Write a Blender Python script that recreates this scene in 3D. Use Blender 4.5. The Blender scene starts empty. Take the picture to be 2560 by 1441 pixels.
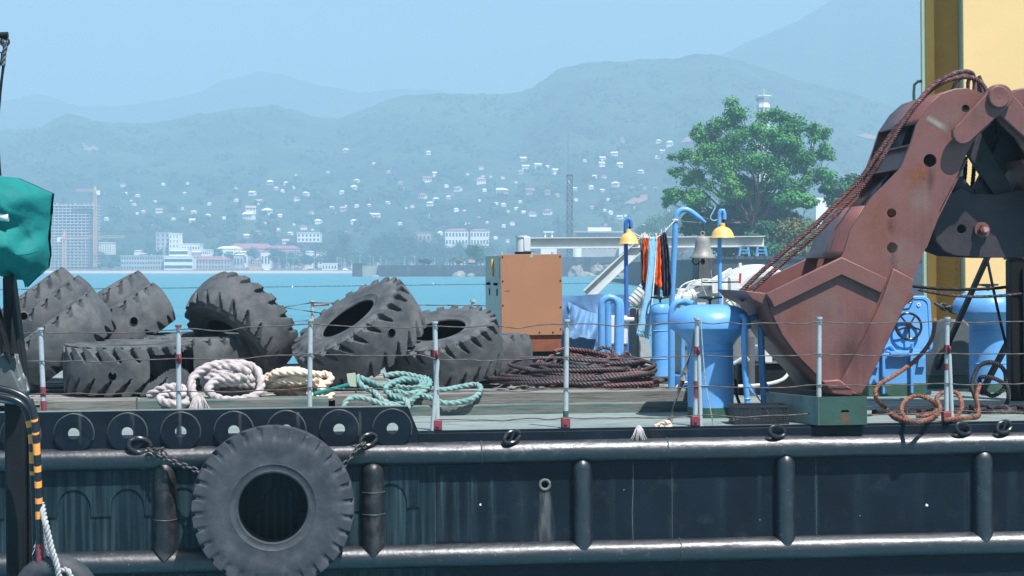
import bpy, bmesh, math, random
from mathutils import Vector, Matrix, noise
random.seed(7)
R = math.radians
sc = bpy.context.scene
COL = sc.collection

# ------------------------------------------------------------------ camera
F, CX, Y0, HC = 4900.0, 1280.0, 670.0, 4.0      # focal length in photo pixels, centre column, horizon row, eye height
cam = bpy.data.cameras.new('camera')
cam.lens = F / 2560 * 36
cam.sensor_width = 36
cam.shift_y = -(720.5 - Y0) / 2560
cam.clip_start = 0.5
cam.clip_end = 20000
camo = bpy.data.objects.new('camera', cam)
camo.location = (0, 0, HC)
camo.rotation_euler = (R(90), 0, 0)
COL.objects.link(camo)
sc.camera = camo

# ------------------------------------------------------------------ sky, sun, exposure
SUN_FROM = Vector((0.32, -0.47, 1.0)).normalized()      # towards the sun: high, behind the camera, well to the right
ELEV = math.asin(SUN_FROM.z)
AZ = math.atan2(SUN_FROM.x, SUN_FROM.y)
w = bpy.data.worlds.new('World')
sc.world = w
w.use_nodes = True
wn, wl = w.node_tree.nodes, w.node_tree.links
wn.clear()
sky = wn.new('ShaderNodeTexSky')
sky.sky_type = 'NISHITA'
sky.sun_disc = False
sky.sun_elevation = ELEV
sky.sun_rotation = AZ
sky.air_density = 1.0
sky.dust_density = 0.6
sky.ozone_density = 1.6
bg = wn.new('ShaderNodeBackground')
bg.inputs[1].default_value = 0.05
wo = wn.new('ShaderNodeOutputWorld')
wl.new(sky.outputs[0], bg.inputs[0])
wl.new(bg.outputs[0], wo.inputs[0])
sl = bpy.data.lights.new('sun', 'SUN')
sl.energy = 5.0
sl.angle = R(0.53)
sl.color = (1.0, 0.98, 0.955)
slo = bpy.data.objects.new('sun', sl)
slo.rotation_euler = SUN_FROM.to_track_quat('Z', 'Y').to_euler()
slo.location = (30, -30, 60)
COL.objects.link(slo)
vs = sc.view_settings
vs.view_transform = 'Standard'
vs.look = 'None'
vs.gamma = 1
vs.use_curve_mapping = False
vs.exposure = 1.12
sc.cycles.use_denoising = True
sc.cycles.volume_bounces = 2
sc.cycles.max_bounces = 6
sc.cycles.transparent_max_bounces = 8

# ------------------------------------------------------------------ frames and pixel helpers
YAW, TRIM = R(5.5), R(0.5)
U = Vector((math.cos(YAW) * math.cos(TRIM), math.sin(YAW) * math.cos(TRIM), math.sin(TRIM)))
V = Vector((-math.sin(YAW), math.cos(YAW), 0))
W = U.cross(V).normalized()
O = Vector((0, 20, 2.35))
SHIP = Matrix(((U.x, V.x, W.x, O.x), (U.y, V.y, W.y, O.y), (U.z, V.z, W.z, O.z), (0, 0, 0, 1)))
C0 = Vector((0, 0, HC))
def ray(px, py): return Vector(((px - CX) / F, 1, -(py - Y0) / F))
def shp(p): q = p - O; return Vector((q.dot(U), q.dot(V), q.dot(W)))
def at(px, py, v):            # point seen at a pixel, v metres inboard of the rail (ship frame)
    r = ray(px, py); t = (v - (C0 - O).dot(V)) / r.dot(V)
    return shp(C0 + r * t)
def dk(px, py, h=0.0):        # point seen at a pixel, at height h above the deck (ship frame)
    r = ray(px, py); t = (h - (C0 - O).dot(W)) / r.dot(W)
    return shp(C0 + r * t)
def far(px, py, d): return C0 + ray(px, py) * d
def mpp(v): return (20 + v) / F            # metres for one photo pixel near the ship

# ------------------------------------------------------------------ materials
MATS = {}
def mat(name, col, rough=0.6, metal=0.0, var=0.18, scale=4.0, bump=0.15, bscale=40.0, col2=None, amt2=0.0, scale2=2.0,
        streak=False, spec=0.5, dist=0.01, stretch=None, sharp=0.08, rvar=0.12, coat=0.0, detail=6, world=False, flakes=None):
    m = bpy.data.materials.new(name); m.use_nodes = True
    n, l = m.node_tree.nodes, m.node_tree.links
    b = n['Principled BSDF']
    b.inputs['Roughness'].default_value = rough
    b.inputs['Metallic'].default_value = metal
    b.inputs['Specular IOR Level'].default_value = spec
    b.inputs['Coat Weight'].default_value = coat
    tc = n.new('ShaderNodeTexCoord'); src = tc.outputs['Object']
    if world:
        g = n.new('ShaderNodeNewGeometry'); src = g.outputs['Position']
    if stretch:
        mp = n.new('ShaderNodeMapping'); mp.inputs['Scale'].default_value = stretch
        l.new(src, mp.inputs[0]); src = mp.outputs[0]
    oi = n.new('ShaderNodeObjectInfo')
    ad = n.new('ShaderNodeVectorMath'); ad.operation = 'ADD'
    ml = n.new('ShaderNodeMath'); ml.operation = 'MULTIPLY'; ml.inputs[1].default_value = 37.0
    l.new(oi.outputs['Random'], ml.inputs[0]); l.new(src, ad.inputs[0]); l.new(ml.outputs[0], ad.inputs[1])
    src = ad.outputs[0]
    def nz(s, d=detail, r=0.6):
        t = n.new('ShaderNodeTexNoise'); t.inputs['Scale'].default_value = s; t.inputs['Detail'].default_value = d
        t.inputs['Roughness'].default_value = r; l.new(src, t.inputs['Vector']); return t.outputs['Fac']
    def mixc(f, a, bb):
        x = n.new('ShaderNodeMix'); x.data_type = 'RGBA'
        if hasattr(f, 'is_output'): l.new(f, x.inputs[0])
        else: x.inputs[0].default_value = f
        for s_, v_ in ((6, a), (7, bb)):
            if hasattr(v_, 'is_output'): l.new(v_, x.inputs[s_])
            else: x.inputs[s_].default_value = (*v_, 1)
        return x.outputs[2]
    def ramp(f, lo, hi):
        mr = n.new('ShaderNodeMapRange'); mr.inputs[1].default_value = lo; mr.inputs[2].default_value = hi
        l.new(f, mr.inputs[0]); return mr.outputs[0]
    base = nz(scale)
    lo_c = tuple(c * (1 - var) for c in col); hi_c = tuple(min(1, c * (1 + var)) for c in col)
    out = mixc(ramp(base, 0.3, 0.7), lo_c, hi_c)
    if col2:
        f2 = nz(scale2, 8, 0.68)
        out = mixc(ramp(f2, 1 - amt2 - sharp, 1 - amt2 + sharp), out, col2)
    if flakes:
        f3 = nz(flakes[1], 4, 0.5)
        out = mixc(ramp(f3, 1 - flakes[2] - 0.02, 1 - flakes[2] + 0.02), out, flakes[0])
    if streak:
        mp2 = n.new('ShaderNodeMapping'); mp2.inputs['Scale'].default_value = (14, 14, 0.5)
        l.new(src, mp2.inputs[0])
        t = n.new('ShaderNodeTexNoise'); t.inputs['Scale'].default_value = 1.6; t.inputs['Detail'].default_value = 5
        l.new(mp2.outputs[0], t.inputs['Vector'])
        out = mixc(ramp(t.outputs['Fac'], 0.42, 0.78), out, streak)
    l.new(out, b.inputs['Base Color'])
    rr = n.new('ShaderNodeMapRange'); rr.inputs[3].default_value = max(0.02, rough - rvar); rr.inputs[4].default_value = min(1, rough + rvar)
    l.new(nz(scale * 2.3), rr.inputs[0]); l.new(rr.outputs[0], b.inputs['Roughness'])
    if bump:
        bp = n.new('ShaderNodeBump'); bp.inputs['Strength'].default_value = bump; bp.inputs['Distance'].default_value = dist
        l.new(nz(bscale, 4), bp.inputs['Height']); l.new(bp.outputs[0], b.inputs['Normal'])
    MATS[name] = m
    return m

mat('hull', (0.005, 0.0095, 0.017), 0.42, spec=0.22, bump=0.12, bscale=9, var=0.35, scale=2.2, col2=(0.018, 0.024, 0.03), amt2=0.36, scale2=5, dist=0.02)
mat('hull_streak', (0.004, 0.014, 0.021), 0.45, spec=0.22, streak=(0.036, 0.062, 0.072), bump=0.12, bscale=12, var=0.3)
mat('fender', (0.008, 0.011, 0.017), 0.42, spec=1.0, bump=0.4, bscale=14, var=0.3, scale=5, col2=(0.09, 0.10, 0.10), amt2=0.33, scale2=10, dist=0.012, rvar=0.1, flakes=((0.3, 0.32, 0.33), 45, 0.27))
mat('fender_old', (0.012, 0.013, 0.017), 0.45, bump=0.3, bscale=22, var=0.3, col2=(0.05, 0.045, 0.042), amt2=0.45, scale2=7)
mat('weld', (0.055, 0.065, 0.068), 0.5, bump=0.5, bscale=90)
mat('scrape', (0.12, 0.13, 0.13), 0.7, bump=0.2)
mat('deck', (0.19, 0.235, 0.225), 0.75, var=0.15, scale=1.3, col2=(0.12, 0.15, 0.14), amt2=0.42, scale2=2.5, bump=0.2, bscale=60, stretch=(1, 3, 1))
mat('rubber', (0.044, 0.051, 0.059), 0.72, spec=0.3, var=0.25, scale=2.2, bump=0.35, bscale=55, col2=(0.115, 0.120, 0.123), amt2=0.48, scale2=3.2, dist=0.006, sharp=0.16, flakes=((0.24, 0.23, 0.21), 26, 0.23))
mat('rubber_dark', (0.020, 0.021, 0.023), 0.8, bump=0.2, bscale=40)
mat('rubber_clean', (0.034, 0.041, 0.050), 0.66, spec=0.3, var=0.15, scale=3, bump=0.22, bscale=70, col2=(0.075, 0.082, 0.09), amt2=0.40, scale2=5, dist=0.004, sharp=0.14, flakes=((0.26, 0.26, 0.26), 38, 0.22))
mat('wood', (0.155, 0.155, 0.14), 0.85, var=0.3, scale=3, stretch=(0.5, 6, 9), bump=0.6, bscale=14, col2=(0.045, 0.045, 0.042), amt2=0.40, scale2=4)
mat('wood_light', (0.25, 0.245, 0.23), 0.85, var=0.3, scale=3, stretch=(6, 0.5, 9), bump=0.6, bscale=14, col2=(0.07, 0.07, 0.065), amt2=0.40, scale2=4)
mat('wood_green', (0.05, 0.10, 0.088), 0.8, var=0.25, stretch=(0.6, 6, 9), bump=0.5, bscale=12, col2=(0.14, 0.14, 0.128), amt2=0.50, scale2=2.6)
mat('post_white', (0.36, 0.40, 0.41), 0.55, var=0.12, scale=9, bump=0.25, bscale=50, col2=(0.27, 0.28, 0.27), amt2=0.33, scale2=9)
mat('post_red', (0.20, 0.035, 0.048), 0.6, var=0.2, scale=18, bump=0.3, col2=(0.48, 0.46, 0.46), amt2=0.30, scale2=24)
mat('green_paint', (0.028, 0.085, 0.062), 0.55, var=0.25, bump=0.2, col2=(0.05, 0.1, 0.085), amt2=0.4)
mat('green_box', (0.030, 0.070, 0.052), 0.5, var=0.2, bump=0.25, bscale=25, col2=(0.16, 0.08, 0.04), amt2=0.28, scale2=6)
mat('wire', (0.085, 0.07, 0.065), 0.55, metal=0.3, bump=0.3, bscale=120)
mat('blue', (0.105, 0.315, 0.64), 0.36, var=0.07, scale=2.5, bump=0.25, bscale=9, col2=(0.15, 0.37, 0.68), amt2=0.42, scale2=3, dist=0.012, sharp=0.15, flakes=((0.07, 0.08, 0.09), 14, 0.245))
mat('blue_dark', (0.045, 0.14, 0.42), 0.4, var=0.12, bump=0.25, bscale=12)
mat('rust_red', (0.128, 0.049, 0.050), 0.48, var=0.42, scale=1.6, streak=(0.175, 0.070, 0.060), bump=0.5, bscale=85, col2=(0.20, 0.080, 0.060), amt2=0.45, scale2=1.3, dist=0.007, sharp=0.25, flakes=((0.38, 0.25, 0.22), 34, 0.215))
mat('rust_band', (0.36, 0.20, 0.17), 0.7, var=0.3, scale=30, bump=0.4)
mat('rust_orange', (0.20, 0.062, 0.032), 0.7, var=0.3, scale=6, bump=0.4)
mat('dark_rust_and_shade', (0.030, 0.022, 0.028), 0.55, var=0.3, bump=0.3, bscale=30)  # dark rust; inside the grab it also holds painted shade
mat('cable', (0.060, 0.044, 0.048), 0.55, metal=0.25, var=0.3, scale=5, bump=0.3, bscale=120, col2=(0.085, 0.045, 0.045), amt2=0.38, scale2=2)
mat('cable_red', (0.115, 0.052, 0.050), 0.6, metal=0.1, var=0.3, scale=4, bump=0.3, bscale=90)
mat('cable_orange', (0.205, 0.085, 0.055), 0.6, metal=0.1, var=0.25, scale=7, bump=0.3, bscale=90)
mat('cable_black', (0.022, 0.016, 0.018), 0.6, var=0.3)
mat('orange_panel', (0.345, 0.165, 0.088), 0.5, var=0.04, scale=2, bump=0.05, bscale=30)
mat('gen_side', (0.30, 0.38, 0.36), 0.5, var=0.07, bump=0.05)
mat('black', (0.008, 0.009, 0.011), 0.55, spec=0.25, var=0.3, bump=0.15)
mat('hole_shade', (0.002, 0.002, 0.002), 1.0, spec=0.0, bump=0)  # black that stands in for the shade inside small holes
mat('black_gloss', (0.014, 0.016, 0.020), 0.3, var=0.3, bump=0.1)
mat('tarp_blue', (0.09, 0.20, 0.37), 0.6, var=0.15, scale=2, bump=0.2, bscale=8, dist=0.03)
mat('tarp_teal', (0.006, 0.15, 0.14), 0.75, spec=0.25, var=0.16, scale=4, bump=0.25, bscale=10, dist=0.03, col2=(0.01, 0.20, 0.19), amt2=0.4, sharp=0.2)
mat('cream', (0.86, 0.58, 0.26), 0.6, var=0.03, scale=1.2, bump=0.03, col2=(0.80, 0.56, 0.26), amt2=0.35, scale2=2, sharp=0.2)
mat('yellow', (0.80, 0.40, 0.085), 0.5, var=0.06, scale=2, bump=0.1, bscale=20)
mat('green_edge', (0.36, 0.44, 0.32), 0.6, var=0.06, bump=0.1)
mat('white_paint', (0.62, 0.64, 0.63), 0.45, var=0.09, scale=5, bump=0.15, bscale=30, col2=(0.36, 0.37, 0.36), amt2=0.36, scale2=5, sharp=0.15)
mat('grey_metal', (0.17, 0.19, 0.20), 0.45, metal=0.2, var=0.2, scale=4, bump=0.15, stretch=(1, 1, 0.3))
mat('grey_dark', (0.085, 0.095, 0.10), 0.55, var=0.25, bump=0.2)
mat('boom_paint', (0.52, 0.56, 0.57), 0.5, var=0.08, bump=0.1)
mat('bell', (0.24, 0.245, 0.23), 0.55, metal=0.1, var=0.18, scale=9, bump=0.15)
mat('lamp_yellow', (0.72, 0.46, 0.14), 0.42, var=0.07, bump=0.1, col2=(0.5, 0.28, 0.06), amt2=0.3, scale2=8)
mat('rope_white', (0.46, 0.43, 0.42), 0.95, var=0.25, scale=12, bump=0.8, bscale=140, col2=(0.40, 0.31, 0.34), amt2=0.40, scale2=4, sharp=0.15)
mat('rope_cream', (0.76, 0.60, 0.46), 0.95, var=0.2, scale=12, bump=0.8, bscale=140)
mat('rope_teal', (0.15, 0.32, 0.305), 0.95, var=0.25, scale=10, bump=0.9, bscale=140, col2=(0.28, 0.33, 0.32), amt2=0.42, scale2=2.5, sharp=0.15)
mat('rope_grey', (0.40, 0.40, 0.38), 0.95, var=0.25, scale=20, bump=0.6, bscale=140)
mat('cloth_orange', (0.76, 0.13, 0.018), 0.85, var=0.12, scale=6, bump=0.3, bscale=60)
mat('cloth_blue', (0.25, 0.50, 0.66), 0.95, var=0.08, scale=12, bump=0.5, bscale=150)
mat('cloth_navy', (0.035, 0.038, 0.075), 0.9, var=0.3, scale=9, bump=0.4, bscale=60)
mat('cloth_grey', (0.16, 0.16, 0.20), 0.9, var=0.2, scale=9, bump=0.4)
mat('cloth_white', (0.75, 0.77, 0.78), 0.9, var=0.05, bump=0.3)
mat('hazard_orange', (0.85, 0.30, 0.06), 0.5, var=0.08, bump=0.1)
mat('red', (0.50, 0.03, 0.03), 0.5, bump=0.05)
mat('peg', (0.60, 0.62, 0.5), 0.7, bump=0)
mat('plastic_black', (0.018, 0.018, 0.02), 0.45, bump=0.05)
mat('chain', (0.055, 0.055, 0.058), 0.5, metal=0.4, var=0.3, scale=20, bump=0.4)
# far things, colours in world space
mat('concrete', (0.30, 0.29, 0.28), 0.9, var=0.2, scale=0.15, bump=0, world=True)
mat('slab', (0.50, 0.44, 0.44), 0.9, var=0.1, scale=0.15, bump=0, world=True)
mat('concrete_dark', (0.040, 0.048, 0.055), 0.9, var=0.4, scale=0.12, bump=0.4, bscale=0.6, dist=0.6, col2=(0.10, 0.10, 0.095), amt2=0.38, scale2=0.25, world=True)
mat('rock', (0.24, 0.225, 0.20), 0.95, var=0.35, scale=0.3, bump=0.6, bscale=1.0, dist=0.5, world=True)
mat('bwhite', (0.80, 0.79, 0.76), 0.8, var=0.05, scale=0.1, bump=0, world=True)
mat('bgrey', (0.42, 0.42, 0.43), 0.8, var=0.1, scale=0.1, bump=0, world=True)
mat('bpink', (0.45, 0.33, 0.36), 0.8, var=0.1, scale=0.1, bump=0, world=True)
mat('glassy', (0.05, 0.08, 0.11), 0.25, bump=0, var=0.3, world=True)
mat('roof_red', (0.30, 0.13, 0.14), 0.8, var=0.15, scale=0.2, bump=0, world=True)
mat('roof_pale', (0.82, 0.80, 0.78), 0.6, var=0.06, scale=0.2, bump=0, world=True)
mat('roof_rust', (0.50, 0.30, 0.25), 0.8, var=0.15, scale=0.2, bump=0, world=True)
mat('crane_orange', (0.60, 0.34, 0.19), 0.6, bump=0, var=0.1)
mat('lattice', (0.045, 0.022, 0.020), 0.7, bump=0, var=0.3, scale=0.2, world=True)
mat('sand', (0.42, 0.36, 0.33), 0.95, var=0.12, scale=0.05, bump=0, world=True)
mat('town_ground', (0.10, 0.12, 0.08), 0.95, var=0.3, scale=0.02, bump=0, world=True, col2=(0.22, 0.19, 0.16), amt2=0.36, scale2=0.012)
mat('peeling', (0.10, 0.11, 0.11), 0.7, var=0.3, scale=8, bump=0.6, bscale=60, col2=(0.55, 0.55, 0.54), amt2=0.42, scale2=16, sharp=0.03)
mat('wood_pale', (0.40, 0.39, 0.36), 0.8, var=0.2, scale=6, bump=0.3)
mat('forest', (0.014, 0.036, 0.028), 0.95, var=0.8, scale=0.018, bump=1.0, bscale=0.06, dist=14, world=True, col2=(0.045, 0.085, 0.045), amt2=0.46, scale2=0.008, detail=9, sharp=0.1)
mat('forest_crowns', (0.017, 0.044, 0.028), 0.95, var=0.5, scale=0.03, bump=0, world=True)
mat('forest_far', (0.022, 0.04, 0.022), 0.95, var=0.4, scale=0.006, bump=0.8, bscale=0.02, dist=30, world=True)
mat('clearing', (0.26, 0.16, 0.12), 0.95, var=0.2, scale=0.03, bump=0, world=True)
mat('bark', (0.10, 0.075, 0.06), 0.9, var=0.3, scale=1.5, bump=0.5, bscale=4, dist=0.1)
mat('leaf', (0.052, 0.225, 0.052), 0.6, var=0.5, scale=0.22, bump=0, world=True, col2=(0.105, 0.23, 0.045), amt2=0.44, scale2=0.11, sharp=0.1)
mat('leaf_dark', (0.036, 0.125, 0.055), 0.6, var=0.45, scale=0.35, bump=0, world=True, col2=(0.05, 0.125, 0.06), amt2=0.40, scale2=0.2)
mat('leaf_olive', (0.10, 0.14, 0.04), 0.6, var=0.4, scale=0.35, bump=0, world=True, col2=(0.17, 0.10, 0.035), amt2=0.38, scale2=0.2)
mat('leaf_far', (0.030, 0.080, 0.045), 0.8, var=0.5, scale=0.12, bump=0, world=True, col2=(0.05, 0.09, 0.035), amt2=0.4, scale2=0.06)
mat('leaf_dry', (0.20, 0.19, 0.08), 0.8, var=0.3, scale=0.3, bump=0, world=True, col2=(0.10, 0.14, 0.05), amt2=0.4, scale2=0.15)
mat('buoy', (0.80, 0.32, 0.08), 0.5, bump=0)
mat('float_line', (0.030, 0.045, 0.045), 0.7, bump=0)
mat('trunk_white', (0.6, 0.6, 0.58), 0.6, bump=0)
for nm in ('leaf', 'leaf_dark', 'leaf_olive', 'leaf_far', 'leaf_dry'):
    MATS[nm].node_tree.nodes['Principled BSDF'].inputs['Specular IOR Level'].default_value = 0.2

def fade_mat(name, col, rough=.8, scale=6.0, stretch=(3, 3, .5)):
    """stain: its own shape, thinning out towards its edge"""
    m = bpy.data.materials.new(name); m.use_nodes = True; n, l = m.node_tree.nodes, m.node_tree.links; b = n['Principled BSDF']
    b.inputs['Base Color'].default_value = (*col, 1); b.inputs['Roughness'].default_value = rough
    at_ = n.new('ShaderNodeAttribute'); at_.attribute_name = 'fade'; tc = n.new('ShaderNodeTexCoord'); mp = n.new('ShaderNodeMapping'); mp.inputs['Scale'].default_value = stretch
    t = n.new('ShaderNodeTexNoise'); t.inputs['Scale'].default_value = scale; t.inputs['Detail'].default_value = 6; l.new(tc.outputs['Object'], mp.inputs[0]); l.new(mp.outputs[0], t.inputs['Vector'])
    mr = n.new('ShaderNodeMapRange'); mr.inputs[1].default_value = .3; mr.inputs[2].default_value = .65; l.new(t.outputs['Fac'], mr.inputs[0])
    mu = n.new('ShaderNodeMath'); mu.operation = 'MULTIPLY'; l.new(at_.outputs['Fac'], mu.inputs[0]); l.new(mr.outputs[0], mu.inputs[1]); l.new(mu.outputs[0], b.inputs['Alpha'])
    MATS[name] = m
fade_mat('stain_grey', (0.15, 0.16, 0.16)); fade_mat('stain_teal', (0.05, 0.10, 0.115), .6, 5, (9, 9, .35)); fade_mat('stain_rust', (0.26, 0.085, 0.035), .8, 9, (1, 1, 1)); fade_mat('stain_dust', (0.30, 0.28, 0.25), .9, 5, (1, 1, 1)); fade_mat('stain_dark', (0.02, 0.015, 0.015), .7, 5, (2, 2, .4))
def stain_patch(name, mt, parent, rows):
    """rows: list of (centre, half width vector, strength) from top to bottom"""
    vs, fd, K = [], [], 7
    for c_, hw, st in rows:
        for j in range(K):
            s = -1 + 2*j/(K-1); vs.append(Vector(c_)+Vector(hw)*s); fd.append(st*(1-abs(s)**1.5))
    fs = [(i*K+j, i*K+j+1, (i+1)*K+j+1, (i+1)*K+j) for i in range(len(rows)-1) for j in range(K-1)]
    me = bpy.data.meshes.new(name); me.from_pydata([tuple(v) for v in vs], [], fs); a = me.attributes.new('fade', 'FLOAT', 'POINT'); a.data.foreach_set('value', fd); me.materials.append(MATS[mt]); me.update()
    return place(name, me, parent)
# ------------------------------------------------------------------ mesh builder
def orth(d):
    d = d.normalized()
    a = Vector((0, 0, 1)) if abs(d.z) < 0.9 else Vector((1, 0, 0))
    x = d.cross(a).normalized()
    return x, d.cross(x).normalized()
class MB:
    def __init__(s): s.v, s.f, s.m = [], [], []
    def add(s, vs, fs, mi=0):
        k = len(s.v); s.v += [tuple(p) for p in vs]
        for f in fs: s.f.append(tuple(i + k for i in f)); s.m.append(mi)
        return s
    def box(s, a, b, mi=0, M=None):
        x0, y0, z0 = a; x1, y1, z1 = b
        vs = [Vector(p) for p in ((x0,y0,z0),(x1,y0,z0),(x1,y1,z0),(x0,y1,z0),(x0,y0,z1),(x1,y0,z1),(x1,y1,z1),(x0,y1,z1))]
        if M: vs = [M @ p for p in vs]
        return s.add(vs, [(0,3,2,1),(4,5,6,7),(0,1,5,4),(1,2,6,5),(2,3,7,6),(3,0,4,7)], mi)
    def bar(s, p, q, wd, th, mi=0, up=(0,0,1)):     # rectangular bar from p to q
        p, q = Vector(p), Vector(q); d = (q - p).normalized(); u = Vector(up)
        x = d.cross(u)
        if x.length < 1e-4: x = d.cross(Vector((0,1,0)))
        x.normalize(); y = x.cross(d).normalized()
        vs = [c + x*a*wd/2 + y*b*th/2 for c in (p, q) for a, b in ((-1,-1),(1,-1),(1,1),(-1,1))]
        return s.add(vs, [(0,1,2,3),(7,6,5,4),(0,4,5,1),(1,5,6,2),(2,6,7,3),(3,7,4,0)], mi)
    def cyl(s, p, q, r, r2=None, n=16, mi=0, caps=True):
        p, q = Vector(p), Vector(q); r2 = r if r2 is None else r2
        x, y = orth(q - p)
        vs = [c + (x*math.cos(2*math.pi*i/n) + y*math.sin(2*math.pi*i/n))*rr for c, rr in ((p, r), (q, r2)) for i in range(n)]
        fs = [(i, (i+1) % n, n+(i+1) % n, n+i) for i in range(n)]
        if caps: fs += [tuple(range(n-1, -1, -1)), tuple(range(n, 2*n))]
        return s.add(vs, fs, mi)
    def lathe(s, prof, n=32, c=(0,0,0), mi=0, M=None, caps=False):       # profile (r, z) about the z axis
        vs = []; c = Vector(c)
        for r, z in prof:
            for i in range(n):
                a = 2*math.pi*i/n; p = Vector((r*math.cos(a), r*math.sin(a), z)) + c
                vs.append(M @ p if M else p)
        fs = [(j*n+i, j*n+(i+1) % n, (j+1)*n+(i+1) % n, (j+1)*n+i) for j in range(len(prof)-1) for i in range(n)]
        if caps: fs += [tuple(range(n-1, -1, -1)), tuple(range((len(prof)-1)*n, len(prof)*n))]
        return s.add(vs, fs, mi)
    def sphere(s, c, r, n=16, mi=0, sq=(1,1,1)):
        m_ = n//2; prof = [(max(1e-4, math.sin(math.pi*j/m_)), -math.cos(math.pi*j/m_)) for j in range(m_+1)]
        c = Vector(c); k = len(s.v); s.lathe(prof, n, mi=mi)
        for i in range(k, len(s.v)):
            p = s.v[i]; s.v[i] = (c.x + p[0]*r*sq[0], c.y + p[1]*r*sq[1], c.z + p[2]*r*sq[2])
        return s
    def torus(s, c, ax, R_, r, n=32, k=10, mi=0, a0=0, a1=2*math.pi):
        x, y = orth(Vector(ax)); c = Vector(c)
        full = abs(a1 - a0 - 2*math.pi) < 1e-6
        pts = [c + (x*math.cos(a0+(a1-a0)*i/n) + y*math.sin(a0+(a1-a0)*i/n))*R_ for i in range(n if full else n+1)]
        return s.tube(pts, r, k, mi, closed=full)
    def tube(s, pts, r, n=10, mi=0, closed=False, lobes=0, lob=0.18, pitch=1.0):   # sweep, r a number or list
        pts = [Vector(p) for p in pts]; N = len(pts)
        rr = r if isinstance(r, (list, tuple)) else [r]*N
        tg = []
        for i in range(N):
            a = pts[(i-1) % N] if closed or i > 0 else pts[i]; b = pts[(i+1) % N] if closed or i < N-1 else pts[i]
            d = b - a; tg.append(d.normalized() if d.length > 1e-9 else Vector((0,0,1)))
        x, _ = orth(tg[0]); vs = []; L = 0
        for i in range(N):
            if i:
                L += (pts[i]-pts[i-1]).length
                x = x - tg[i]*x.dot(tg[i]); x = x.normalized() if x.length > 1e-6 else orth(tg[i])[0]
            y = tg[i].cross(x)
            tw = 2*math.pi*L/pitch
            for j in range(n):
                a = 2*math.pi*j/n
                q = rr[i]*(1 + lob*(abs(math.cos(lobes*(a)/2))*2-1.2)) if lobes else rr[i]
                vs.append(pts[i] + (x*math.cos(a+tw) + y*math.sin(a+tw))*q)
        fs = [(i*n+j, i*n+(j+1) % n, ((i+1) % N)*n+(j+1) % n, ((i+1) % N)*n+j) for i in range(N if closed else N-1) for j in range(n)]
        if not closed: fs += [tuple(range(n-1,-1,-1)), tuple(range((N-1)*n, N*n))]
        return s.add(vs, fs, mi)
    def prism(s, poly, a, b, mi=0, fn=None):      # closed polygon list of (x, z), extruded from y=a to y=b
        n = len(poly); fn = fn or (lambda x, y, z: (x, y, z))
        vs = [fn(x, y, z) for y in (a, b) for x, z in poly]
        fs = [(i, (i+1) % n, n+(i+1) % n, n+i) for i in range(n)] + [tuple(range(n-1,-1,-1)), tuple(range(n, 2*n))]
        return s.add(vs, fs, mi)
    def mesh(s, name, mats, smooth=35):
        me = bpy.data.meshes.new(name); me.from_pydata(s.v, [], s.f)
        for m_ in (mats if isinstance(mats, (list, tuple)) else [mats]): me.materials.append(MATS[m_])
        if any(s.m): me.polygons.foreach_set('material_index', s.m)
        finish(me, smooth); return me
    def build(s, name, mats, parent=None, loc=(0,0,0), M=None, smooth=35, bevel=0):
        return place(name, s.mesh(name, mats, smooth), parent, loc, M, bevel)
def finish(me, smooth=35, fix=True):
    if fix:
        bm = bmesh.new(); bm.from_mesh(me); bmesh.ops.recalc_face_normals(bm, faces=bm.faces); bm.to_mesh(me); bm.free()
    if smooth:
        me.polygons.foreach_set('use_smooth', [True]*len(me.polygons)); me.set_sharp_from_angle(angle=R(smooth))
    me.update()
def place(name, me, parent=None, loc=(0,0,0), M=None, bevel=0):
    o = bpy.data.objects.new(name, me); COL.objects.link(o)
    if M is not None: o.matrix_world = M
    else: o.location = loc
    if parent is not None: o.parent = parent
    if bevel:
        b = o.modifiers.new('bevel', 'BEVEL'); b.width = bevel; b.segments = 2; b.limit_method = 'ANGLE'; b.angle_limit = R(40)
    return o
def tag(o, label, cat, group=None, kind=None):
    if label: o['label'] = label
    if cat: o['category'] = cat
    if group: o['group'] = group
    if kind: o['kind'] = kind
    return o
def T(p): return Matrix.Translation(Vector(p))
def thing(name, label, cat, M, group=None):
    o = bpy.data.objects.new(name, None); COL.objects.link(o); o.matrix_world = M; o.empty_display_size = 0.2
    return tag(o, label, cat, group)
def sthing(name, label, cat, p, rz=0, group=None, M2=None):      # thing at ship position p; parts are built in local metres
    m = SHIP @ T(p) @ Matrix.Rotation(rz, 4, 'Z')
    if M2 is not None: m = m @ M2
    return thing(name, label, cat, m, group)
def copy_tree(o, M, label=None):
    c = o.copy(); COL.objects.link(c); c.matrix_world = M
    if label: c['label'] = label
    for ch in o.children:
        k = ch.copy(); COL.objects.link(k); k.parent = c
        for g in ch.children:
            q = g.copy(); COL.objects.link(q); q.parent = k
    return c
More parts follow.
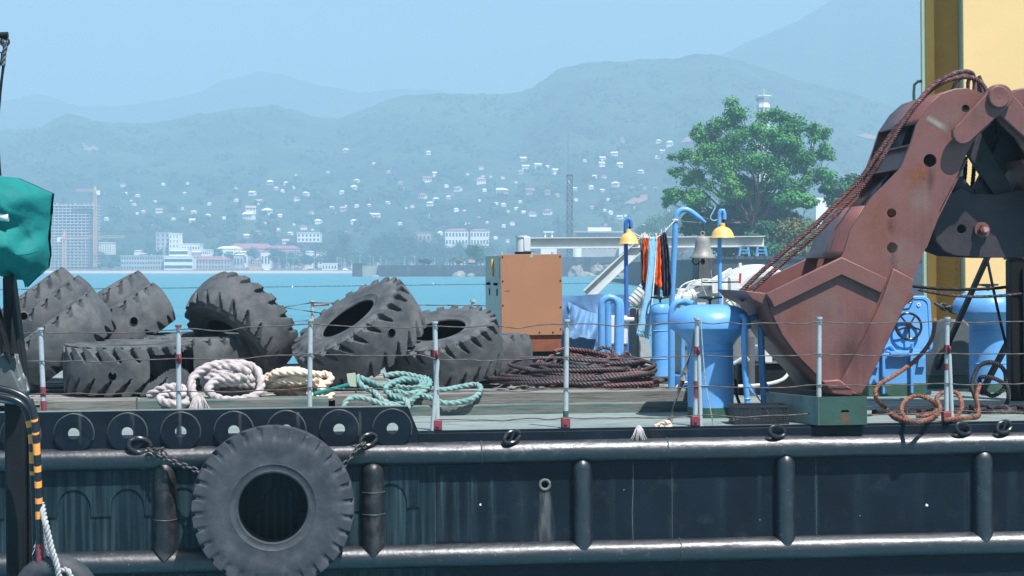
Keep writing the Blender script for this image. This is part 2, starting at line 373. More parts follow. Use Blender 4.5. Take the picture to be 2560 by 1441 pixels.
def plate(name, mats, outer, holes, a, b, parent=None, M=None, bevel=0, org=(0,0,0), smooth=35):
    """A plate with true openings: outlines in (x, z), thickness from y=a to y=b."""
    cu = bpy.data.curves.new('c', 'CURVE'); cu.dimensions = '2D'; cu.fill_mode = 'BOTH'; cu.extrude = abs(b-a)/2
    for ring in [outer] + holes:
        sp = cu.splines.new('POLY'); sp.points.add(len(ring)-1); sp.use_cyclic_u = True
        for i, (x, z) in enumerate(ring): sp.points[i].co = (x-org[0], z-org[2], 0, 1)
    co = bpy.data.objects.new('c', cu); COL.objects.link(co)
    me = bpy.data.meshes.new_from_object(co); bpy.data.objects.remove(co); bpy.data.curves.remove(cu)
    me.transform(Matrix(((1,0,0,0),(0,0,-1,(a+b)/2-org[1]),(0,1,0,0),(0,0,0,1))))
    bm = bmesh.new(); bm.from_mesh(me); bmesh.ops.remove_doubles(bm, verts=bm.verts, dist=1e-5)
    bmesh.ops.dissolve_limit(bm, angle_limit=R(1), verts=bm.verts, edges=bm.edges)
    bm.to_mesh(me); bm.free()
    me.name = name; me.materials.clear()
    for m_ in (mats if isinstance(mats, (list, tuple)) else [mats]): me.materials.append(MATS[m_])
    finish(me, smooth)
    return place(name, me, parent, (0,0,0), M, bevel)
def circ(x, z, r, n=24): return [(x + r*math.cos(2*math.pi*i/n), z + r*math.sin(2*math.pi*i/n)) for i in range(n)]
def spline(pts, step):           # Catmull-Rom through pts, resampled evenly
    P = [Vector(p) for p in pts]; P = [P[0]*2-P[1]] + P + [P[-1]*2-P[-2]]
    out = []
    for i in range(1, len(P)-2):
        a, b, c, d = P[i-1:i+3]; k = max(2, int((c-b).length/step)*2)
        for j in range(k):
            t = j/k
            out.append(0.5*((2*b) + (c-a)*t + (2*a-5*b+4*c-d)*t*t + (3*b-a-3*c+d)*t**3))
    out.append(P[-2])
    res = [out[0]]; acc = 0
    for i in range(1, len(out)):
        seg = (out[i]-out[i-1]).length; acc += seg
        if acc >= step: res.append(out[i]); acc = 0
    if (res[-1]-out[-1]).length > 1e-4: res.append(out[-1])
    return res
def rope(mb, pts, r, lobes=3, step=None, mi=0, n=12, lob=0.22, pitch=None):
    step = step or r*0.55; pitch = pitch or r*7
    return mb.tube(spline(pts, step), r, n, mi, lobes=lobes, lob=lob, pitch=pitch)
def lerp(pts, x):                # piecewise linear lookup
    if x <= pts[0][0]: return pts[0][1]
    for (a, b), (c, d) in zip(pts, pts[1:]):
        if x <= c: return b + (d-b)*(x-a)/(c-a)
    return pts[-1][1]
def fbm(x, y, z=0, o=5): return noise.fractal(Vector((x, y, z)), 1.0, 2.0, o)

# ================================================================== the setting: water, hills, shore
m = bpy.data.materials.new('water'); m.use_nodes = True; MATS['water'] = m
n, l = m.node_tree.nodes, m.node_tree.links
b = n['Principled BSDF']; b.inputs['Roughness'].default_value = 0.35; b.inputs['Specular IOR Level'].default_value = 0.25
g = n.new('ShaderNodeNewGeometry')
mp = n.new('ShaderNodeMapping'); mp.inputs['Scale'].default_value = (0.25, 1.0, 1.0); l.new(g.outputs['Position'], mp.inputs[0])
t = n.new('ShaderNodeTexNoise'); t.inputs['Scale'].default_value = 0.9; t.inputs['Detail'].default_value = 6; l.new(mp.outputs[0], t.inputs['Vector'])
bp = n.new('ShaderNodeBump'); bp.inputs['Strength'].default_value = 0.8; bp.inputs['Distance'].default_value = 0.4
l.new(t.outputs['Fac'], bp.inputs['Height']); l.new(bp.outputs[0], b.inputs['Normal'])
mp2 = n.new('ShaderNodeMapping'); mp2.inputs['Scale'].default_value = (0.02, 0.12, 1.0); l.new(g.outputs['Position'], mp2.inputs[0])
t2 = n.new('ShaderNodeTexNoise'); t2.inputs['Scale'].default_value = 1.0; t2.inputs['Detail'].default_value = 5; l.new(mp2.outputs[0], t2.inputs['Vector'])
x = n.new('ShaderNodeMix'); x.data_type = 'RGBA'; l.new(t2.outputs['Fac'], x.inputs[0])
x.inputs[6].default_value = (0.028, 0.16, 0.225, 1); x.inputs[7].default_value = (0.075, 0.27, 0.33, 1); l.new(x.outputs[2], b.inputs['Base Color'])
mb = MB(); mb.add([(-2600,-300,0),(2600,-300,0),(2600,1440,0),(-2600,1440,0)], [(0,1,2,3)])
tag(mb.build('water', 'water', smooth=0), 'turquoise harbour water rippled by a light breeze', 'water', kind='structure')

RIDGE = [(-1400,420),(-700,360),(-300,330),(0,327),(100,320),(165,284),(200,290),(240,302),(330,306),(440,300),(480,286),(560,276),(650,264),(690,262),(760,284),(840,298),(900,280),(950,256),(1010,236),(1100,233),(1200,233),(1300,232),(1340,214),(1390,176),(1450,158),(1520,152),(1600,149),(1680,146),(1740,131),(1800,141),(1860,150),(1900,165),(2000,200),(2150,240),(2300,285),(2560,340),(3000,400),(3900,450)]
def ridge_y(px): return lerp(RIDGE, px) + 7*fbm(px*0.012, 3.1) + 2.6*fbm(px*0.07, 8.7, 0, 3)
D0, D1 = 1535.0, 2650.0
def hill_y(px, t):
    y = 640 + (ridge_y(px) - 640) * (t**0.85)
    bumpy = (20*fbm(px*0.006, t*5.0, 2.0) + 26*(abs(fbm(px*0.0045+t*.9, t*1.6, 7.0, 4))-.35)) * math.sin(math.pi*min(1, t)) + 3.0*fbm(px*0.03, t*22, 5.0, 4)*min(1, (1-t)*6+0.15)
    return y + bumpy
def hill_pt(px, t):
    d = D0 + (D1-D0)*t
    if t <= 1: return far(px, hill_y(px, t), d)
    p = far(px, hill_y(px, 1), D1); s = (t-1)*(D1-D0)
    return Vector((p.x*(1+s/D1), p.y+s, p.z*(1-(t-1)*2.2)))
ORD = 'first second third fourth fifth sixth seventh eighth ninth tenth eleventh twelfth thirteenth fourteenth fifteenth sixteenth seventeenth eighteenth nineteenth twentieth'.split()
def ordinal(i):
    n_ = i+1
    if n_ <= 20: return ORD[i]
    tens = ('', '', 'twenty', 'thirty', 'forty', 'fifty', 'sixty')[n_//10]
    return tens + '-' + ORD[n_ % 10-1] if n_ % 10 else tens[:-1] + 'ieth'
def number_from_left(objs):
    """things that look alike: tell them apart by their place in the row"""
    by = {}
    for o in objs: by.setdefault(o['label'], []).append(o)
    for lab, L in by.items():
        if len(L) < 2: continue
        L.sort(key=lambda o: o.matrix_world.translation.x/o.matrix_world.translation.y)
        for i, o in enumerate(L): o['label'] = lab + (', leftmost' if i == 0 else ', rightmost' if i == len(L)-1 else ', ' + ordinal(i) + ' from left')
def grid(fn, nu, nv):
    vs = [fn(i/nu, j/nv) for j in range(nv+1) for i in range(nu+1)]
    return vs, [(j*(nu+1)+i, j*(nu+1)+i+1, (j+1)*(nu+1)+i+1, (j+1)*(nu+1)+i) for j in range(nv) for i in range(nu)]
mb = MB(); mb.add(*grid(lambda a, c: hill_pt(-1300+a*5000, c*1.3), 520, 90))
tag(mb.build('hills', 'forest', smooth=180), 'hazy wooded hills dotted with houses behind the shore', 'hills', kind='structure')
def on_hill(px, py):
    lo, hi = 0.0, 1.0
    for _ in range(30):
        md = (lo+hi)/2
        if hill_y(px, md) > py: lo = md
        else: hi = md
    return hill_pt(px, lo), D0 + (D1-D0)*lo
def mountain(name, prof, d, depth, label, seed, x0, x1):
    def fn(a, c):
        px = x0 + a*(x1-x0); y = lerp(prof, px) + 6*fbm(px*0.01, seed) + 1.5*fbm(px*0.05, seed+4)
        top = far(px, y, d)
        s = 1-abs(2*c-1)
        q = Vector((top.x*(1+(c-0.5)*depth*2/d), d+(c-0.5)*depth*2, 0))
        q.z = -0.4 + (top.z+0.4)*(s**0.9) + 0.05*top.z*fbm(px*0.006, c*4, seed)*min(1, s*2)*(1-s)*4
        return q
    mb = MB(); mb.add(*grid(fn, 260, 40))
    tag(mb.build(name, 'forest_far', smooth=180), label, 'mountain', kind='structure')
mountain('mountain_terrain', [(-1800,330),(-900,290),(-200,255),(0,250),(110,238),(200,268),(300,266),(400,250),(500,233),(560,205),(650,178),(720,189),(800,214),(900,231),(1000,224),(1100,232),(1500,300),(2000,420)], 4500, 900, 'far pale blue mountain rising behind the left hills', 1.7, -1700, 1900)
mountain('mountain_terrain', [(1300,330),(1600,215),(1750,160),(1810,131),(1900,96),(2000,50),(2080,2),(2160,-40),(2400,-110),(2700,-130),(3200,-40),(4200,150)], 3700, 750, 'tall hazy blue mountain rising out of the picture at right', 9.2, 1250, 4100)
# shore: sand, promenade ground
def shore_fn(a, c):
    px = -1300 + a*5000; prof = [(0,-0.6,1392),(0.15,0.15,1402),(0.3,1.3,1412),(0.45,2.2,1420),(0.6,3.2,1445),(1,6.5,1600)]
    z = lerp([(p[0], p[1]) for p in prof], c); d = lerp([(p[0], p[2]) for p in prof], c)
    return Vector(((px-CX)/F*d, d + 6*fbm(px*0.006, 1.0)*(1-c), z))
mb = MB(); mb.add(*grid(shore_fn, 200, 20))
for i in range(len(mb.f)): mb.m[i] = 0 if i//200 < 8 else 1
tag(mb.build('beach', ['sand', 'town_ground'], smooth=60), 'pale sand beach and promenade along the far shore', 'beach', kind='structure')
# bare earth clearings on the slopes are patches of the terrain
for i, (pts, lab) in enumerate([([(1560,512),(1590,494),(1616,490),(1619,503),(1590,514)], 'bare reddish earth clearing above the industrial building'),
        ([(1700,360),(1717,345),(1738,343),(1742,356)], 'small bare earth patch high on the slope left of the tree'),
        ([(2140,342),(2160,336),(2195,345),(2200,352),(2170,350)], 'bare earth scar on the slope beside the grab'),
        ([(205,362),(225,360),(250,375),(235,384),(213,378)], 'pale cleared patch high above the high-rise')]):
    mb = MB(); vs = [on_hill(px, py)[0] + Vector((0, -3, 1.2)) for px, py in pts]
    mb.add(vs + [v + Vector((0, 6, -3)) for v in vs], [tuple(range(len(vs)))] + [(k, (k+1) % len(vs), len(vs)+(k+1) % len(vs), len(vs)+k) for k in range(len(vs))])
    tag(mb.build('earth_ground', 'clearing', smooth=0), lab, 'clearing', kind='structure')

# the wood on the slopes reads as one mass
random.seed(77); mb = MB()
ico = [(0,0,1),(.89,0,.45),(.28,.85,.45),(-.72,.53,.45),(-.72,-.53,.45),(.28,-.85,.45),(.72,.53,-.45),(-.28,.85,-.45),(-.89,0,-.45),(-.28,-.85,-.45),(.72,-.53,-.45)]
icf = [(0,1,2),(0,2,3),(0,3,4),(0,4,5),(0,5,1),(1,6,2),(2,6,7),(2,7,3),(3,7,8),(3,8,4),(4,8,9),(4,9,5),(5,9,10),(5,10,1),(1,10,6)]
for _ in range(22000):
    px = random.uniform(-300, 2700); t = random.random()**1.3
    if fbm(px*.02, t*15, 3.3) < random.uniform(.10, .30) or t > .97: continue
    p = hill_pt(px, t); s = random.uniform(1.3, 3.0)
    sx, sy, sz = s*random.uniform(.8, 1.3), s, s*random.uniform(.8, 1.5)
    mb.add([(p.x+x*sx*random.uniform(.75,1.2), p.y+y*sy, p.z+sz*.5+z*sz*random.uniform(.8,1.15)) for x, y, z in ico], icf)
o = mb.build('hillside_wood', 'forest_crowns', smooth=0); tag(o, 'dark tree crowns of the wood covering the hill slopes', 'wood', kind='stuff')
# ------------------------------------------------------------------ houses on the slopes
def house_meshes(kind):
    a = MB(); a.box((-0.5,-0.4,-0.5),(0.5,0.4,0.22))
    wn_ = MB()
    for k in (-0.3, 0, 0.3): wn_.box((k-0.06,-0.42,-0.08),(k+0.06,-0.395,0.10))
    r = MB(); h = 0.27
    if kind == 'hip':
        r.add([(-.57,-.47,.22),(.57,-.47,.22),(.57,.47,.22),(-.57,.47,.22),(-.2,0,.22+h),(.2,0,.22+h)], [(0,1,5,4),(1,2,5),(2,3,4,5),(3,0,4),(3,2,1,0)])
    else:
        r.add([(-.55,-.47,.22),(.55,-.47,.22),(.55,.47,.22),(-.55,.47,.22),(-.55,0,.22+h),(.55,0,.22+h)], [(0,1,5,4),(1,2,5),(2,3,4,5),(3,0,4),(3,2,1,0)])
    return a, wn_, r
HOUSES = [(865,379,18),(1071,384,15),(935,410,11),(971,431,13),(892,454,16),(885,472,19),(855,482,15),(857,526,20),(765,487,17),(740,500,18),(675,460,19),(716,461,17),(690,472,14),(795,557,21),(885,557,21),(942,541,19),(1066,453,26),(1057,494,22),(1075,512,19),(1090,501,17),(1121,495,14),(1087,437,16),(1115,466,13),(1203,421,13),(1202,456,27),(1250,480,20),(1140,526,14),(1145,475,20),(892,516,13),(922,514,11),(969,507,12),(1070,544,11),(757,571,21),(867,584,15),(714,608,20),
 (1307,401,19),(1314,421,21),(1302,432,15),(1344,417,22),(1369,417,11),(1389,432,23),(1462,402,11),(1505,399,18),(1504,413,17),(1536,387,19),(1555,352,15),(1647,355,16),(1675,362,20),(1486,443,13),(1510,443,15),(1539,464,20),(1478,470,16),(1505,478,13),(1602,431,16),(1550,414,17),(1644,394,14),(1655,380,15),(1262,481,21),(1326,484,26),(1367,484,19),(1393,489,13),(1436,473,13),(1258,514,15),(1330,538,22),(1369,534,24),(1207,456,15),
 (312,486,14),(343,533,8),(358,530,12),(398,530,20),(266,548,12),(252,574,12),(481,555,17),(631,486,19),(646,509,24),(626,528,30),(668,534,28),(623,545,30),(524,510,11),(456,521,8),(616,592,15),(643,585,19),(1168,436,10),(1005,470,9),(830,520,12),(700,540,12),(560,545,10),(820,430,9),(1420,455,10),(1610,470,12),(1580,470,10),(1440,500,12),(1290,455,10),(1000,560,13),(1160,560,14),(1100,585,15),(1280,560,14),(1480,520,13),(1550,545,16),(1520,500,11),(590,470,9),(740,440,10),(1700,400,14)]
random.seed(101)
for _ in range(95):
    hx = random.uniform(250, 1680); hy = random.triangular(430, 610, 560)
    if all(abs(hx-a)+abs(hy-c_)*1.6 > 16 for a, c_, _w in HOUSES): HOUSES.append((hx, hy, random.uniform(7, 14)))
HM = {}
for kind in ('hip', 'gable'):
    a, wn_, r = house_meshes(kind)
    HM[kind] = [(a.mesh('wall', mm, 0), wn_.mesh('window_row', 'glassy', 0)) for mm in ('bwhite', 'bpink')] + [r.mesh('roof', mm, 0) for mm in ('roof_pale', 'roof_red', 'roof_rust')]
def zone(px): return next(n_ for lim, n_ in ((330,'the tower cranes'),(520,'the white tower'),(700,'the long red roofs'),(820,'the beach sheds'),(930,'the poplar'),(1060,'the dark grove'),(1180,'the red-roofed flats'),(1300,'the generator'),(1400,'the gatehouse'),(1520,'the lattice tower'),(9999,'the lamp pole')) if px < lim)
random.seed(11); HL = []
for (px, py, wpx) in HOUSES:
    p, d = on_hill(px, py+3)
    kind = 'hip' if random.random() < 0.6 else 'gable'
    red = random.random(); ri = 2 if red < 0.66 else (3 if red < 0.86 else 4); wi = 0 if random.random() < 0.78 else 1
    s = wpx*d/F*0.84
    rc = ('pale', 'red', 'rust brown')[ri-2]; wc = ('white', 'pinkish')[wi]
    t = thing('hillside_house', f'{wc} house, {rc} roof, {"high" if py < 440 else "midway" if py < 500 else "low"} on slope above {zone(px)}', 'house',
              T(p + Vector((0, 0, 0.25*s))) @ Matrix.Rotation(random.uniform(-.5, .5), 4, 'Z') @ Matrix.Diagonal((s, s, s*random.uniform(.8, 1.1), 1)), 'houses scattered over the hillside')
    HL.append(t); place('wall', HM[kind][wi][0], t); place('roof', HM[kind][ri], t)
    if wpx > 14: place('window_row', HM[kind][wi][1], t)['kind'] = 'stuff'

bpy.context.view_layer.update(); number_from_left(HL)
# ------------------------------------------------------------------ town blocks on the shore
def ground_z(d): return lerp([(1392,-0.6),(1402,.15),(1412,1.3),(1420,2.2),(1445,3.2),(1600,6.5)], d)
def block(label, x0, x1, ytop, d, wall, floors, cols, roof=None, depth=16, cat='building', name='apartment_block', strip=False, ybase=None, fr=0.5):
    a = far(x0, ytop, d); bb = far(x1, ytop, d); z0 = (ground_z(d)-0.5) if ybase is None else far(x0, ybase, d).z; h = a.z - z0; wdt = bb.x-a.x
    t = thing(name, label, cat, T(((a.x+bb.x)/2, d, z0)))
    MB().box((-wdt/2,0,0),(wdt/2,depth,h)).build('wall', wall, t, smooth=0)
    if floors:
        mb = MB(); fh = h/(floors+0.15)
        for f in range(floors):
            z = fh*(f+0.35)
            if strip: mb.box((-wdt/2*0.97,-0.12,z),(wdt/2*0.97,0.1,z+fh*0.45))
            else:
                for c in range(cols):
                    xx = -wdt/2 + wdt*(c+0.5)/cols; ww = wdt/cols*fr/2
                    mb.box((xx-ww,-0.12,z),(xx+ww,0.1,z+fh*0.5))
        o = mb.build('window_row', 'glassy', t, smooth=0); o['kind'] = 'stuff'
    if roof:
        k = 0.4; rh = wdt*0.10
        r = MB(); r.add([(-wdt/2-k,-k,h),(wdt/2+k,-k,h),(wdt/2+k,depth+k,h),(-wdt/2-k,depth+k,h),(-wdt*.3,depth/2,h+rh),(wdt*.3,depth/2,h+rh)], [(0,1,5,4),(1,2,5),(2,3,4,5),(3,0,4),(3,2,1,0)])
        r.build('roof', roof, t, smooth=0)
    else: MB().box((-wdt/2-.3,-.3,h),(wdt/2+.3,depth+.3,h+.5)).build('parapet', wall, t, smooth=0)
    return t
# unfinished tower: slabs, columns, dark core
d = 1455; a = far(124, 514, d); bb = far(236, 514, d); z0 = ground_z(d)-.5; wdt = bb.x-a.x; h = a.z-z0
t = thing('high_rise', 'unfinished grey high-rise with open floor slabs behind the teal tarpaulin', 'building', T(((a.x+bb.x)/2, d, z0)))
MB().box((-wdt/2+1.5,5,0),(wdt/2-1.5,20,h)).build('core_wall', 'bgrey', t, smooth=0)
NF = 21; slab = MB().box((-wdt/2,0,-0.35),(wdt/2,22,0.35)).mesh('floor_slab', 'slab', 0)
for i in range(1, NF+1): place('floor_slab', slab, t, (0,0,h*i/NF))
colm = MB().box((-.3,0.3,0),(.3,.9,h)).mesh('column', 'slab', 0)
for i in range(12): place('column', colm, t, (-wdt/2+0.8+(wdt-1.6)*i/11,0,0))
mb = MB()
for i in range(10): mb.box((-wdt/2+i*wdt/10+1,3,h),(-wdt/2+i*wdt/10+2,5,h+random.uniform(.8,2.6)))
mb.build('rooftop_formwork', 'bpink', t, smooth=0)
def tower_crane(px, ytop, ybase, d, jl, jr, yj, label):
    p = far(px, ybase, d); h = far(px, yj, d).z-p.z; hx = far(px, ytop, d).z-p.z; k = d/F
    t = thing('tower_crane', label, 'crane', T(p))
    mb = MB(); s = 0.8
    for sx in (-s, s):
        for sy in (-s, s): mb.box((sx-.22,sy-.22,0),(sx+.22,sy+.22,h))
    nn = int(h/2.2)
    for i in range(nn):
        z = h*i/nn; z2 = h*(i+1)/nn
        mb.bar((-s,-s,z),(s,-s,z2),.25,.25).bar((s,s,z),(-s,s,z2),.25,.25).bar((-s,-s,z2),(-s,s,z),.25,.25)
    mb.build('mast', 'crane_orange', t, smooth=0)
    MB().box((-.9,-.9,h),(.9,.9,h+2)).add([(-.8,-.8,h+2),(.8,-.8,h+2),(.8,.8,h+2),(-.8,.8,h+2),(0,0,hx)], [(0,1,4),(1,2,4),(2,3,4),(3,0,4)]).build('tower_head', 'crane_orange', t, smooth=0)
    mb = MB(); L = jl*k
    for z in (h+0.6, h+2.0):
        mb.box((L if L < 0 else 0,-.4,z-.2),(0 if L < 0 else L,.4,z+.2))
    for i in range(10): mb.bar((L*i/10,0,h+.6),(L*(i+.5)/10,0,h+2),.2,.2).bar((L*(i+.5)/10,0,h+2),(L*(i+1)/10,0,h+.6),.2,.2)
    mb.build('jib', 'crane_orange', t, smooth=0)
    MB().box((min(0, jr*k),-.5,h+.3),(max(0, jr*k),.5,h+1)).box((jr*k-1.2,-.8,h-2.2),(jr*k+1.2,.8,h+.9)).build('counterweight', 'bwhite', t, smooth=0)
tower_crane(238, 464, 668, 1448, -48, 8, 480, 'tall orange tower crane beside the unfinished high-rise')
tower_crane(161, 574, 670, 1440, 150, -14, 597, 'low orange tower crane in front of the unfinished high-rise')
block('small white slab block right of the tall tower crane', 231, 279, 608, 1480, 'bwhite', 6, 8, ybase=637)
block('grey blue slab tower with a taller white neighbour', 390, 424, 583, 1490, 'bgrey', 8, 3, fr=0.35)
block('white tower with small windows above the low hall', 423, 447, 585, 1484, 'bwhite', 7, 3, fr=.3)
block('long grey exhibition hall with white roof edge near the beach', 302, 408, 640, 1432, 'bgrey', 3, 16, depth=20, name='exhibition_hall', fr=.6)
mb_hall = block('white terraced building with ribbon windows near the beach', 410, 482, 642, 1428, 'bwhite', 2, 1, strip=True, name='terraced_building')
block('upper white deck of the terraced building with dark ribbon window', 423, 470, 622, 1440, 'bwhite', 1, 1, strip=True, ybase=643, name='terraced_building')
block('white ribbed block behind the terraced building', 466, 526, 626, 1470, 'bwhite', 4, 12)
block('white low block stepping down beside the white tower', 440, 500, 611, 1495, 'bwhite', 3, 9)
block('pinkish low arcade with dark windows right of the ribbed block', 482, 575, 650, 1446, 'bpink', 2, 12, roof='roof_red')
block('long red roofed building below the hillside', 560, 690, 622, 1525, 'bpink', 2, 20, roof='roof_red', depth=12)
block('white cottage row behind the long red roofs', 540, 600, 622, 1500, 'bwhite', 1, 7, roof='roof_pale')
block('low red roofed sheds beside the shore trees', 668, 748, 622, 1500, 'bpink', 2, 12, roof='roof_red', depth=12)
block('tiny white kiosk with red roof near the dark poplar', 790, 813, 632, 1470, 'bwhite', 1, 3, roof='roof_red')
block('orange canopy stand on the promenade', 622, 652, 664, 1426, 'crane_orange', 0, 0, depth=6)
block('white tent shed on the promenade', 805, 842, 660, 1424, 'bwhite', 1, 5, depth=8)
block('pink faced block with dark glazing behind the jetty trees', 1036, 1076, 584, 1500, 'bpink', 4, 4, name='apartment_block')
block('white apartment block with red roof above the jetty, wider one', 1113, 1170, 577, 1490, 'bwhite', 5, 7, roof='roof_red')
block('white apartment block with red roof nearer the generator', 1176, 1222, 577, 1490, 'bwhite', 5, 6, roof='roof_red')
block('small white hillside terrace house with two storeys', 743, 800, 583, 1530, 'bwhite', 2, 6, ybase=606)
random.seed(5)
MBWHITE = ['bwhite', 'bpink', 'bgrey']
for i in range(64):
    px = random.uniform(250, 860) if i < 52 else random.uniform(860, 1240); wpx = random.uniform(8, 24)
    mw = random.choice(MBWHITE)
    rf = random.choice(['roof_pale', 'roof_red', 'roof_pale'])
    block(f"low {dict(bwhite='white', bpink='pinkish', bgrey='grey')[mw]} shore house with {rf[5:]} roof among the promenade trees", px, px+wpx, random.uniform(628, 660), random.uniform(1446, 1510), mw, 1, 3, roof=rf, depth=9, name='shore_house', cat='house')['group'] = 'low houses along the far shore'

# ------------------------------------------------------------------ trees made of leaf faces
def leaf_cloud(mb, lobes, n, size, flat=0.75, shell=0.55):
    tot = sum(q[3]**2 for q in lobes)
    for (cx, cy, cz, r) in lobes:
        for _ in range(int(n*r*r/tot)):
            dv = Vector((random.gauss(0,1), random.gauss(0,1), random.gauss(0,1))).normalized()
            rr = r*(shell + (1-shell)*random.random()) * (1 + 0.35*noise.noise(dv*2.2 + Vector((cx, cy, cz))))
            p = Vector((cx, cy, cz)) + Vector((dv.x*rr, dv.y*rr, dv.z*rr*flat))
            nn_ = (dv + Vector((random.gauss(0,.6), random.gauss(0,.6), random.gauss(0.5,.6)))).normalized()
            x, y = orth(nn_); s = size*random.uniform(.6, 1.3); an = random.random()*6.28
            e = (x*math.cos(an)+y*math.sin(an))*s; f = (y*math.cos(an)-x*math.sin(an))*s*0.6
            k = len(mb.v); mb.v += [tuple(p-e), tuple(p-f), tuple(p+e), tuple(p+f)]; mb.f.append((k, k+1, k+2, k+3)); mb.m.append(0)
def leaves(mb, name, mt, parent, **kw):
    me = bpy.data.meshes.new(name); me.from_pydata(mb.v, [], mb.f); me.materials.append(MATS[mt]); me.update()
    return place(name, me, parent, **kw)
def limb(mb, p, q, r0, r1, bend=0.12, n=6):
    p, q = Vector(p), Vector(q); L = (q-p).length; pts = []
    off = Vector((random.gauss(0,1), random.gauss(0,1), random.gauss(0,.5)))*bend*L
    for i in range(n+1):
        t = i/n; pts.append(p.lerp(q, t) + off*math.sin(math.pi*t))
    mb.tube(pts, [r0+(r1-r0)*i/n for i in range(n+1)], 7); return pts
def tree(name, label, base_px, base_py, d, lobes_px, mt, nleaf, size, trunk_r, cat='tree', group=None, flat=.75, shell=.55, clump=0):
    """lobes_px: (px, py, radius px, depth offset px)"""
    if d < 400: size, trunk_r = size*.667, trunk_r*.667
    k = d/F; base = far(base_px, base_py, d); t = thing(name, label, cat, T(base), group)
    L = [((far(x, y, d)-base).x, dz*k, (far(x, y, d)-base).z, r*k) for x, y, r, dz in lobes_px]
    random.seed(int(base_px)); big = L
    if clump:
        L2 = []
        for (x, y, z, r) in L:
            for _ in range(clump):
                dv = Vector((random.gauss(0,1), random.gauss(0,1), random.gauss(0,.8))).normalized()*r*random.uniform(.35, 1.0)
                L2.append((x+dv.x, y+dv.y, z+dv.z, r*random.uniform(.34, .66)))
        L = L2 + [(x, y, z, r*.95) for x, y, z, r in L]
    mb = MB()
    leaf_cloud(mb, L, nleaf, size, flat, shell); leaves(mb, 'crown', mt, t)
    tr = MB(); H = sum(q[2] for q in L)/len(L)
    fork = Vector((0,0,max(0.3, H*0.42))); limb(tr, (0,0,-.5), fork, trunk_r, trunk_r*.75, .04)
    for q in big:
        pts = limb(tr, fork*random.uniform(.6, 1), Vector(q[:3]), trunk_r*.42, trunk_r*.10, .10)
        for _ in range(4):
            e = Vector(q[:3]) + Vector((random.gauss(0,1), random.gauss(0,1), random.gauss(0,.6))).normalized()*q[3]*.85
            limb(tr, pts[4], e, trunk_r*.13, trunk_r*.04, .1, 4)
    tr.build('trunk', 'bark', t, smooth=60); return t
# quay under the big trees
q0, q1 = far(1786, 640, 280), far(3300, 640, 280)
QZ = q0.z
mb = MB(); mb.box((q0.x, 280, -1.0), (q1.x, 500, QZ-0.5))
for i in range(60):
    xx = q0.x + (q1.x-q0.x)*i/60; mb.box((xx+0.05, 279.7, QZ-0.5), (xx+(q1.x-q0.x)/60-.05, 285, QZ-0.05+random.uniform(-.12, .08)))
tag(mb.build('quay_wall', 'concrete_dark', smooth=0), 'dark stone quay wall under the big trees', 'quay')
tag(MB().box((q0.x+1,285.2,QZ-.5),(q1.x,720,QZ-.3)).build('quay_ground', 'town_ground', smooth=0), 'ground of the wooded quay', 'ground', kind='structure')
tree('acacia_tree', 'big bright green acacia tree towering over the quay', 1882, 640, 300,
     [(1845,285,38,0),(1800,310,36,10),(1752,338,30,-8),(1935,290,34,8),(1985,305,38,0),(2035,330,34,-10),(2065,382,30,8),(1900,330,42,-14),(1840,345,48,-18),(1960,350,44,-16),(2010,395,42,-18),(1760,385,42,-14),(1705,392,28,0),(1690,430,20,0),(1730,440,34,-10),(1800,420,50,-26),(1880,405,52,-28),(2060,440,36,-4),(1940,425,44,-26),(1690,485,32,0),(1742,490,42,-16),(1830,480,48,-26),(1990,465,40,-20),(1670,505,18,4),(1885,470,50,20),(1800,380,60,25),(1960,370,60,25)], 'leaf', 78000, 0.31, 0.75, flat=.7, shell=.05, clump=7)
tree('broad_tree', 'dark green tree filling the lower crown of the big acacia', 1850, 642, 308,
     [(1790,550,52,0),(1850,540,60,0),(1910,530,52,0),(1740,560,42,0),(1950,545,44,0),(1860,590,56,-10),(1800,600,46,-10)], 'leaf_dark', 20000, 0.40, 0.5, clump=5)
tree('broad_tree', 'bright green low tree beside the white shed behind the acacia', 1985, 640, 298,
     [(1985,498,40,0),(1950,500,32,0),(2020,505,28,0)], 'leaf', 4500, 0.40, 0.3, flat=.6)
tree('olive_bush', 'olive and rust coloured bush in front of the big acacia', 1985, 642, 291,
     [(1975,570,44,0),(2020,570,36,0),(1940,590,36,0),(2000,605,44,-6),(1955,618,34,-6),(2040,600,26,0)], 'leaf_olive', 9000, 0.34, 0.3, cat='bush', clump=4)
tree('grey_green_shrub', 'grey green shrub at the foot of the acacia trunk', 1900, 646, 289,
     [(1890,600,34,0),(1915,570,26,0),(1870,625,26,0),(1925,625,30,-4)], 'leaf_dark', 5500, 0.36, 0.25, cat='bush')
tree('broad_tree', 'small bright tree standing alone right of the acacia', 2110, 650, 303,
     [(2105,470,38,0),(2130,450,24,0),(2085,500,30,0),(2120,510,36,0),(2095,545,34,0),(2070,470,22,0)], 'leaf_dark', 8000, 0.38, 0.35, clump=5)
tree('broad_tree', 'dull green tree left of the acacia, behind the lamp', 1660, 645, 918,
     [(1640,560,36,0),(1610,575,26,0),(1680,545,40,0),(1720,560,36,0),(1660,600,40,0),(1700,610,34,0),(1625,610,24,0)], 'leaf_dark', 9000, 0.40, 0.35, clump=5)
tree('dry_shrub', 'pale scrub growing on top of the quay beside the grab', 2030, 640, 283,
     [(1960,634,14,0),(1990,632,16,0),(2020,630,16,0),(2050,632,14,0)], 'leaf_dry', 2500, 0.3, 0.08, cat='bush')
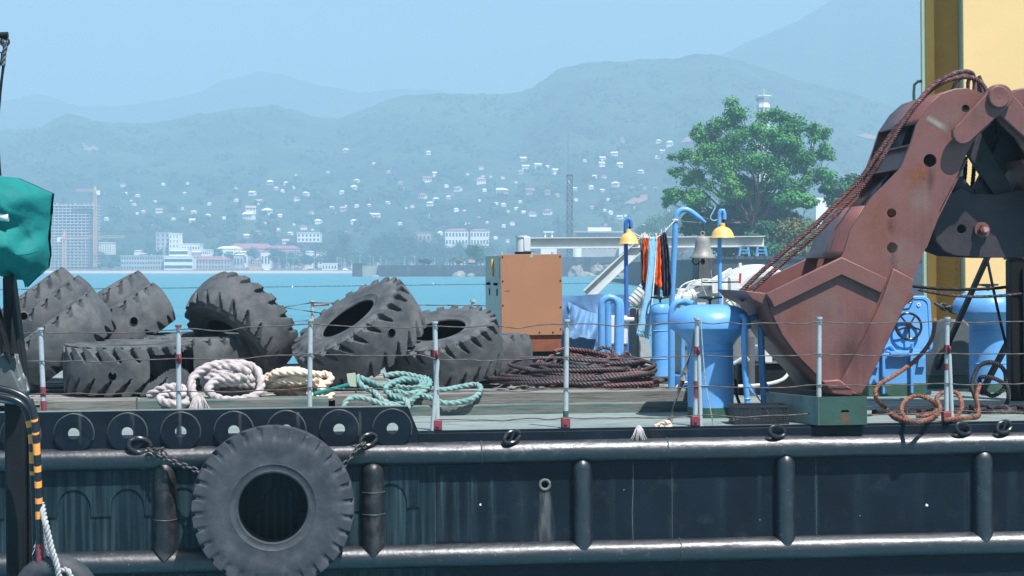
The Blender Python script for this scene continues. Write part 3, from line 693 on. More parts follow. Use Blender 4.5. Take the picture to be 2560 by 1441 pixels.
# far shore trees
random.seed(3)
def shore_tree(px, py, w_, h_, mt, label, d, nleaf=1500, name='shore_tree', grp='trees along the far shore'):
    L = []
    for _ in range(max(5, int(w_*h_/260))):
        L.append((px + random.uniform(-.33, .33)*w_, py - h_*random.uniform(.3, .82), min(w_, h_)*random.uniform(.28, .40), random.uniform(-6, 6)))
    return tree(name, label, px, py, d, L, mt, nleaf, 0.7*d/1450, 0.35, group=grp, flat=.9, shell=.3)
shore_tree(857, 668, 44, 92, 'leaf_far', 'dark poplar-like tree standing tall behind the beach', 1440, 2200)
for px, w_, h_ in [(950,70,80),(985,90,98),(1020,80,92),(1055,60,70)]: shore_tree(px, 668, w_, h_, 'leaf_far', 'large dark tree in the grove behind the breakwater', 1446, 2600)
for px in list(range(690, 850, 22)) + list(range(870, 1230, 24)):
    shore_tree(px+random.uniform(-6, 6), 667, random.uniform(26, 48), random.uniform(28, 58), random.choice(['leaf_far', 'leaf_far', 'leaf_dark']), 'mid green tree in the row along the promenade', random.uniform(1428, 1470), 900)
for px in (1100, 1125, 1150, 1172, 1196, 1220): shore_tree(px, 667, random.uniform(40, 60), random.uniform(50, 66), 'leaf_far', 'tall rounded tree before the red-roofed flats', random.uniform(1425, 1440), 1500)
for px in list(range(250, 690, 30)) + list(range(1230, 1700, 28)):
    shore_tree(px+random.uniform(-9, 9), random.uniform(650, 664), random.uniform(22, 42), random.uniform(18, 46), random.choice(['leaf_far', 'leaf_dark']), 'small tree between the town buildings', random.uniform(1475, 1530), 600)
shore_tree(1190, 660, 56, 46, 'leaf_dark', 'rounded bright green tree behind the orange generator', 905, 1800)
shore_tree(1145, 662, 60, 22, 'leaf_dry', 'pale yellowish scrub along the breakwater top', 900, 1200, 'dry_scrub')
shore_tree(1060, 662, 46, 20, 'leaf_far', 'low green scrub along the breakwater top', 900, 900, 'green_scrub')
for px in (30, 60, 100, 250, 275): shore_tree(px, 672, random.uniform(24, 40), random.uniform(10, 18), 'leaf_far', 'low dark shrub in front of the high-rise', 1424, 500, 'shore_shrub')

# ------------------------------------------------------------------ promenade lamps
random.seed(9)
lampm = MB().cyl((0,0,0),(0,0,1),.011,.006,6).bar((-.10,0,1),(.10,0,1),.012,.012).mesh('post', 'bwhite', 0)
for px in (676,717,733,748,786,805,843,862,878,900,925,934,949,952,967,1010,1012,1037,1068,1087,1117,640,600,560,520,460):
    d = random.uniform(1412, 1424); p = far(px, 0, d); hgt = random.uniform(7.5, 11)
    o = place('promenade_lamp', lampm, None, M=T((p.x, d, ground_z(d))) @ Matrix.Scale(hgt, 4)); tag(o, 'thin pale lamp post on the promenade behind the beach', 'lamp post', 'lamp posts along the promenade')
bpy.context.view_layer.update(); number_from_left([o for o in bpy.data.objects if o.get('group') in ('trees along the far shore', 'lamp posts along the promenade', 'low houses along the far shore')])
# ------------------------------------------------------------------ breakwater
JD = 890.0
ja, jb = far(880, 660, JD), far(1500, 656, JD)
t = thing('breakwater', 'long dark concrete breakwater with a stepped end block', 'breakwater', T((ja.x, JD, 0)))
k = JD/F; X = lambda px: (px-880)*k
MB().prism([(0,-1),(X(905),-1),(X(905),ja.z+.2),(X(886),ja.z+.3),(0.3,ja.z)], 0, 14).build('end_block', 'concrete_dark', t, smooth=0)
MB().box((X(905),1.5,-1),(X(945),14,ja.z-.9)).build('low_step', 'concrete', t, smooth=0)
mb = MB()
for i in range(14):
    xa = X(945) + (X(1420)-X(945))*i/14; xb = X(945)+(X(1420)-X(945))*(i+1)/14
    mb.box((xa+.06,0,-1),(xb-.06,14,ja.z-.6+random.uniform(-.12,.12)))
mb.build('wall', 'concrete_dark', t, smooth=0)
t = thing('harbour_wall', 'tall dark harbour wall behind the boulders', 'wall', T((0, JD+12, 0)))
hz = far(1500, 643, JD+12).z
for i in range(12):
    xa = far(1400+i*38, 0, JD+12).x; xb = far(1400+(i+1)*38, 0, JD+12).x
    MB().box((xa+.05,0,-1),(xb-.05,90,hz+random.uniform(-.2,.2))).build('panel', 'concrete_dark', t, smooth=0)
def boulder(px, py, wpx, hpx, d, label, seed):
    random.seed(seed); p = far(px, py, d); sx = wpx*d/F/2; sz = hpx*d/F
    bm = bmesh.new(); bmesh.ops.create_icosphere(bm, subdivisions=2, radius=1)
    for v in bm.verts:
        q = v.co.copy(); f = 1 + 0.45*noise.noise(q*1.3 + Vector((seed, 0, 0))) ; q = Vector((round(q.x*2.2)/2.2*.5+q.x*.5, q.y, round(q.z*2)/2*.4+q.z*.6))*f
        v.co = Vector((q.x*sx, q.y*sx*.8, q.z*sz*.62))
    me = bpy.data.meshes.new('boulder'); bm.to_mesh(me); bm.free(); me.materials.append(MATS['rock']); finish(me, 0)
    tag(place('boulder', me, None, (p.x, d, max(-.2, p.z-sz*.35))), label, 'boulder', 'boulders along the harbour wall')
for i, (px, py, w_, h_, lab) in enumerate([(1495,668,44,26,'rounded brown boulder standing highest left of the diagonal strut'),(1462,684,50,20,'flat grey boulder at the waterline left of the strut'),(1520,665,24,24,'upright grey boulder beside the rounded brown one'),(1590,680,52,22,'low boulder behind the blue lamp post'),(1440,672,36,30,'square boulder beside the orange generator'),(1560,686,40,12,'small flat boulder at the waterline'),
    (1705,668,56,36,'large pale angular boulder between gooseneck and bell'),(1740,676,44,34,'grey angular boulder partly hidden by the bell'),(1680,682,40,26,'low grey boulder at the foot of the angular one'),(1640,684,46,20,'low boulder hidden behind the laundry'),
    (1148,684,32,22,'pale wedge-shaped rock slab leaning on the breakwater'),(935,690,30,8,'low rubble rock at the breakwater step'),(1500,688,50,9,'flat rubble rock under the brown boulder'),(1178,686,20,14,'small brown rock at the breakwater corner')]):
    boulder(px, py, w_, h_, JD-6 - (i % 3)*2, lab, i+1)
# excavator on the breakwater
p = far(1185, 662, 930); t = thing('excavator', 'tiny orange excavator with raised arm behind the breakwater', 'excavator', T(p)); k = 930/F
MB().box((-3,0,0),(1.2,2.2,.9)).build('track', 'black', t, smooth=0)
MB().box((-2.6,.2,.9),(.4,2,2.4)).build('cab', 'crane_orange', t, smooth=0)
MB().bar((0,1,1.6),(2.3,1,4.0),.4,.5).bar((2.3,1,4.0),(3.1,1,1.2),.3,.35).build('arm', 'crane_orange', t, smooth=0)
# parked vehicles on the far shore
vm = MB().box((-2.2,-.9,.3),(2.2,.9,1.1)).prism([(-1.6,1.1),(1.4,1.1),(.9,1.75),(-1.2,1.75)], -.85, .85)
for px, mt, lab in ((762,'crane_orange','tiny orange car parked by the beach'),(667,'bwhite','tiny white car parked by the beach'),(864,'bwhite','tiny white van parked near the breakwater')):
    d = 1418; p = far(px, 0, d); tag(vm.build('parked_car', mt, None, (p.x, d, ground_z(d)), smooth=0), lab, 'car', 'cars parked by the beach')
# industrial building, tanks and sheds on the harbour wall
hb = far(1500, 643, 915)
def hblock(label, x0, x1, y0, y1, d, mt, name, cat='building', depth=10, extra=None):
    a = far(x0, y0, d); bb = far(x1, y1, d); t = thing(name, label, cat, T(((a.x+bb.x)/2, d, bb.z))); wd = bb.x-a.x; h = a.z-bb.z
    MB().box((-wd/2,0,0),(wd/2,depth,h)).build('wall', mt, t, smooth=0)
    if extra: extra(t, wd, h)
    return t
def ind(t, wd, h):
    MB().box((-wd/2-1.2,-1,h),(wd/2+3,11,h+.7)).build('roof_slab', 'bgrey', t, smooth=0)
    mb = MB()
    for i in range(9): mb.box((-wd/2+wd*i/9+.6,-.15,h*.35),(-wd/2+wd*(i+1)/9-.6,.1,h*.85))
    o = mb.build('window_row', 'glassy', t, smooth=0)
hblock('weathered grey industrial building with flat roof slab on the harbour wall', 1442, 1556, 582, 643, 930, 'bgrey', 'industrial_building', extra=ind)
hblock('pale rooftop annex of the weathered industrial building', 1470, 1528, 569, 581, 934, 'bwhite', 'rooftop_annex')
hblock('low white shed behind the diagonal strut', 1548, 1620, 616, 643, 920, 'bwhite', 'shed')
hblock('low red painted shed behind the gooseneck pipe', 1672, 1722, 612, 632, 915, 'roof_red', 'shed')
hblock('small white gatehouse with open cupola near the lattice tower', 1352, 1392, 594, 643, 940, 'bwhite', 'gatehouse', extra=lambda t, wd, h: MB().box((-wd/4,2,h),(-wd/4+.6,3,h+2.4)).box((wd/4-.6,2,h),(wd/4,3,h+2.4)).box((-wd/3,1.4,h+2.4),(wd/3,5,h+3)).build('cupola', 'bwhite', t, smooth=0))
hblock('white shed showing between the small tree and the acacia', 2040, 2080, 495, 658, 560, 'bwhite', 'shed', depth=4)
p = far(1441, 643, 905); t = thing('storage_tank', 'white cylindrical tank in front of the industrial building', 'tank', T(p)); k = 905/F
MB().cyl((0,0,0),(0,0,32*k),13*k,n=24).build('shell', 'bwhite', t); MB().lathe([(13*k,32*k),(8*k,34*k),(.1,35*k)],24).build('roof', 'bgrey', t)
# lattice towers
def lattice(px, ytop, ybase, d, wpx, wtop, label, mt='lattice', whip=None, name='lattice_tower'):
    k = d/F; p = far(px, ybase, d); h = (ybase-ytop)*k; t = thing(name, label, 'mast', T(p)); mb = MB(); b0, b1 = wpx*k/2, wtop*k/2
    th = max(.2, wpx*k*.15); N = max(6, int(h/(wpx*k*1.1)))
    f = lambda s, z: (b0+(b1-b0)*z/h)*s
    for sx in (-1, 1):
        for sy in (-1, 1): mb.bar((f(sx,0),f(sy,0),0),(f(sx,h),f(sy,h),h),th,th)
    for i in range(N):
        z, z2 = h*i/N, h*(i+1)/N
        for s in (-1, 1):
            mb.bar((f(-1,z),f(s,z),z),(f(1,z2),f(s,z2),z2),th*.7,th*.7).bar((f(1,z),f(s,z),z),(f(-1,z2),f(s,z2),z2),th*.7,th*.7).bar((f(-1,z2),f(s,z2),z2),(f(1,z2),f(s,z2),z2),th*.7,th*.7)
            mb.bar((f(s,z),f(-1,z),z),(f(s,z2),f(1,z2),z2),th*.7,th*.7)
    mb.build('lattice', mt, t, smooth=0)
    MB().box((-b1*1.25,-b1*1.25,h),(b1*1.25,b1*1.25,h+th*1.6)).build('top_platform', mt, t, smooth=0)
    if whip: MB().cyl((b1*-.6,0,h),(b1*-.6,0,h+whip*k),.09,.05,6).build('antenna', mt, t)
lattice(1424, 440, 640, 880, 13, 13, 'rusty lattice tower rising behind the generator', whip=112)
lattice(1396, 540, 620, 1480, 8, 2, 'thin dark pylon left of the rusty lattice tower', name='pylon')
# control tower over the acacia
d = 640; k = d/F; p = far(1908, 640, d); dz_ = p.z-QZ+.3; p.z = QZ-.3; t = thing('harbour_tower', 'white ribbed harbour tower with glazed top behind the acacia', 'tower', T(p)); h = (640-268)*k + dz_
mb = MB()
mb.cyl((0,0,0),(0,0,h),9*k,n=20); mb.build('shaft', 'white_paint', t)
for i in range(8):
    a = i*math.pi/4; MB().cyl((14*k*math.cos(a),14*k*math.sin(a),0),(14*k*math.cos(a),14*k*math.sin(a),h),1.6*k,n=8).build('rib_column', 'bwhite', t)
MB().lathe([(15*k,h-3*k),(17*k,h-2*k),(17*k,h+6*k),(15*k,h+6*k)],8,caps=True).build('gallery', 'bwhite', t, smooth=0)
cabin = MB().lathe([(14*k,h+6*k),(20*k,h+26*k)],8,caps=True).build('cabin', 'roof_pale', t, smooth=0)
MB().lathe([(17.4*k,h+14*k),(19.2*k,h+22*k)],8).build('glazing', 'bgrey', t, smooth=0)
MB().lathe([(21*k,h+26*k),(21*k,h+28.5*k),(3*k,h+30*k)],8,caps=True).build('roof', 'bwhite', t, smooth=0)
MB().cyl((2*k,0,h+29*k),(2*k,0,h+46*k),.08,.05,6).build('antenna', 'bwhite', t)
p = far(2196, 470, 700); t = thing('radar_mast', 'small white mast with crossbars right of the big trees', 'mast', T((far(2196, 640, 700).x, 700, QZ-.3))); k = 700/F
MB().cyl((0,0,-.1),(0,0,305*k),2.2*k,1.0*k,8).build('pole', 'bwhite', t); MB().box((-9*k,-.2,275*k),(9*k,.2,277*k)).box((-5*k,-.2,288*k),(5*k,.2,290*k)).build('crossbar', 'bwhite', t); MB().cyl((0,0,235*k),(0,0,260*k),7*k,3*k,10).build('housing', 'bwhite', t)
# benches and frames on the quay
for px, lab in ((1862,'pale blue metal frame shelter on the quay edge'),(1905,'slanted blue frame stand on the quay edge')):
    d = 279; k = d/F; p = far(px, 636, d+3); t = thing('frame_stand', lab, 'stand', T((p.x, p.y, QZ-.05))); mb = MB()
    for s in (-1, 1): mb.bar((s*13*k,0,0),(s*9*k,0,26*k),.16,.16).bar((s*13*k,1.2,0),(s*9*k,1.2,26*k),.16,.16)
    mb.build('leg', 'blue', t, smooth=0); mb = MB()
    for z in (8, 16, 25): mb.bar((-12*k,0,z*k),(12*k,0,z*k),.14,.14)
    mb.build('crossbar', 'blue', t, smooth=0)
# floating boom line and buoys on the water
mb = MB(); random.seed(2); pts = []
for i in range(261):
    px = -400 + i*12; y = lerp([(-400,728),(0,726),(500,721),(900,716),(1300,711),(1800,707),(2700,705)], px); d = F*HC/(y-Y0)
    pts.append(((px-CX)/F*d, d + .6*fbm(px*.02, 1), .04))
mb.tube(pts, [0.14+0.10*abs(fbm(i*.3, 4)) for i in range(261)], 6)
tag(mb.build('floating_boom', 'float_line', smooth=60), 'dark floating boom line stretched across the harbour water', 'boom line')
def buoy(px, py, r, mt, lab):
    d = F*HC/(py-Y0); o = MB().lathe([(r*.3,-r*.4),(r,0),(r*.9,r*.8),(r*.35,r*1.6),(r*.3,r*2.6),(.01,r*2.8)],12).build('buoy', mt, None, ((px-CX)/F*d, d, 0)); tag(o, lab, 'buoy')
buoy(283, 718, .26, 'buoy', 'small orange buoy between the left tyre stacks'); buoy(731, 719, .16, 'bwhite', 'small white float on the boom line'); buoy(907, 716, .16, 'bwhite', 'white float on the boom line above the leaning tyre'); buoy(1083, 711, .15, 'bwhite', 'white float on the boom line near the generator'); buoy(938, 709, .26, 'bwhite', 'pale buoy just above the leaning tyre')
# ------------------------------------------------------------------ haze in the air
m = bpy.data.materials.new('haze'); m.use_nodes = True; n = m.node_tree.nodes; l = m.node_tree.links
n.remove(n['Principled BSDF'])
v_ = n.new('ShaderNodeVolumePrincipled'); v_.inputs['Color'].default_value = (0.44, 0.625, 0.765, 1)
v_.inputs['Density'].default_value = 0.00056; v_.inputs['Anisotropy'].default_value = 0.0
l.new(v_.outputs[0], n['Material Output'].inputs['Volume']); MATS['haze'] = m
o = MB().box((-3600,-500,-2),(3600,5500,650)).build('haze', 'haze', smooth=0)
tag(o, 'pale blue haze lying over the bay and hills', 'haze', kind='stuff')

# ================================================================== the work vessel
SH = SHIP
vessel = thing('work_vessel', 'black steel work vessel with grey green deck and tubular rubbing fenders', 'vessel', SHIP)
uL, uR = -7.6, 8.4
def part(mb, name, mats, parent=vessel, smooth=35, bevel=0): return mb.build(name, mats, parent, smooth=smooth, bevel=bevel)
# hull side: two plate fields, a streaked one on the left and a newer one on the right
uX = at(1088, 1250, 0)[0]
part(MB().box((uX,0,-2.6),(uR,0.05,0.0)), 'hull_plating', 'hull', smooth=0)
part(MB().box((uL,0,-2.6),(uX-.002,0.05,0.0)), 'hull_plating', 'hull_streak', smooth=0)
part(MB().box((uL,0.05,-.12),(uR,13.6,0.0)), 'deck', 'deck', smooth=0)
part(MB().box((uL,13.6,-2.6),(uR,13.65,0.04)), 'hull_plating', 'hull', smooth=0)
for k in range(1, 13): part(MB().box((uL,k*1.1,0.0),(uR,k*1.1+.012,.003)), 'deck_weld', 'weld', smooth=0)
# deck edge strip (flat bar)
e0 = at(1045, 1085, 0)[0]
ez0 = at(1500, 1100, -.02)[2]; ez1 = at(1500, 1076, -.02)[2]
part(MB().box((e0,-.03,ez0-.03),(uR,0.03,ez1)), 'edge_strip', 'hull', smooth=0, bevel=.006)
# horizontal half-round rubbing tubes, slightly dented
def tube_fender(py0, py1, px=1500):
    a = at(px, py0, -.1)[2]; c = at(px, py1, -.1)[2]; r = (a-c)/2; w0 = (a+c)/2
    N = 420; n = 22; vs = []
    for i in range(N+1):
        u = uL + (uR-uL)*i/N
        for j in range(n+1):
            th = math.pi/2 + math.pi*j/n
            f = 1 + 0.035*fbm(u*.9, j*.2, py0*.01) + 0.012*fbm(u*6, j*.7, 3)
            vs.append((u, 1.15*r*f*math.cos(th), w0 + r*f*math.sin(th)))
    fs = [(i*(n+1)+j, i*(n+1)+j+1, (i+1)*(n+1)+j+1, (i+1)*(n+1)+j) for i in range(N) for j in range(n)]
    mb = MB(); mb.add(vs, fs); part(mb, 'rubbing_tube', 'fender', smooth=80)
    return w0, r
wU, rU = tube_fender(1099, 1158)
wLo, rLo = tube_fender(1354, 1414)
# weld seams on the tubes
for px, (w0, r) in ((1670,(wU,rU)),(1700,(wLo,rLo)),(1204,(wU,rU))):
    u = at(px, 1130, -.1)[0]; mb = MB()
    mb.tube([(u+.004*math.sin(j*3), 1.16*r*1.02*math.cos(math.pi/2+math.pi*j/16), w0+r*1.03*math.sin(math.pi/2+math.pi*j/16)) for j in range(17)], .007, 6); part(mb, 'weld_seam', 'weld')
# vertical fender tubes with pointed foot
def vfender(px, ytop, ybot, mt, wpx=52, seams=()):
    p = at(px, ytop, -.1); q = at(px, ybot, -.1); r = wpx/2*mpp(0); L = p[2]-q[2]; n = 16; vs = []; rows = 40
    for i in range(rows+1):
        s = i/rows; z = p[2] - L*s
        k = 1.0
        if s < .12: k = math.sqrt(max(0, 1-((.12-s)/.12)**2))*.92+.08
        for j in range(n+1):
            th = math.pi + math.pi*j/n; c_, s_ = math.cos(th), math.sin(th)
            cut = (1-abs(c_))*0.0
            zz = z
            if s > .86: zz = z + (abs(c_)*r*0.9)*((s-.86)/.14)
            vs.append((r*c_*max(k, .2), r*1.25*s_*k*(1+.05*fbm(s*5, j*.2, px)), zz-p[2]))
    fs = [(i*(n+1)+j, i*(n+1)+j+1, (i+1)*(n+1)+j+1, (i+1)*(n+1)+j) for i in range(rows) for j in range(n)]
    b0 = (rows)*(n+1); vs.append((0, 0.02, vs[b0+n//2][2]+r*.4)); fs += [(b0+j, b0+j+1, len(vs)-1) for j in range(n)]
    mb = MB(); mb.add([(p[0]+x, y-.004, p[2]+z) for x, y, z in vs], fs)
    o = part(mb, 'vertical_fender', mt, smooth=60)
    for sy in seams:
        w_ = at(px, sy, -.1)[2]; mb = MB()
        mb.tube([(p[0]+1.02*r*math.cos(math.pi+math.pi*j/14), 1.03*r*1.25*math.sin(math.pi+math.pi*j/14), w_) for j in range(15)], .006, 5); part(mb, 'weld_seam', 'weld', parent=o)
vfender(410, 1150, 1402, 'fender_old', 58, (1301,)); vfender(932, 1152, 1392, 'fender_old', 58, (1232, 1287))
vfender(1457, 1143, 1382, 'fender'); vfender(1966, 1131, 1370, 'fender'); vfender(2462, 1121, 1358, 'fender')
vfender(-110, 1160, 1405, 'fender_old', 58)
# bulwark plate with welded eye discs and true round openings
b0, b1 = at(60, 1080, -.03)[0]-1.9, at(1045, 1080, -.03)[0]
zt = at(560, 1024, -.03)[2]; zb = at(560, 1118, -.03)[2]
DISCS = [(185,1083),(319,1083),(452,1081),(585,1078),(716,1075),(848,1074),(981,1070)]
cs = [at(px, py, -.05) for px, py in DISCS] + [at(52, 1085, -.05), at(-80, 1086, -.05)]
cz = sum(c[2] for c in cs[:7])/7
sl = at(1020, 1030, -.03)[0]
plate('bulwark_plate', 'hull', [(b0,zb),(b1,zb),(b1,zb+.13),(sl,zt),(b0,zt)], [circ(c[0], cz, .075) for c in cs], -.045, -.015, vessel, smooth=0)
part(MB().box((b0,-.012,-.30),(b1,-.002,-.002)), 'pale_backing_strip', 'post_white', smooth=0)  # pale strip added behind the openings so they look lit
part(MB().box((b0,-.044,zt-.001),(sl,-.010,zt+.012)), 'bulwark_cap', 'deck', smooth=0)
rD = 47*mpp(0)
for c in cs:
    ring = [(c[0]+rD*math.cos(a), cz+max(-rD*.86, rD*math.sin(a))) for a in [2*math.pi*i/44 for i in range(44)]]
    o = plate('eye_disc', 'hull', ring, [circ(c[0], cz, .058, 28)], -.085, -.0455, vessel, smooth=40)
    mb = MB(); mb.tube([(c[0]+rD*1.01*math.cos(a), -.05, cz+rD*1.01*math.sin(a)) for a in [R(-20)+R(220)*i/40 for i in range(41)]], [.009+.003*fbm(i*.9, c[0]) for i in range(41)], 6)
    part(mb, 'weld_bead', 'weld', parent=o)
# doubler plate with arched cut-outs on the streaked side
xs = lambda px: at(px, 1230, 0)[0]
zs = lambda py: at(600, py, 0)[2]
top = zs(1165); foot = zs(1285); pts = [(uL, top), (xs(1048), top), (xs(1048), zs(1278)), (xs(1019), zs(1278))]
def arch(cx_, r_): return [(xs(cx_)+r_*mpp(0)*math.cos(a), zs(1278)+ (r_*mpp(0))*0.35 + (r_*mpp(0))*1.15*max(0, math.sin(a))) for a in [math.pi*i/16 for i in range(17)]]
for c_ in (976, 830, 700, 590, 458, 319, 185, 52, -80):
    a_ = arch(c_, 40); pts.append((a_[0][0], foot)); pts += a_; pts.append((a_[-1][0], foot))
pts.append((uL, foot))
plate('doubler_plate', 'hull_streak', pts, [], -.016, -.002, vessel, smooth=30, bevel=.004)
# vertical butt welds
for px in (1088, 1680, 2040):
    u = at(px, 1250, 0)[0]; mb = MB(); mb.tube([(u+.003*fbm(i*.8, px), -.003, -.30-.85*i/40) for i in range(41)], .0035, 5); part(mb, 'weld_seam', 'weld')
# drain opening with its grey run-off stain (own shape)
p = at(1362, 1212, 0); mb = MB(); mb.torus((p[0],-.004,p[2]),(0,1,0),.05,.016,24,8); o = part(mb, 'drain_pipe', 'scrape')
mb = MB(); mb.cyl((p[0],-.006,p[2]),(p[0],.0,p[2]),.046,n=20); part(mb, 'drain_shade', 'hole_shade', parent=o)  # black disc painted for the shade inside the drain
def stain(px0, py0, px1, py1, w0_, w1_, mt='scrape', st=.9, tail=.5):
    rows = []; N = 14
    for i in range(N+1):
        s = i/N; c_ = at(px0+(px1-px0)*s, py0+(py1-py0)*s, -.003); rows.append(((c_[0], -.0035-.0002*(px0 % 3), c_[2]), ((w0_+(w1_-w0_)*s)*mpp(0)/2, 0, 0), st*(1-s*(1-tail))*min(1, i*.6+.2)))
    stain_patch('run_off_stain', mt, vessel, rows)
stain(1363, 1224, 1362, 1356, 30, 66, 'stain_grey', 1.0, .5)
random.seed(55)
for px, y0_, y1_, w_, st in [(1105,1180,1354,34,.7),(1140,1180,1354,26,.55),(1180,1185,1354,44,.6),(1230,1190,1354,30,.45),(1000,1180,1360,40,.8),(880,1180,1360,30,.6),(1582,1168,1352,10,.6),(1680,1165,1350,18,.5),(1530,1175,1352,26,.25),(1800,1165,1348,50,.22),(2040,1160,1345,16,.6),(2150,1165,1342,60,.22),(2300,1160,1340,40,.2),(2420,1150,1338,34,.3),(1300,1200,1354,60,.25),(1900,1160,1345,24,.25),(2530,1150,1335,40,.25)]:
    stain(px, y0_, px+random.uniform(-3, 3), y1_, w_*.7, w_, 'stain_teal', st, .4)
for px, y0_, y1_, w_ in [(200,1010,1112,10),(330,1010,1112,14),(450,1010,1112,10),(600,1008,1112,10),(745,1005,1110,12),(900,1005,1110,9)]:
    c0 = at(px, 1030, -.09); c1 = at(px, 1112, -.09)
    stain_patch('run_off_stain', 'stain_grey', vessel, [((c0[0], -.0862, c0[2]+(c1[2]-c0[2])*i/6), (w_*mpp(0)/2, 0, 0), .45*(1-i/8)) for i in range(7)])
mb = MB(); mb.tube([at(1582+1.5*math.sin(i*.7), 1160+19*i/1.0, -.002) for i in range(11)], .0032, 4); part(mb, 'hanging_thread', 'scrape')
# paint chips on the hull
random.seed(31); mb = MB()
for px, py, s in [(1201,1262,4),(2317,1263,5),(1560,1225,1),(1900,1300,1),(2150,1290,1)]:
    p = at(px, py, -.004); n_ = 7; k = s*mpp(0)
    mb.add([(p[0]+k*random.uniform(.5,1.2)*math.cos(6.28*i/n_), -.0045, p[2]+k*random.uniform(.5,1.2)*math.sin(6.28*i/n_)) for i in range(n_)], [tuple(range(n_))])
o = part(mb, 'paint_chip', 'cloth_white', smooth=0); o['kind'] = 'stuff'

# ------------------------------------------------------------------ lashing rings on the edge and chains
def ring_link(px, py, label, rot=0.3, stud=True, s=1.0):
    p = at(px, py, -.10); t = sthing('lashing_ring', label, 'ring', (p[0], p[1], p[2]), group='lashing rings along the deck edge')
    a, b_ = .085*s, .055*s
    mb = MB(); mb.tube([(a*math.cos(x)*math.cos(rot)-b_*math.sin(x)*math.sin(rot)*.6, .03*math.sin(x+1), a*math.cos(x)*math.sin(rot)+b_*math.sin(x)*math.cos(rot)) for x in [2*math.pi*i/28 for i in range(28)]], .021*s, 10, closed=True); mb.build('link', 'black_gloss', t)
    if stud: MB().cyl((-.02,0,-b_),(0.02,0,b_),.016*s,n=10).build('stud', 'black_gloss', t)
    MB().cyl((-.03,.08,-.05),(-.02,.0,-.045),.026,n=10).build('weld_foot', 'black', t)
ring_link(1280, 1093, 'studded oval lashing ring near the middle of the deck edge', .35)
ring_link(1943, 1079, 'open lashing ring in front of the black crate', -.15, False)
ring_link(2408, 1072, 'wide open lashing ring below the far rail post', -.25, False)
ring_link(2510, 1068, 'studded lashing ring nearest the crane column', .2)
def chain(pts, label, r=.011, L=.062):
    path = spline([at(*p) for p in pts], .01); t = sthing('chain', label, 'chain', path[0]); o0 = path[0]
    link = []
    for i in range(20):
        a = 2*math.pi*i/20; link.append(((L*.5-.018)*(1 if math.cos(a) > 0 else -1)+.020*math.cos(a), .020*math.sin(a), 0))
    me = MB().tube(link, r, 7, closed=True).mesh('link', 'chain', 60)
    acc = 0; k = 0; last = path[0]
    for i in range(1, len(path)):
        acc += (path[i]-path[i-1]).length
        if acc >= L*.78:
            acc = 0; d_ = (path[i]-last).normalized(); last = path[i]
            x_, y_ = orth(d_)
            if k % 2: x_, y_ = y_, -x_
            M_ = Matrix(((d_.x,x_.x,y_.x,path[i].x-o0.x),(d_.y,x_.y,y_.y,path[i].y-o0.y),(d_.z,x_.z,y_.z,path[i].z-o0.z),(0,0,0,1)))
            o = place('link', me, t); o.matrix_basis = M_; k += 1
chain([(370,1120,-.16),(400,1140,-.22),(440,1158,-.24),(480,1172,-.26),(512,1190,-.28)], 'rusty chain holding the hanging tyre at its left shoulder')
chain([(365,1118,-.15),(385,1128,-.2),(400,1122,-.2),(415,1142,-.22)], 'short doubled chain end beside the left shackle')
chain([(915,1103,-.14),(905,1112,-.18),(890,1125,-.22),(875,1145,-.25),(858,1165,-.28),(838,1180,-.3)], 'rusty chain holding the hanging tyre at its right shoulder')
chain([(900,1105,-.13),(908,1118,-.17),(888,1116,-.19)], 'short doubled chain end beside the right shackle')
ring_link(349, 1114, 'long oval shackle ring where the left tyre chain starts', -.15, False, 1.25)
ring_link(921, 1100, 'oval shackle ring where the right tyre chain starts', .3, False, 1.0)

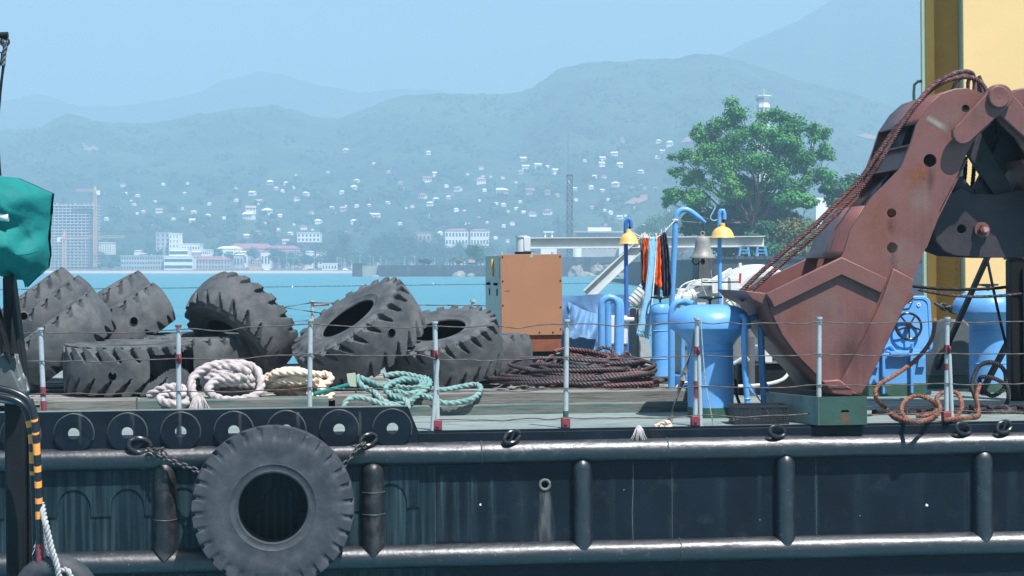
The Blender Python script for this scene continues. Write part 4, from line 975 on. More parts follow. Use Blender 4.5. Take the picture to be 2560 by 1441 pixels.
# ------------------------------------------------------------------ guard rail posts and wires
POSTS = [(-230,825,-228,1040),(101,822,112,1034),(446,815,447,1030),(776,800,773,1024),(1087,806,1094,1078),(1417,801,1414,1072),(1743,797,1738,1066),(2048,795,2047,1060),(2368,795,2366,1054),(2700,790,2702,1046)]
PL = ['', 'pale rail post with red patches at the far left tyres', 'pale rail post with a red top collar beside the white rope', 'pale rail post in front of the biggest leaning tyre', 'pale doubled rail post over the teal rope', 'pale rail post in front of the wire rope heap', 'pale doubled rail post in front of the big blue vent', 'pale rail post in front of the red grab jaw', 'pale doubled rail post with red clamp beside the blue hatch', '']
PT = []
for i, (tx, ty, bx, by) in enumerate(POSTS):
    vv = .06 if i > 3 else .10
    tp = at(tx, ty, vv)
    bt = at(bx, by, vv); bt = Vector((bt[0], vv, 0.0))
    PT.append((bt, tp))
    if not PL[i]: continue
    t = sthing('rail_post', PL[i], 'rail post', bt, group='rail posts along the deck edge'); d_ = tp-bt
    mb = MB(); mb.cyl((0,0,.0),d_,.027,.025,14); mb.build('pole', 'post_white', t)
    MB().cyl(d_*.988,d_*1.008,.034,n=14).build('cap', 'post_red' if i == 2 else 'post_white', t)
    if i in (1,): MB().cyl(d_*.37,d_*.46,.0285,n=14).build('red_patch', 'post_red', t); MB().cyl(d_*.16,d_*.33,.0285,n=14).build('red_patch', 'post_red', t)
    if i in (2, 4, 6, 8):
        c_ = d_*.70 + Vector((.01,-.03,0)); MB().torus(c_,(1,.2,0),.030,.011,16,8).build('shackle', 'post_red', t)
        MB().cyl(d_*.66+Vector((0,0,-.01)),d_*.74,.031,n=12).build('clamp', 'post_red', t)
    if i in (4, 6, 8):
        s_ = -1 if i != 4 else 1
        MB().cyl((.055*s_*-1,-.02,0.0),d_*.66+Vector((.02,-.02,0)),.022,n=12).build('brace', 'post_white', t)
    if i >= 4:
        MB().box((-.045,-.045,0),(.045,.045,.11)).build('foot_bracket', 'post_red', t, bevel=.012)
        MB().cyl((0,-.06,.055),(0,.06,.055),.018,n=10).build('foot_pin', 'post_red', t)
    if i in (5, 7): MB().cyl(d_*.10,d_*.16,.0285,n=14).build('green_patch', 'green_paint', t)
    if i == 6: MB().cyl(d_*.22,d_*.42+Vector((0,-.003,0)),.0262,n=12).build('red_patch', 'post_red', t)
    if i == 8: MB().cyl(d_*.50,d_*.56,.0285,n=14).build('red_patch', 'post_red', t)
random.seed(17)
for k, (fr, lab) in enumerate([(0.965,'topmost rusty guard wire strung between the rail posts'),(0.66,'second guard wire from the top of the rail'),(0.37,'third guard wire from the top of the rail'),(0.10,'lowest guard wire just above the deck edge')]):
    pts = []
    for i in range(len(PT)-1):
        (b0_, t0_), (b1_, t1_) = PT[i], PT[i+1]
        for j in range(8):
            s = j/8; fa = fr if i > 3 else lerp([(0,.10),(.10,.10),(.37,.40),(.66,.70),(.965,.965)], fr)
            p = (b0_+(t0_-b0_)*fa).lerp(b1_+(t1_-b1_)*fa, s)
            p = p + Vector((0,-.035,-.018*math.sin(math.pi*s) + (random.gauss(0,.006) if j else 0)))
            pts.append(p)
    if k == 3: pts = [p for p in pts if p[0] > PT[4][0][0]-.05]
    mb = MB(); mb.tube(spline(pts, .05), .0062, 7)
    tag(mb.build('guard_wire', 'wire', None, M=SHIP), lab, 'wire', 'guard wires of the deck rail')
# grey wooden stick lashed to the doubled post, cord and rope ends
t = sthing('wooden_prop', 'grey wooden stick leaning on the rail beside the big blue vent', 'stick', dk(1672, 1062)); o_ = dk(1672, 1062)
mb = MB(); mb.tube([Vector((0,0,0)), (at(1705,950,.15)-o_), (at(1742,830,.1)-o_)], [.034,.033,.03], 10); mb.build('stick', 'wood_pale', t)
mb = MB(); mb.tube(spline([at(1752,800,.02), at(1757,880,.02), at(1764,960,.03), at(1775,1020,.04), at(1784,1068,.06)], .03), .006, 6)
tag(mb.build('hanging_string', 'rope_grey', None, M=SHIP), 'thin grey cord hanging from the rail post by the vent', 'cord')
def tassel(px, py, v, L, n_, label, mt='rope_white', spread=.05, droop=True):
    p = at(px, py, v); mb = MB()
    for i in range(n_):
        a, b_ = random.gauss(0, spread), random.gauss(0, spread*.6)
        q = Vector((a*1.5, -abs(b_)-.02, -L*random.uniform(.6, 1.0)))
        mb.tube([Vector((a*.15,b_*.2,0)), Vector((a*.7,-.03,-L*.25)), q*.75+Vector((0,-.01,0)), q], [.006,.006,.005,.003], 5)
    tag(mb.build('frayed_rope_end', mt, None, M=SHIP @ T(p)), label, 'rope')
random.seed(4)
tassel(1597, 1064, -.035, .17, 46, 'frayed white rope end hanging over the black deck edge', spread=.024)
mb = MB(); rope(mb, [at(1638,1068,.1), at(1652,1060,.12), at(1668,1056,.1), at(1676,1066,.06), at(1660,1072,.05), at(1650,1064,.08)], .022)
tag(mb.build('rope_knot', 'rope_cream', None, M=SHIP), 'small cream rope knot at the foot of the wooden stick', 'rope')
# far rail of the vessel
for i, (px, ty, lab) in enumerate([(781,755,'far rail post with a peeling crosspiece between two tyres'),(1182,752,'far rail post just left of the generator')]):
    p = at(px, ty, 13.3); t = sthing('far_rail_post', lab, 'rail post', (p[0],13.3,0), group='rail posts on the far side'); MB().cyl((0,0,0),(0,0,p[2]),.03,n=10).build('pole', 'post_white', t); MB().cyl((0,0,p[2]-.02),(0,0,p[2]+.02),.05,n=10).build('cap', 'post_white', t)
    if i == 0: MB().cyl((0,0,p[2]-.06),(.28,-.02,p[2]-.05),.018,n=8).build('crosspiece', 'rust_band', t)
for k, (y0_, y1_, y2_) in enumerate([(770,757,762),(768,780,790),(806,802,805)]):
    mb = MB(); mb.tube(spline([at(600,y0_+8,13.25), at(700,y0_,13.25), at(781,y1_,13.25), at(900,y2_,13.25), at(1182,y2_+2,13.25), at(1700,y2_+6,13.25)], .3), .011, 5)
    tag(mb.build('far_guard_wire', 'wire', None, M=SHIP), ('upper','crossing','lower')[k] + ' guard wire on the far side of the deck', 'wire', 'guard wires on the far side')

# ------------------------------------------------------------------ timbers under the load
def beam(px0, px1, ytop, ybot, label, mt, depth=.26, v0=None):
    p = dk((px0+px1)/2, ybot); v_ = p[1]; a = at(px0, ybot, v_)[0]; c_ = at(px1, ybot, v_)[0]; h_ = at((px0+px1)/2, ytop, v_)[2]
    L = c_-a; mb = MB(); N = max(6, int(L/.12)); vs = []
    for i in range(N+1):
        x_ = L*i/N
        for (y_, z_) in ((0,0),(depth,0),(depth,h_),(0.02,h_),(0,h_-.02)): vs.append((x_, y_+.006*fbm(x_*2,y_,1), z_+.008*fbm(x_*1.5+px0,z_*5,2)*(z_ > 0)))
    fs = [(i*5+j, i*5+(j+1) % 5, (i+1)*5+(j+1) % 5, (i+1)*5+j) for i in range(N) for j in range(5)] + [(0,1,2,3,4), tuple(N*5+j for j in (4,3,2,1,0))]
    mb.add(vs, fs); o = mb.build('timber_beam', mt, None, M=SHIP @ T((a, v_, .002)), smooth=25)
    return tag(o, label, 'beam', 'timber beams under the load'), v_, h_
_, vB, hB = beam(838, 1722, 980, 1034, 'long weathered timber beam under the wire rope heap', 'wood')
beam(100, 340, 1000, 1050, 'grey timber beam under the leftmost tyres', 'wood')
beam(345, 822, 997, 1048, 'green stained timber beam under the white rope', 'wood_green')
o, _, _ = beam(842, 1720, 1010, 1036, 'green painted lower plank in front of the long beam', 'wood_green', depth=.03)
o.location = o.location - V*0.034
# boards laid across, behind the beams
pl = thing('board_platform', 'platform of weathered boards the tyres and wire rope lie on', 'platform', SHIP)
random.seed(8); uu = at(100,1000,2.5)[0]
ue = at(1690,980,2.6)[0]; N = 0
y_ = vB+.30
while y_ < 7.4:
    wd = random.uniform(.16, .24); h_ = hB - .05 + random.uniform(-.012, .012)
    x_ = uu - 1.2
    while x_ < ue - .3:
        L = random.uniform(2.2, 3.4); x1_ = min(ue + random.uniform(-.25, .1), x_+L)
        MB().box((x_+.006,y_,h_-.05),(x1_-.006,y_+wd-.012,h_)).build('board', 'wood_light' if random.random() < .6 else 'wood', pl, smooth=0)
        x_ += L
    y_ += wd
for k in range(9):
    x_ = uu + (ue-uu)*k/8; MB().box((x_-.06,vB+.29,.002),(x_+.06,7.3,hB-.115)).build('bearer', 'wood', pl, smooth=0)
TB = hB - .04            # height of the board tops

# ================================================================== tyres
def tyre_meshes(Ro, wdt, ri, lugs=24, depth=.05, skew=.5, cut=None, seed=0, worn=0.0, K=13, g0=.26, crown=.016, gw=1.0):
    """Tread, two sidewalls and liner of one big loader tyre; axis along local z."""
    Hw = wdt/2; A = lugs*K
    # outer half profile: from crown to bead (s across the tread -1..1, then sidewall)
    def tread_r(s): return Ro - crown*abs(s)**2.4
    TS = [-1 + 2*i/30 for i in range(31)]
    def groove(a, s):
        side = 1 if s >= 0 else -1; m_ = abs(s)
        if m_ < g0: return 0.0
        ph = (a/(2*math.pi)*lugs + (0.5 if side > 0 else 0) + skew*(m_-.3)) % 1.0
        half = .03 + .24*gw*min(1, max(0, (m_-g0)/(1-g0))); x_ = abs(ph-.5)
        e = max(0, min(1, (half-x_)/.045)); r_ = min(1, (m_-g0)/.10)
        return e*r_
    tv = []
    for i in range(A):
        a = 2*math.pi*i/A
        for s in TS:
            g = groove(a, s); r_ = tread_r(s) - depth*g*(1-worn*.4) + .004*fbm(math.cos(a)*5, math.sin(a)*5, s*3+seed)
            z_ = s*Hw - (depth*.35*g*(abs(s) > .9))*(1 if s > 0 else -1)
            tv.append((r_*math.cos(a), r_*math.sin(a), z_))
    nT = len(TS)
    def keep(i):
        if not cut: return True
        a = (2*math.pi*(i+.5)/A) % (2*math.pi); return not (cut[0] <= a <= cut[1])
    def keep_t(i, s):
        if keep(i): return True
        q_ = ((2*math.pi*(i+.5)/A) % (2*math.pi) - cut[0])/(cut[1]-cut[0])
        return s > .62+.3*q_*q_ or (q_ < .85 and s < -.55+.62*math.sin(math.pi*min(1, q_*1.1+.02)))
    tf = [(i*nT+j, i*nT+j+1, ((i+1) % A)*nT+j+1, ((i+1) % A)*nT+j) for i in range(A) for j in range(nT-1) if keep_t(i, TS[j])]
    tread = MB(); tread.add(tv, tf)
    sides = []
    for sg in (1, -1):
        prof = [(Ro-.05, Hw*1.0), (Ro-.075, Hw*1.005), (Ro-.11, Hw*1.0), (Ro-.14, Hw*1.03), (Ro*.5+ri*.5+.05, Hw*1.045), (Ro*.5+ri*.5-.02, Hw*1.03), (ri+.10, Hw*.97), (ri+.085, Hw*.985), (ri+.07, Hw*.95), (ri+.03, Hw*.90), (ri+.02, Hw*.915), (ri+.005, Hw*.89), (ri, Hw*.84), (ri+.02, Hw*.78), (ri+.10, Hw*.80), (Ro*.55+ri*.45, Hw*.86)]
        mb = MB(); vs = []; n_ = len(prof)
        for i in range(A):
            a = 2*math.pi*i/A; g = groove(a, sg*.97)
            for j, (r_, z_) in enumerate(prof):
                if j == 0: r_ = tread_r(1)-depth*g*(1-worn*.4); z_ = Hw - depth*.35*g
                elif j == 1: z_ = z_ - depth*.45*g; r_ = r_ - .02*g
                elif j == 2: z_ = z_ - depth*.30*g
                vs.append((r_*math.cos(a), r_*math.sin(a), sg*z_))
        fs = [(i*n_+j, i*n_+j+1, ((i+1) % A)*n_+j+1, ((i+1) % A)*n_+j) for i in range(A) for j in range(n_-1)]
        if cut: fs = [f for f in fs]
        mb.add(vs, fs); sides.append(mb)
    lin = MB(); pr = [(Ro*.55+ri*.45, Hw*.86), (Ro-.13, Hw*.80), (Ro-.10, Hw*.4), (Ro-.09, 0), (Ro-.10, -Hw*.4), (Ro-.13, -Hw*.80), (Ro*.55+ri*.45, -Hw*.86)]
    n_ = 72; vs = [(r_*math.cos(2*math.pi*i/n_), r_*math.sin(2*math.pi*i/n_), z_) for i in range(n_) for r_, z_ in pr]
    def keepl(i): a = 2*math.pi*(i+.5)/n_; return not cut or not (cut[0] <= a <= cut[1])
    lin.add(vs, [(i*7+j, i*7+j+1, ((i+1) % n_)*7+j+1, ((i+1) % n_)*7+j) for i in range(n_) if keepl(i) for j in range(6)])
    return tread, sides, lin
TY = {}
def get_tyre(key, *a, **k):
    mt = k.pop('mt', 'rubber')
    if key not in TY:
        tr, sd, li = tyre_meshes(*a, **k)
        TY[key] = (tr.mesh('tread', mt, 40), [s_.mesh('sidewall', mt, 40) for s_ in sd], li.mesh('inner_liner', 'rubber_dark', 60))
    return TY[key]
def tyre(key, label, px, py, v, axis, spin=0.0, group='big worn tyres heaped on the deck', hole=None, lift=None):
    tr, sd, li = TY[key]; p = at(px, py, v)
    z_ = Vector(axis).normalized(); x_ = Vector((0,0,1)).cross(z_) if abs(z_.z) < .98 else Vector((1,0,0)); x_.normalize(); y_ = z_.cross(x_)
    Rm = Matrix(((x_.x,y_.x,z_.x),(x_.y,y_.y,z_.y),(x_.z,y_.z,z_.z))).to_4x4() @ Matrix.Rotation(spin, 4, 'Z')
    t = thing('loader_tyre', label, 'tyre', SHIP @ T(p) @ Rm, group)
    place('tread', tr, t); [place('sidewall', s_, t) for s_ in sd]; place('inner_liner', li, t)
    return t, p
def bolt_hole(t, p, key_R, px, py, r=.045):
    """rim and painted shade disc of a drilled hole in the tread where it faces the given pixel"""
    M_ = SHIP.inverted() @ t.matrix_world; inv = M_.inverted()
    c0 = inv @ shp(C0); d_ = (inv @ shp(C0 + ray(px, py)) - c0).normalized()
    # hit the tread cylinder
    a = d_.x**2+d_.y**2; b_ = 2*(c0.x*d_.x+c0.y*d_.y); c_ = c0.x**2+c0.y**2-key_R**2; D_ = b_*b_-4*a*c_
    if D_ < 0: return
    s = (-b_-math.sqrt(D_))/(2*a); h_ = c0+d_*s; nr = Vector((h_.x,h_.y,0)).normalized()
    mb = MB(); mb.lathe([(r*1.15,-.02),(r*1.08,.016),(r*.97,.019),(r*.92,-.02)], 20, M=T(h_) @ nr.to_track_quat('Z','Y').to_matrix().to_4x4())
    mb.build('hole_rim', 'rubber', t); MB().cyl(h_-nr*.05, h_+nr*.017, r*.97, n=20).build('bore_shade', 'hole_shade', t)  # flat black disc on the tread paints the hole's shade
get_tyre('big', .80, .58, .36, lugs=24, depth=.075, skew=1.0, seed=1, g0=.36)
get_tyre('big2', .735, .56, .33, lugs=24, depth=.07, skew=1.0, seed=9, g0=.36)
get_tyre('mid', .74, .54, .33, lugs=21, depth=.075, skew=.6, seed=2, worn=.0, g0=.58, crown=.055)
get_tyre('mid2', .72, .56, .33, lugs=20, depth=.07, skew=.9, seed=6, g0=.42, crown=.05)
get_tyre('cutaway', .76, .56, .34, lugs=22, depth=.085, skew=1.1, seed=3, g0=.30, cut=(R(286), R(350)))
get_tyre('hang', .80, .52, .335, lugs=30, depth=.034, skew=.25, seed=4, gw=.6, mt='rubber_clean')
# left stack, seen on the tread, leaning up to the right: the disc plane runs along (0.85, ., 0.53)
axl = (.575, .08, -.80)
t, p = tyre('mid', 'front tyre of the left leaning stack, smooth brown stained tread', 143, 857, 4.3, axl, .2); bolt_hole(t, p, .73, 60, 790)
tyre('mid', 'second tyre of the left leaning stack, behind the front one', 116, 812, 5.3, axl, .5)
tyre('mid2', 'rearmost tyre of the left leaning stack, only its edge showing', 82, 786, 6.3, axl, .9)
axm = (.50, .06, -.86)
t, p = tyre('mid', 'leaning tyre with a round hole in its tread, second stack', 292, 823, 5.0, axm, .1); bolt_hole(t, p, .735, 334, 803, .05)
tyre('mid2', 'tyre behind the holed one, only lugged shoulder showing', 262, 788, 6.1, axm, .4)
# lying tyres at the front
t, p = tyre('cutaway', 'lying tyre with a torn open tread section and drilled hole', 322, 918, 3.55, (0.02,-.03,1), R(8)); bolt_hole(t, p, .745, 282, 940, .05)
tyre('mid', 'lying tyre with smooth tread behind the white rope', 488, 893, 4.6, (.02,-.03,1), .3)
# arched leaning tyre, opening turned down and left
tyre('mid2', 'upright leaning tyre with its dark open side turned to lower left', 604, 818, 4.6, (-.60,-.48,-.64), .3)
t, p = tyre('big', 'biggest leaning tyre, sidewall up with a dark oval opening', 898, 838, 3.9, (-.53,-.27,.80), .2); bolt_hole(t, p, .79, 978, 832, .05)
tyre('big2', 'tilted tyre lying right of the biggest one, opening upward', 1106, 872, 4.0, (-.20,-.30,.93), .5)
tyre('mid', 'flat lying worn tyre beside the generator', 1188, 890, 5.2, (-.02,.02,1), .7)
# the fender tyre on the hull
hp = at(683, 1266, -.42)
t, p = tyre('hang', 'huge grey tyre hung as a fender on the black hull', 683, 1266, -.42, (0.02,-1,.06), .1, group=None)
# small torn orange foam piece
mb = MB(); p = at(215, 884, 3.3)
mb.add([(-.06,0,-.03),(.07,0,.0),(.05,.05,.06),(-.04,.04,.05),(0,-.03,.02),(-.08,.02,.03)], [(0,1,4),(1,2,4),(2,3,4),(3,5,4),(5,0,4),(0,5,3,2,1)])
tag(mb.build('foam_scrap', 'rust_orange', None, M=SHIP @ T(p), smooth=0), 'small orange brown scrap wedged between the left tyres', 'scrap')

# ================================================================== fixtures on the deck
def local(o_, *pts): return [Vector(p)-Vector(o_) for p in pts]
def handwheel(parent, c, R_, r, ax=(0,0,1), spokes=4, name='handwheel', mt='black_gloss', stem=None):
    ax = Vector(ax).normalized(); x, y = orth(ax); c = Vector(c)
    mb = MB(); mb.torus(c, ax, R_, r, 36, 9); o = mb.build(name, mt, parent)
    for i in range(spokes):
        a = 2*math.pi*i/spokes+.3; MB().tube([c-ax*.02, c+(x*math.cos(a)+y*math.sin(a))*R_*.55-ax*.012, c+(x*math.cos(a)+y*math.sin(a))*R_], r*.75, 7).build('spoke', mt, o)
    MB().cyl(c-ax*.035, c+ax*.012, r*2.1, n=12).build('hub', mt, o)
    if stem: MB().cyl(c-ax*stem, c, r*1.3, r*1.0, n=10).build('stem', mt, o)
def mushroom_vent(label, px, ytop, yrim, ybase, bulb_w, stem_w, v, wheel=True, stem_mt='blue', foot=True):
    p = at(px, ybase, v); k = mpp(v); t = sthing('mushroom_vent', label, 'vent', (p[0], v, 0)); rb, rs = bulb_w*k/2, stem_w*k/2
    zt = at(px, ytop, v)[2]; zr = at(px, yrim, v-rb*.8)[2]; H = zt-zr
    prof = [(.001,zt),(rb*.30,zt-.002),(rb*.50,zt-H*.04),(rb*.66,zt-H*.11),(rb*.79,zt-H*.22),(rb*.885,zt-H*.36),(rb*.95,zt-H*.53),(rb*.985,zt-H*.72),(rb,zt-H*.9),(rb*1.0,zr),(rb*.985,zr-.012),(rb*.95,zr-.006),(rs*1.10,zr-.14),(rs*1.02,zr-.17)]
    MB().lathe(prof, 56).build('hood', 'blue', t, smooth=28)
    MB().lathe([(rs,.0),(rs,zr-.1)], 48).build('stem', 'blue', t)
    for z_ in (zr*.36, zr-.25): MB().lathe([(rs,z_-.008),(rs+.009,z_),(rs,z_+.008)], 48).build('weld_ring', 'blue', t)
    if foot: MB().lathe([(rs+.002,.0),(rs+.003,.02),(rs+.003,.11),(rs+.001,.112)], 48).build('green_foot', 'green_paint', t)
    if wheel: handwheel(t, (0,0,zt+.075), .125, .013, stem=.10)
    return t, p, zt
big, pB, zB = mushroom_vent('big sky blue mushroom vent with handwheel beside the red grab', 1777, 761, 822, 1048, 208, 116, 1.25)
mushroom_vent('sky blue mushroom vent with handwheel in front of the cream crane wall', 2472, 727, 781, 985, 182, 98, 4.6)
mushroom_vent('small sky blue vent cylinder behind the long towel', 1652, 757, 782, 948, 52, 44, 7.2)
# pipes with braces standing round the big vent
def pipe_stand(label, path, brace, r, mt, foots=True, name='vent_pipe'):
    o_ = Vector((path[-1][0], path[-1][1], 0)); t = sthing(name, label, 'pipe', o_)
    MB().tube(spline(local(o_, *path), .03), r, 14).build('pipe', mt, t, smooth=60)
    if brace: MB().tube(local(o_, *brace), r*.78, 12).build('brace', mt, t, smooth=60)
    q = path[-1]-o_; MB().cyl((q[0],q[1],0),(q[0],q[1],.12),r*1.04,n=14).build('green_foot', 'green_paint', t)
    MB().lathe([(r,.21),(r*1.25,.22),(r,.235)], 14, c=(q[0],q[1],0)).build('weld_ring', mt, t)
    return t
vb = .95
pipe_stand('sky blue bent pipe with brace on the right of the big vent', [at(1835,802,1.05), at(1850,792,.95), at(1862,800,.85), at(1860,840,.8), at(1862,920,.8), at(1868,1000,.8), at(1869,1058,.8)],
           [at(1866,955,.8), at(1944,1062,.66)], .032, 'blue')
pipe_stand('shaded blue bent pipe standing between the big vent and the grab', [at(1875,797,1.2), at(1893,793,1.3), at(1901,806,1.35), at(1903,870,1.35), at(1908,960,1.35), at(1912,1030,1.35)],
           [at(1908,955,1.35), at(1945,1012,1.35)], .038, 'blue')
pipe_stand('sky blue hoop pipe just behind the big vent on its left', [at(1735,762,2.2), at(1710,755,2.3), at(1688,760,2.3), at(1679,785,2.3), at(1679,850,2.3), at(1679,920,2.3), at(1679,975,2.3)], None, .040, 'blue')
pipe_stand('short sky blue pipe between the small vent and the big vent', [at(1707,842,3.8), at(1706,870,3.8), at(1706,980,3.8)], None, .030, 'blue')
# blue pail behind the stick
p = dk(1712, 975, .2); t = sthing('blue_drum', 'low dark blue drum with a coiled white hose behind the big vent', 'drum', (p[0], p[1], .0)); MB().lathe([(.001,.0),(.17,.0),(.17,.36),(.165,.37),(.001,.37)], 32).build('body', 'blue_dark', t); mb = MB(); mb.torus((-.02,-.19,.16),(0,1,.1),.14,.016,28,8); mb.build('hose_coil', 'white_paint', t)
# three inverted U pipes beside the tarpaulin
for i, (x0, x1, yt, v_, lab) in enumerate([(1504,1545,744,5.6,'front one of the sky blue inverted U pipes beside the tarpaulin'),(1520,1552,752,6.1,'rear one of the sky blue inverted U pipes beside the tarpaulin')]):
    pth = [at(x0,930,v_), at(x0,850,v_), at(x0,775,v_), at(x0+4,752,v_), at((x0+x1)/2,yt,v_), at(x1-4,752,v_), at(x1,775,v_), at(x1-1,850,v_), at(x1-2,930,v_)]
    o_ = Vector((pth[0][0], v_, .0)); t = sthing('inverted_u_pipe', lab, 'pipe', o_, group='inverted U pipes beside the tarpaulin')
    MB().tube(spline(local(o_, *pth), .04), .048, 14).build('pipe', 'blue', t, smooth=60)
    for e_ in (pth[0], pth[-1]):
        q = e_-o_; MB().cyl((q[0],q[1],0),(q[0],q[1],q[2]+.02),.046,n=14).build('leg', 'blue', t); MB().lathe([(.046,.42),(.056,.43),(.046,.445)],14,c=(q[0],q[1],0)).build('weld_ring', 'blue', t)
    q = pth[-1]-o_; MB().cyl((q[0]+.28,q[1]-.1,0),(q[0],q[1],.38),.036,n=12).build('brace', 'blue', t)
# mesh crate
p0, p1 = dk(1838, 1063), dk(1978, 1063); t = sthing('plastic_crate', 'black slatted plastic crate behind the pipe braces', 'crate', (p0[0], p0[1], 0)); L = p1[0]-p0[0]; D = .34; H = .20
MB().box((0,0,0),(L,D,.015)).build('floor', 'plastic_black', t, smooth=0)
for k in range(8): 
    z = .02+k*.021
    MB().box((0,0,z),(L,.010,z+.012)).build('slat', 'plastic_black', t, smooth=0); MB().box((0,D-.01,z),(L,D,z+.012)).build('slat', 'plastic_black', t, smooth=0)
    MB().box((0,.01,z),(.01,D-.01,z+.012)).build('slat', 'plastic_black', t, smooth=0); MB().box((L-.01,.01,z),(L,D-.01,z+.012)).build('slat', 'plastic_black', t, smooth=0)
for k in range(13): MB().box((L*k/12-.006,-.004,0),(L*k/12+.006,-.0005,H-.02)).build('upright', 'plastic_black', t, smooth=0)
for y_ in (0, D): MB().box((-.01,y_-.012,H-.025),(L+.01,y_+.012,H)).build('rim', 'plastic_black', t, smooth=0)
for x_ in (0, L): MB().box((x_-.012,.013,H-.025),(x_+.012,D-.013,H-.001)).build('rim', 'plastic_black', t, smooth=0)
# green box the grab rests on
p0 = dk(2046, 1064); p1 = dk(2168, 1062); L = p1[0]-p0[0]; hb_ = at(2100, 992, p0[1])[2]
t = sthing('green_chock', 'dark green steel box the grab jaw rests on, with a rust stain', 'box', (p0[0], p0[1], 0))
fr = plate('front_panel', 'green_box', [(0,0),(L,0),(L,hb_),(0,hb_)], [[(L*.46,.13),(L*.64,.13),(L*.62,.155),(L*.48,.155)]], 0, .012, t, smooth=0)
MB().box((-.33,.9,0),(.0,.912,hb_)).build('side_panel', 'green_box', t, smooth=0)
MB().add([(0,.0,0),(0,.0,hb_),(-.34,.9,hb_),(-.34,.9,0),(.012,.0,0),(.012,0,hb_),(-.328,.9,hb_),(-.328,.9,0)], [(0,1,2,3),(7,6,5,4),(1,5,6,2),(0,4,5,1),(3,2,6,7),(0,3,7,4)]).build('side_panel', 'deck', t, smooth=0)
MB().box((L-.012,.013,0),(L,.9,hb_)).build('side_panel', 'green_box', t, smooth=0)
MB().box((-.3,.888,.0),(L-.013,.9,hb_)).build('back_panel', 'green_box', t, smooth=0)
stain_patch('rust_stain', 'stain_rust', fr, [((L*.55, -.003, .128-.12*i/8), (.05*(1+.3*i/8), 0, 0), 1.0-.5*i/8) for i in range(9)])
# ------------------------------------------------------------------ hatch with raised lid
v_ = 4.0; k = mpp(v_); p0 = at(2172, 1000, v_); t = sthing('deck_hatch', 'sky blue deck hatch with its lid raised and a black handwheel', 'hatch', (p0[0], v_, 0)); W_ = 150*k; zc = at(2240, 884, v_)[2]
MB().box((0,0,.0),(W_,.7,zc)).build('coaming', 'blue', t, bevel=.012)
MB().box((-.004,-.004,0),(W_+.004,.704,.16)).build('green_foot', 'green_paint', t, bevel=.004)
lidc = at(2266, 812, v_+.25)-Vector((p0[0], v_, 0)); lw, lh = 136*k, 150*k
def rrect(w_, h_, r_, n_=7):
    out = []
    for cx_, cz_, a0 in ((w_/2-r_,h_/2-r_,0),(-w_/2+r_,h_/2-r_,90),(-w_/2+r_,-h_/2+r_,180),(w_/2-r_,-h_/2+r_,270)):
        out += [(cx_+r_*math.cos(R(a0+90*i/n_)), cz_+r_*math.sin(R(a0+90*i/n_))) for i in range(n_+1)]
    return out
ML = T(lidc) @ Matrix.Rotation(R(-8), 4, 'X')
lid = plate('lid', 'blue', rrect(lw, lh, .11), [], 0, .05, t, bevel=.012); lid.matrix_basis = ML
o = plate('rim', 'blue', rrect(lw*.97, lh*.97, .11), [rrect(lw*.86, lh*.87, .08)], -.012, .0, lid, bevel=.003)
handwheel(lid, (.0,-.085,-.03), .165, .016, (0,1,0), 5)
MB().cyl((0,-.08,-.03),(0,0,-.03),.024,n=12).build('spindle', 'grey_metal', lid)
mb = MB(); mb.tube(spline([(-.04,0,.26),(-.03,-.05,.27),(.06,-.05,.27),(.08,-.05,.30),(.10,-.03,.33),(.03,-.03,.33)], .02), .009, 8); mb.build('grab_handle', 'black_gloss', lid)
mb = MB(); mb.torus((.17,-.013,.25),(0,1,0),.018,.005,16,6); mb.build('painted_mark', 'cloth_white', lid)
for s in (-1, 1): MB().tube(spline([(s*.34-.05*s,-.02,-.29),(s*.22,-.03,-.27),(s*.16,-.03,-.36)], .02), .016, 8).build('rib', 'blue', lid)
for x_ in (.16, .52): 
    MB().box((x_,-.06,zc-.5),(x_+.035,.0,zc+.06)).build('hinge_arm', 'blue', t, bevel=.006)
    MB().cyl((x_+.018,-.07,zc+.06),(x_+.018,-.07,zc+.12),.02,n=10).build('hinge_eye', 'blue', t)
MB().cyl((.05,-.045,zc-.01),(W_-.05,-.045,zc-.01),.018,n=10).build('hinge_rod', 'blue', t)
mb = MB(); mb.tube([(.26+.24*i/160, -.045+.036*math.cos(i*2*math.pi/10), zc-.01+.036*math.sin(i*2*math.pi/10)) for i in range(161)], .0085, 5); mb.build('spring', 'blue', t)
for x_ in (.02, W_-.12): MB().prism([(x_,zc-.17),(x_+.10,zc-.17),(x_+.10,zc-.06),(x_+.02,zc-.06)], -.05, .0).build('dog_clip', 'blue', t)
# grey bollard and black gear by the hatch
p = dk(2375, 972); t = sthing('grey_bollard', 'dark grey flat bollard housing between hatch and right vent', 'bollard', (p[0], p[1], 0)); k = mpp(p[1]); h_ = at(2375, 800, p[1])[2]
MB().prism([(-.28,.16),(.30,.16),(.30,h_-.12),(.2,h_),(.02,h_),(-.12,h_-.2)], 0, .5).build('housing', 'grey_dark', t, bevel=.02); MB().box((-.3,-.01,0),(.32,.52,.16)).build('green_foot', 'green_paint', t)
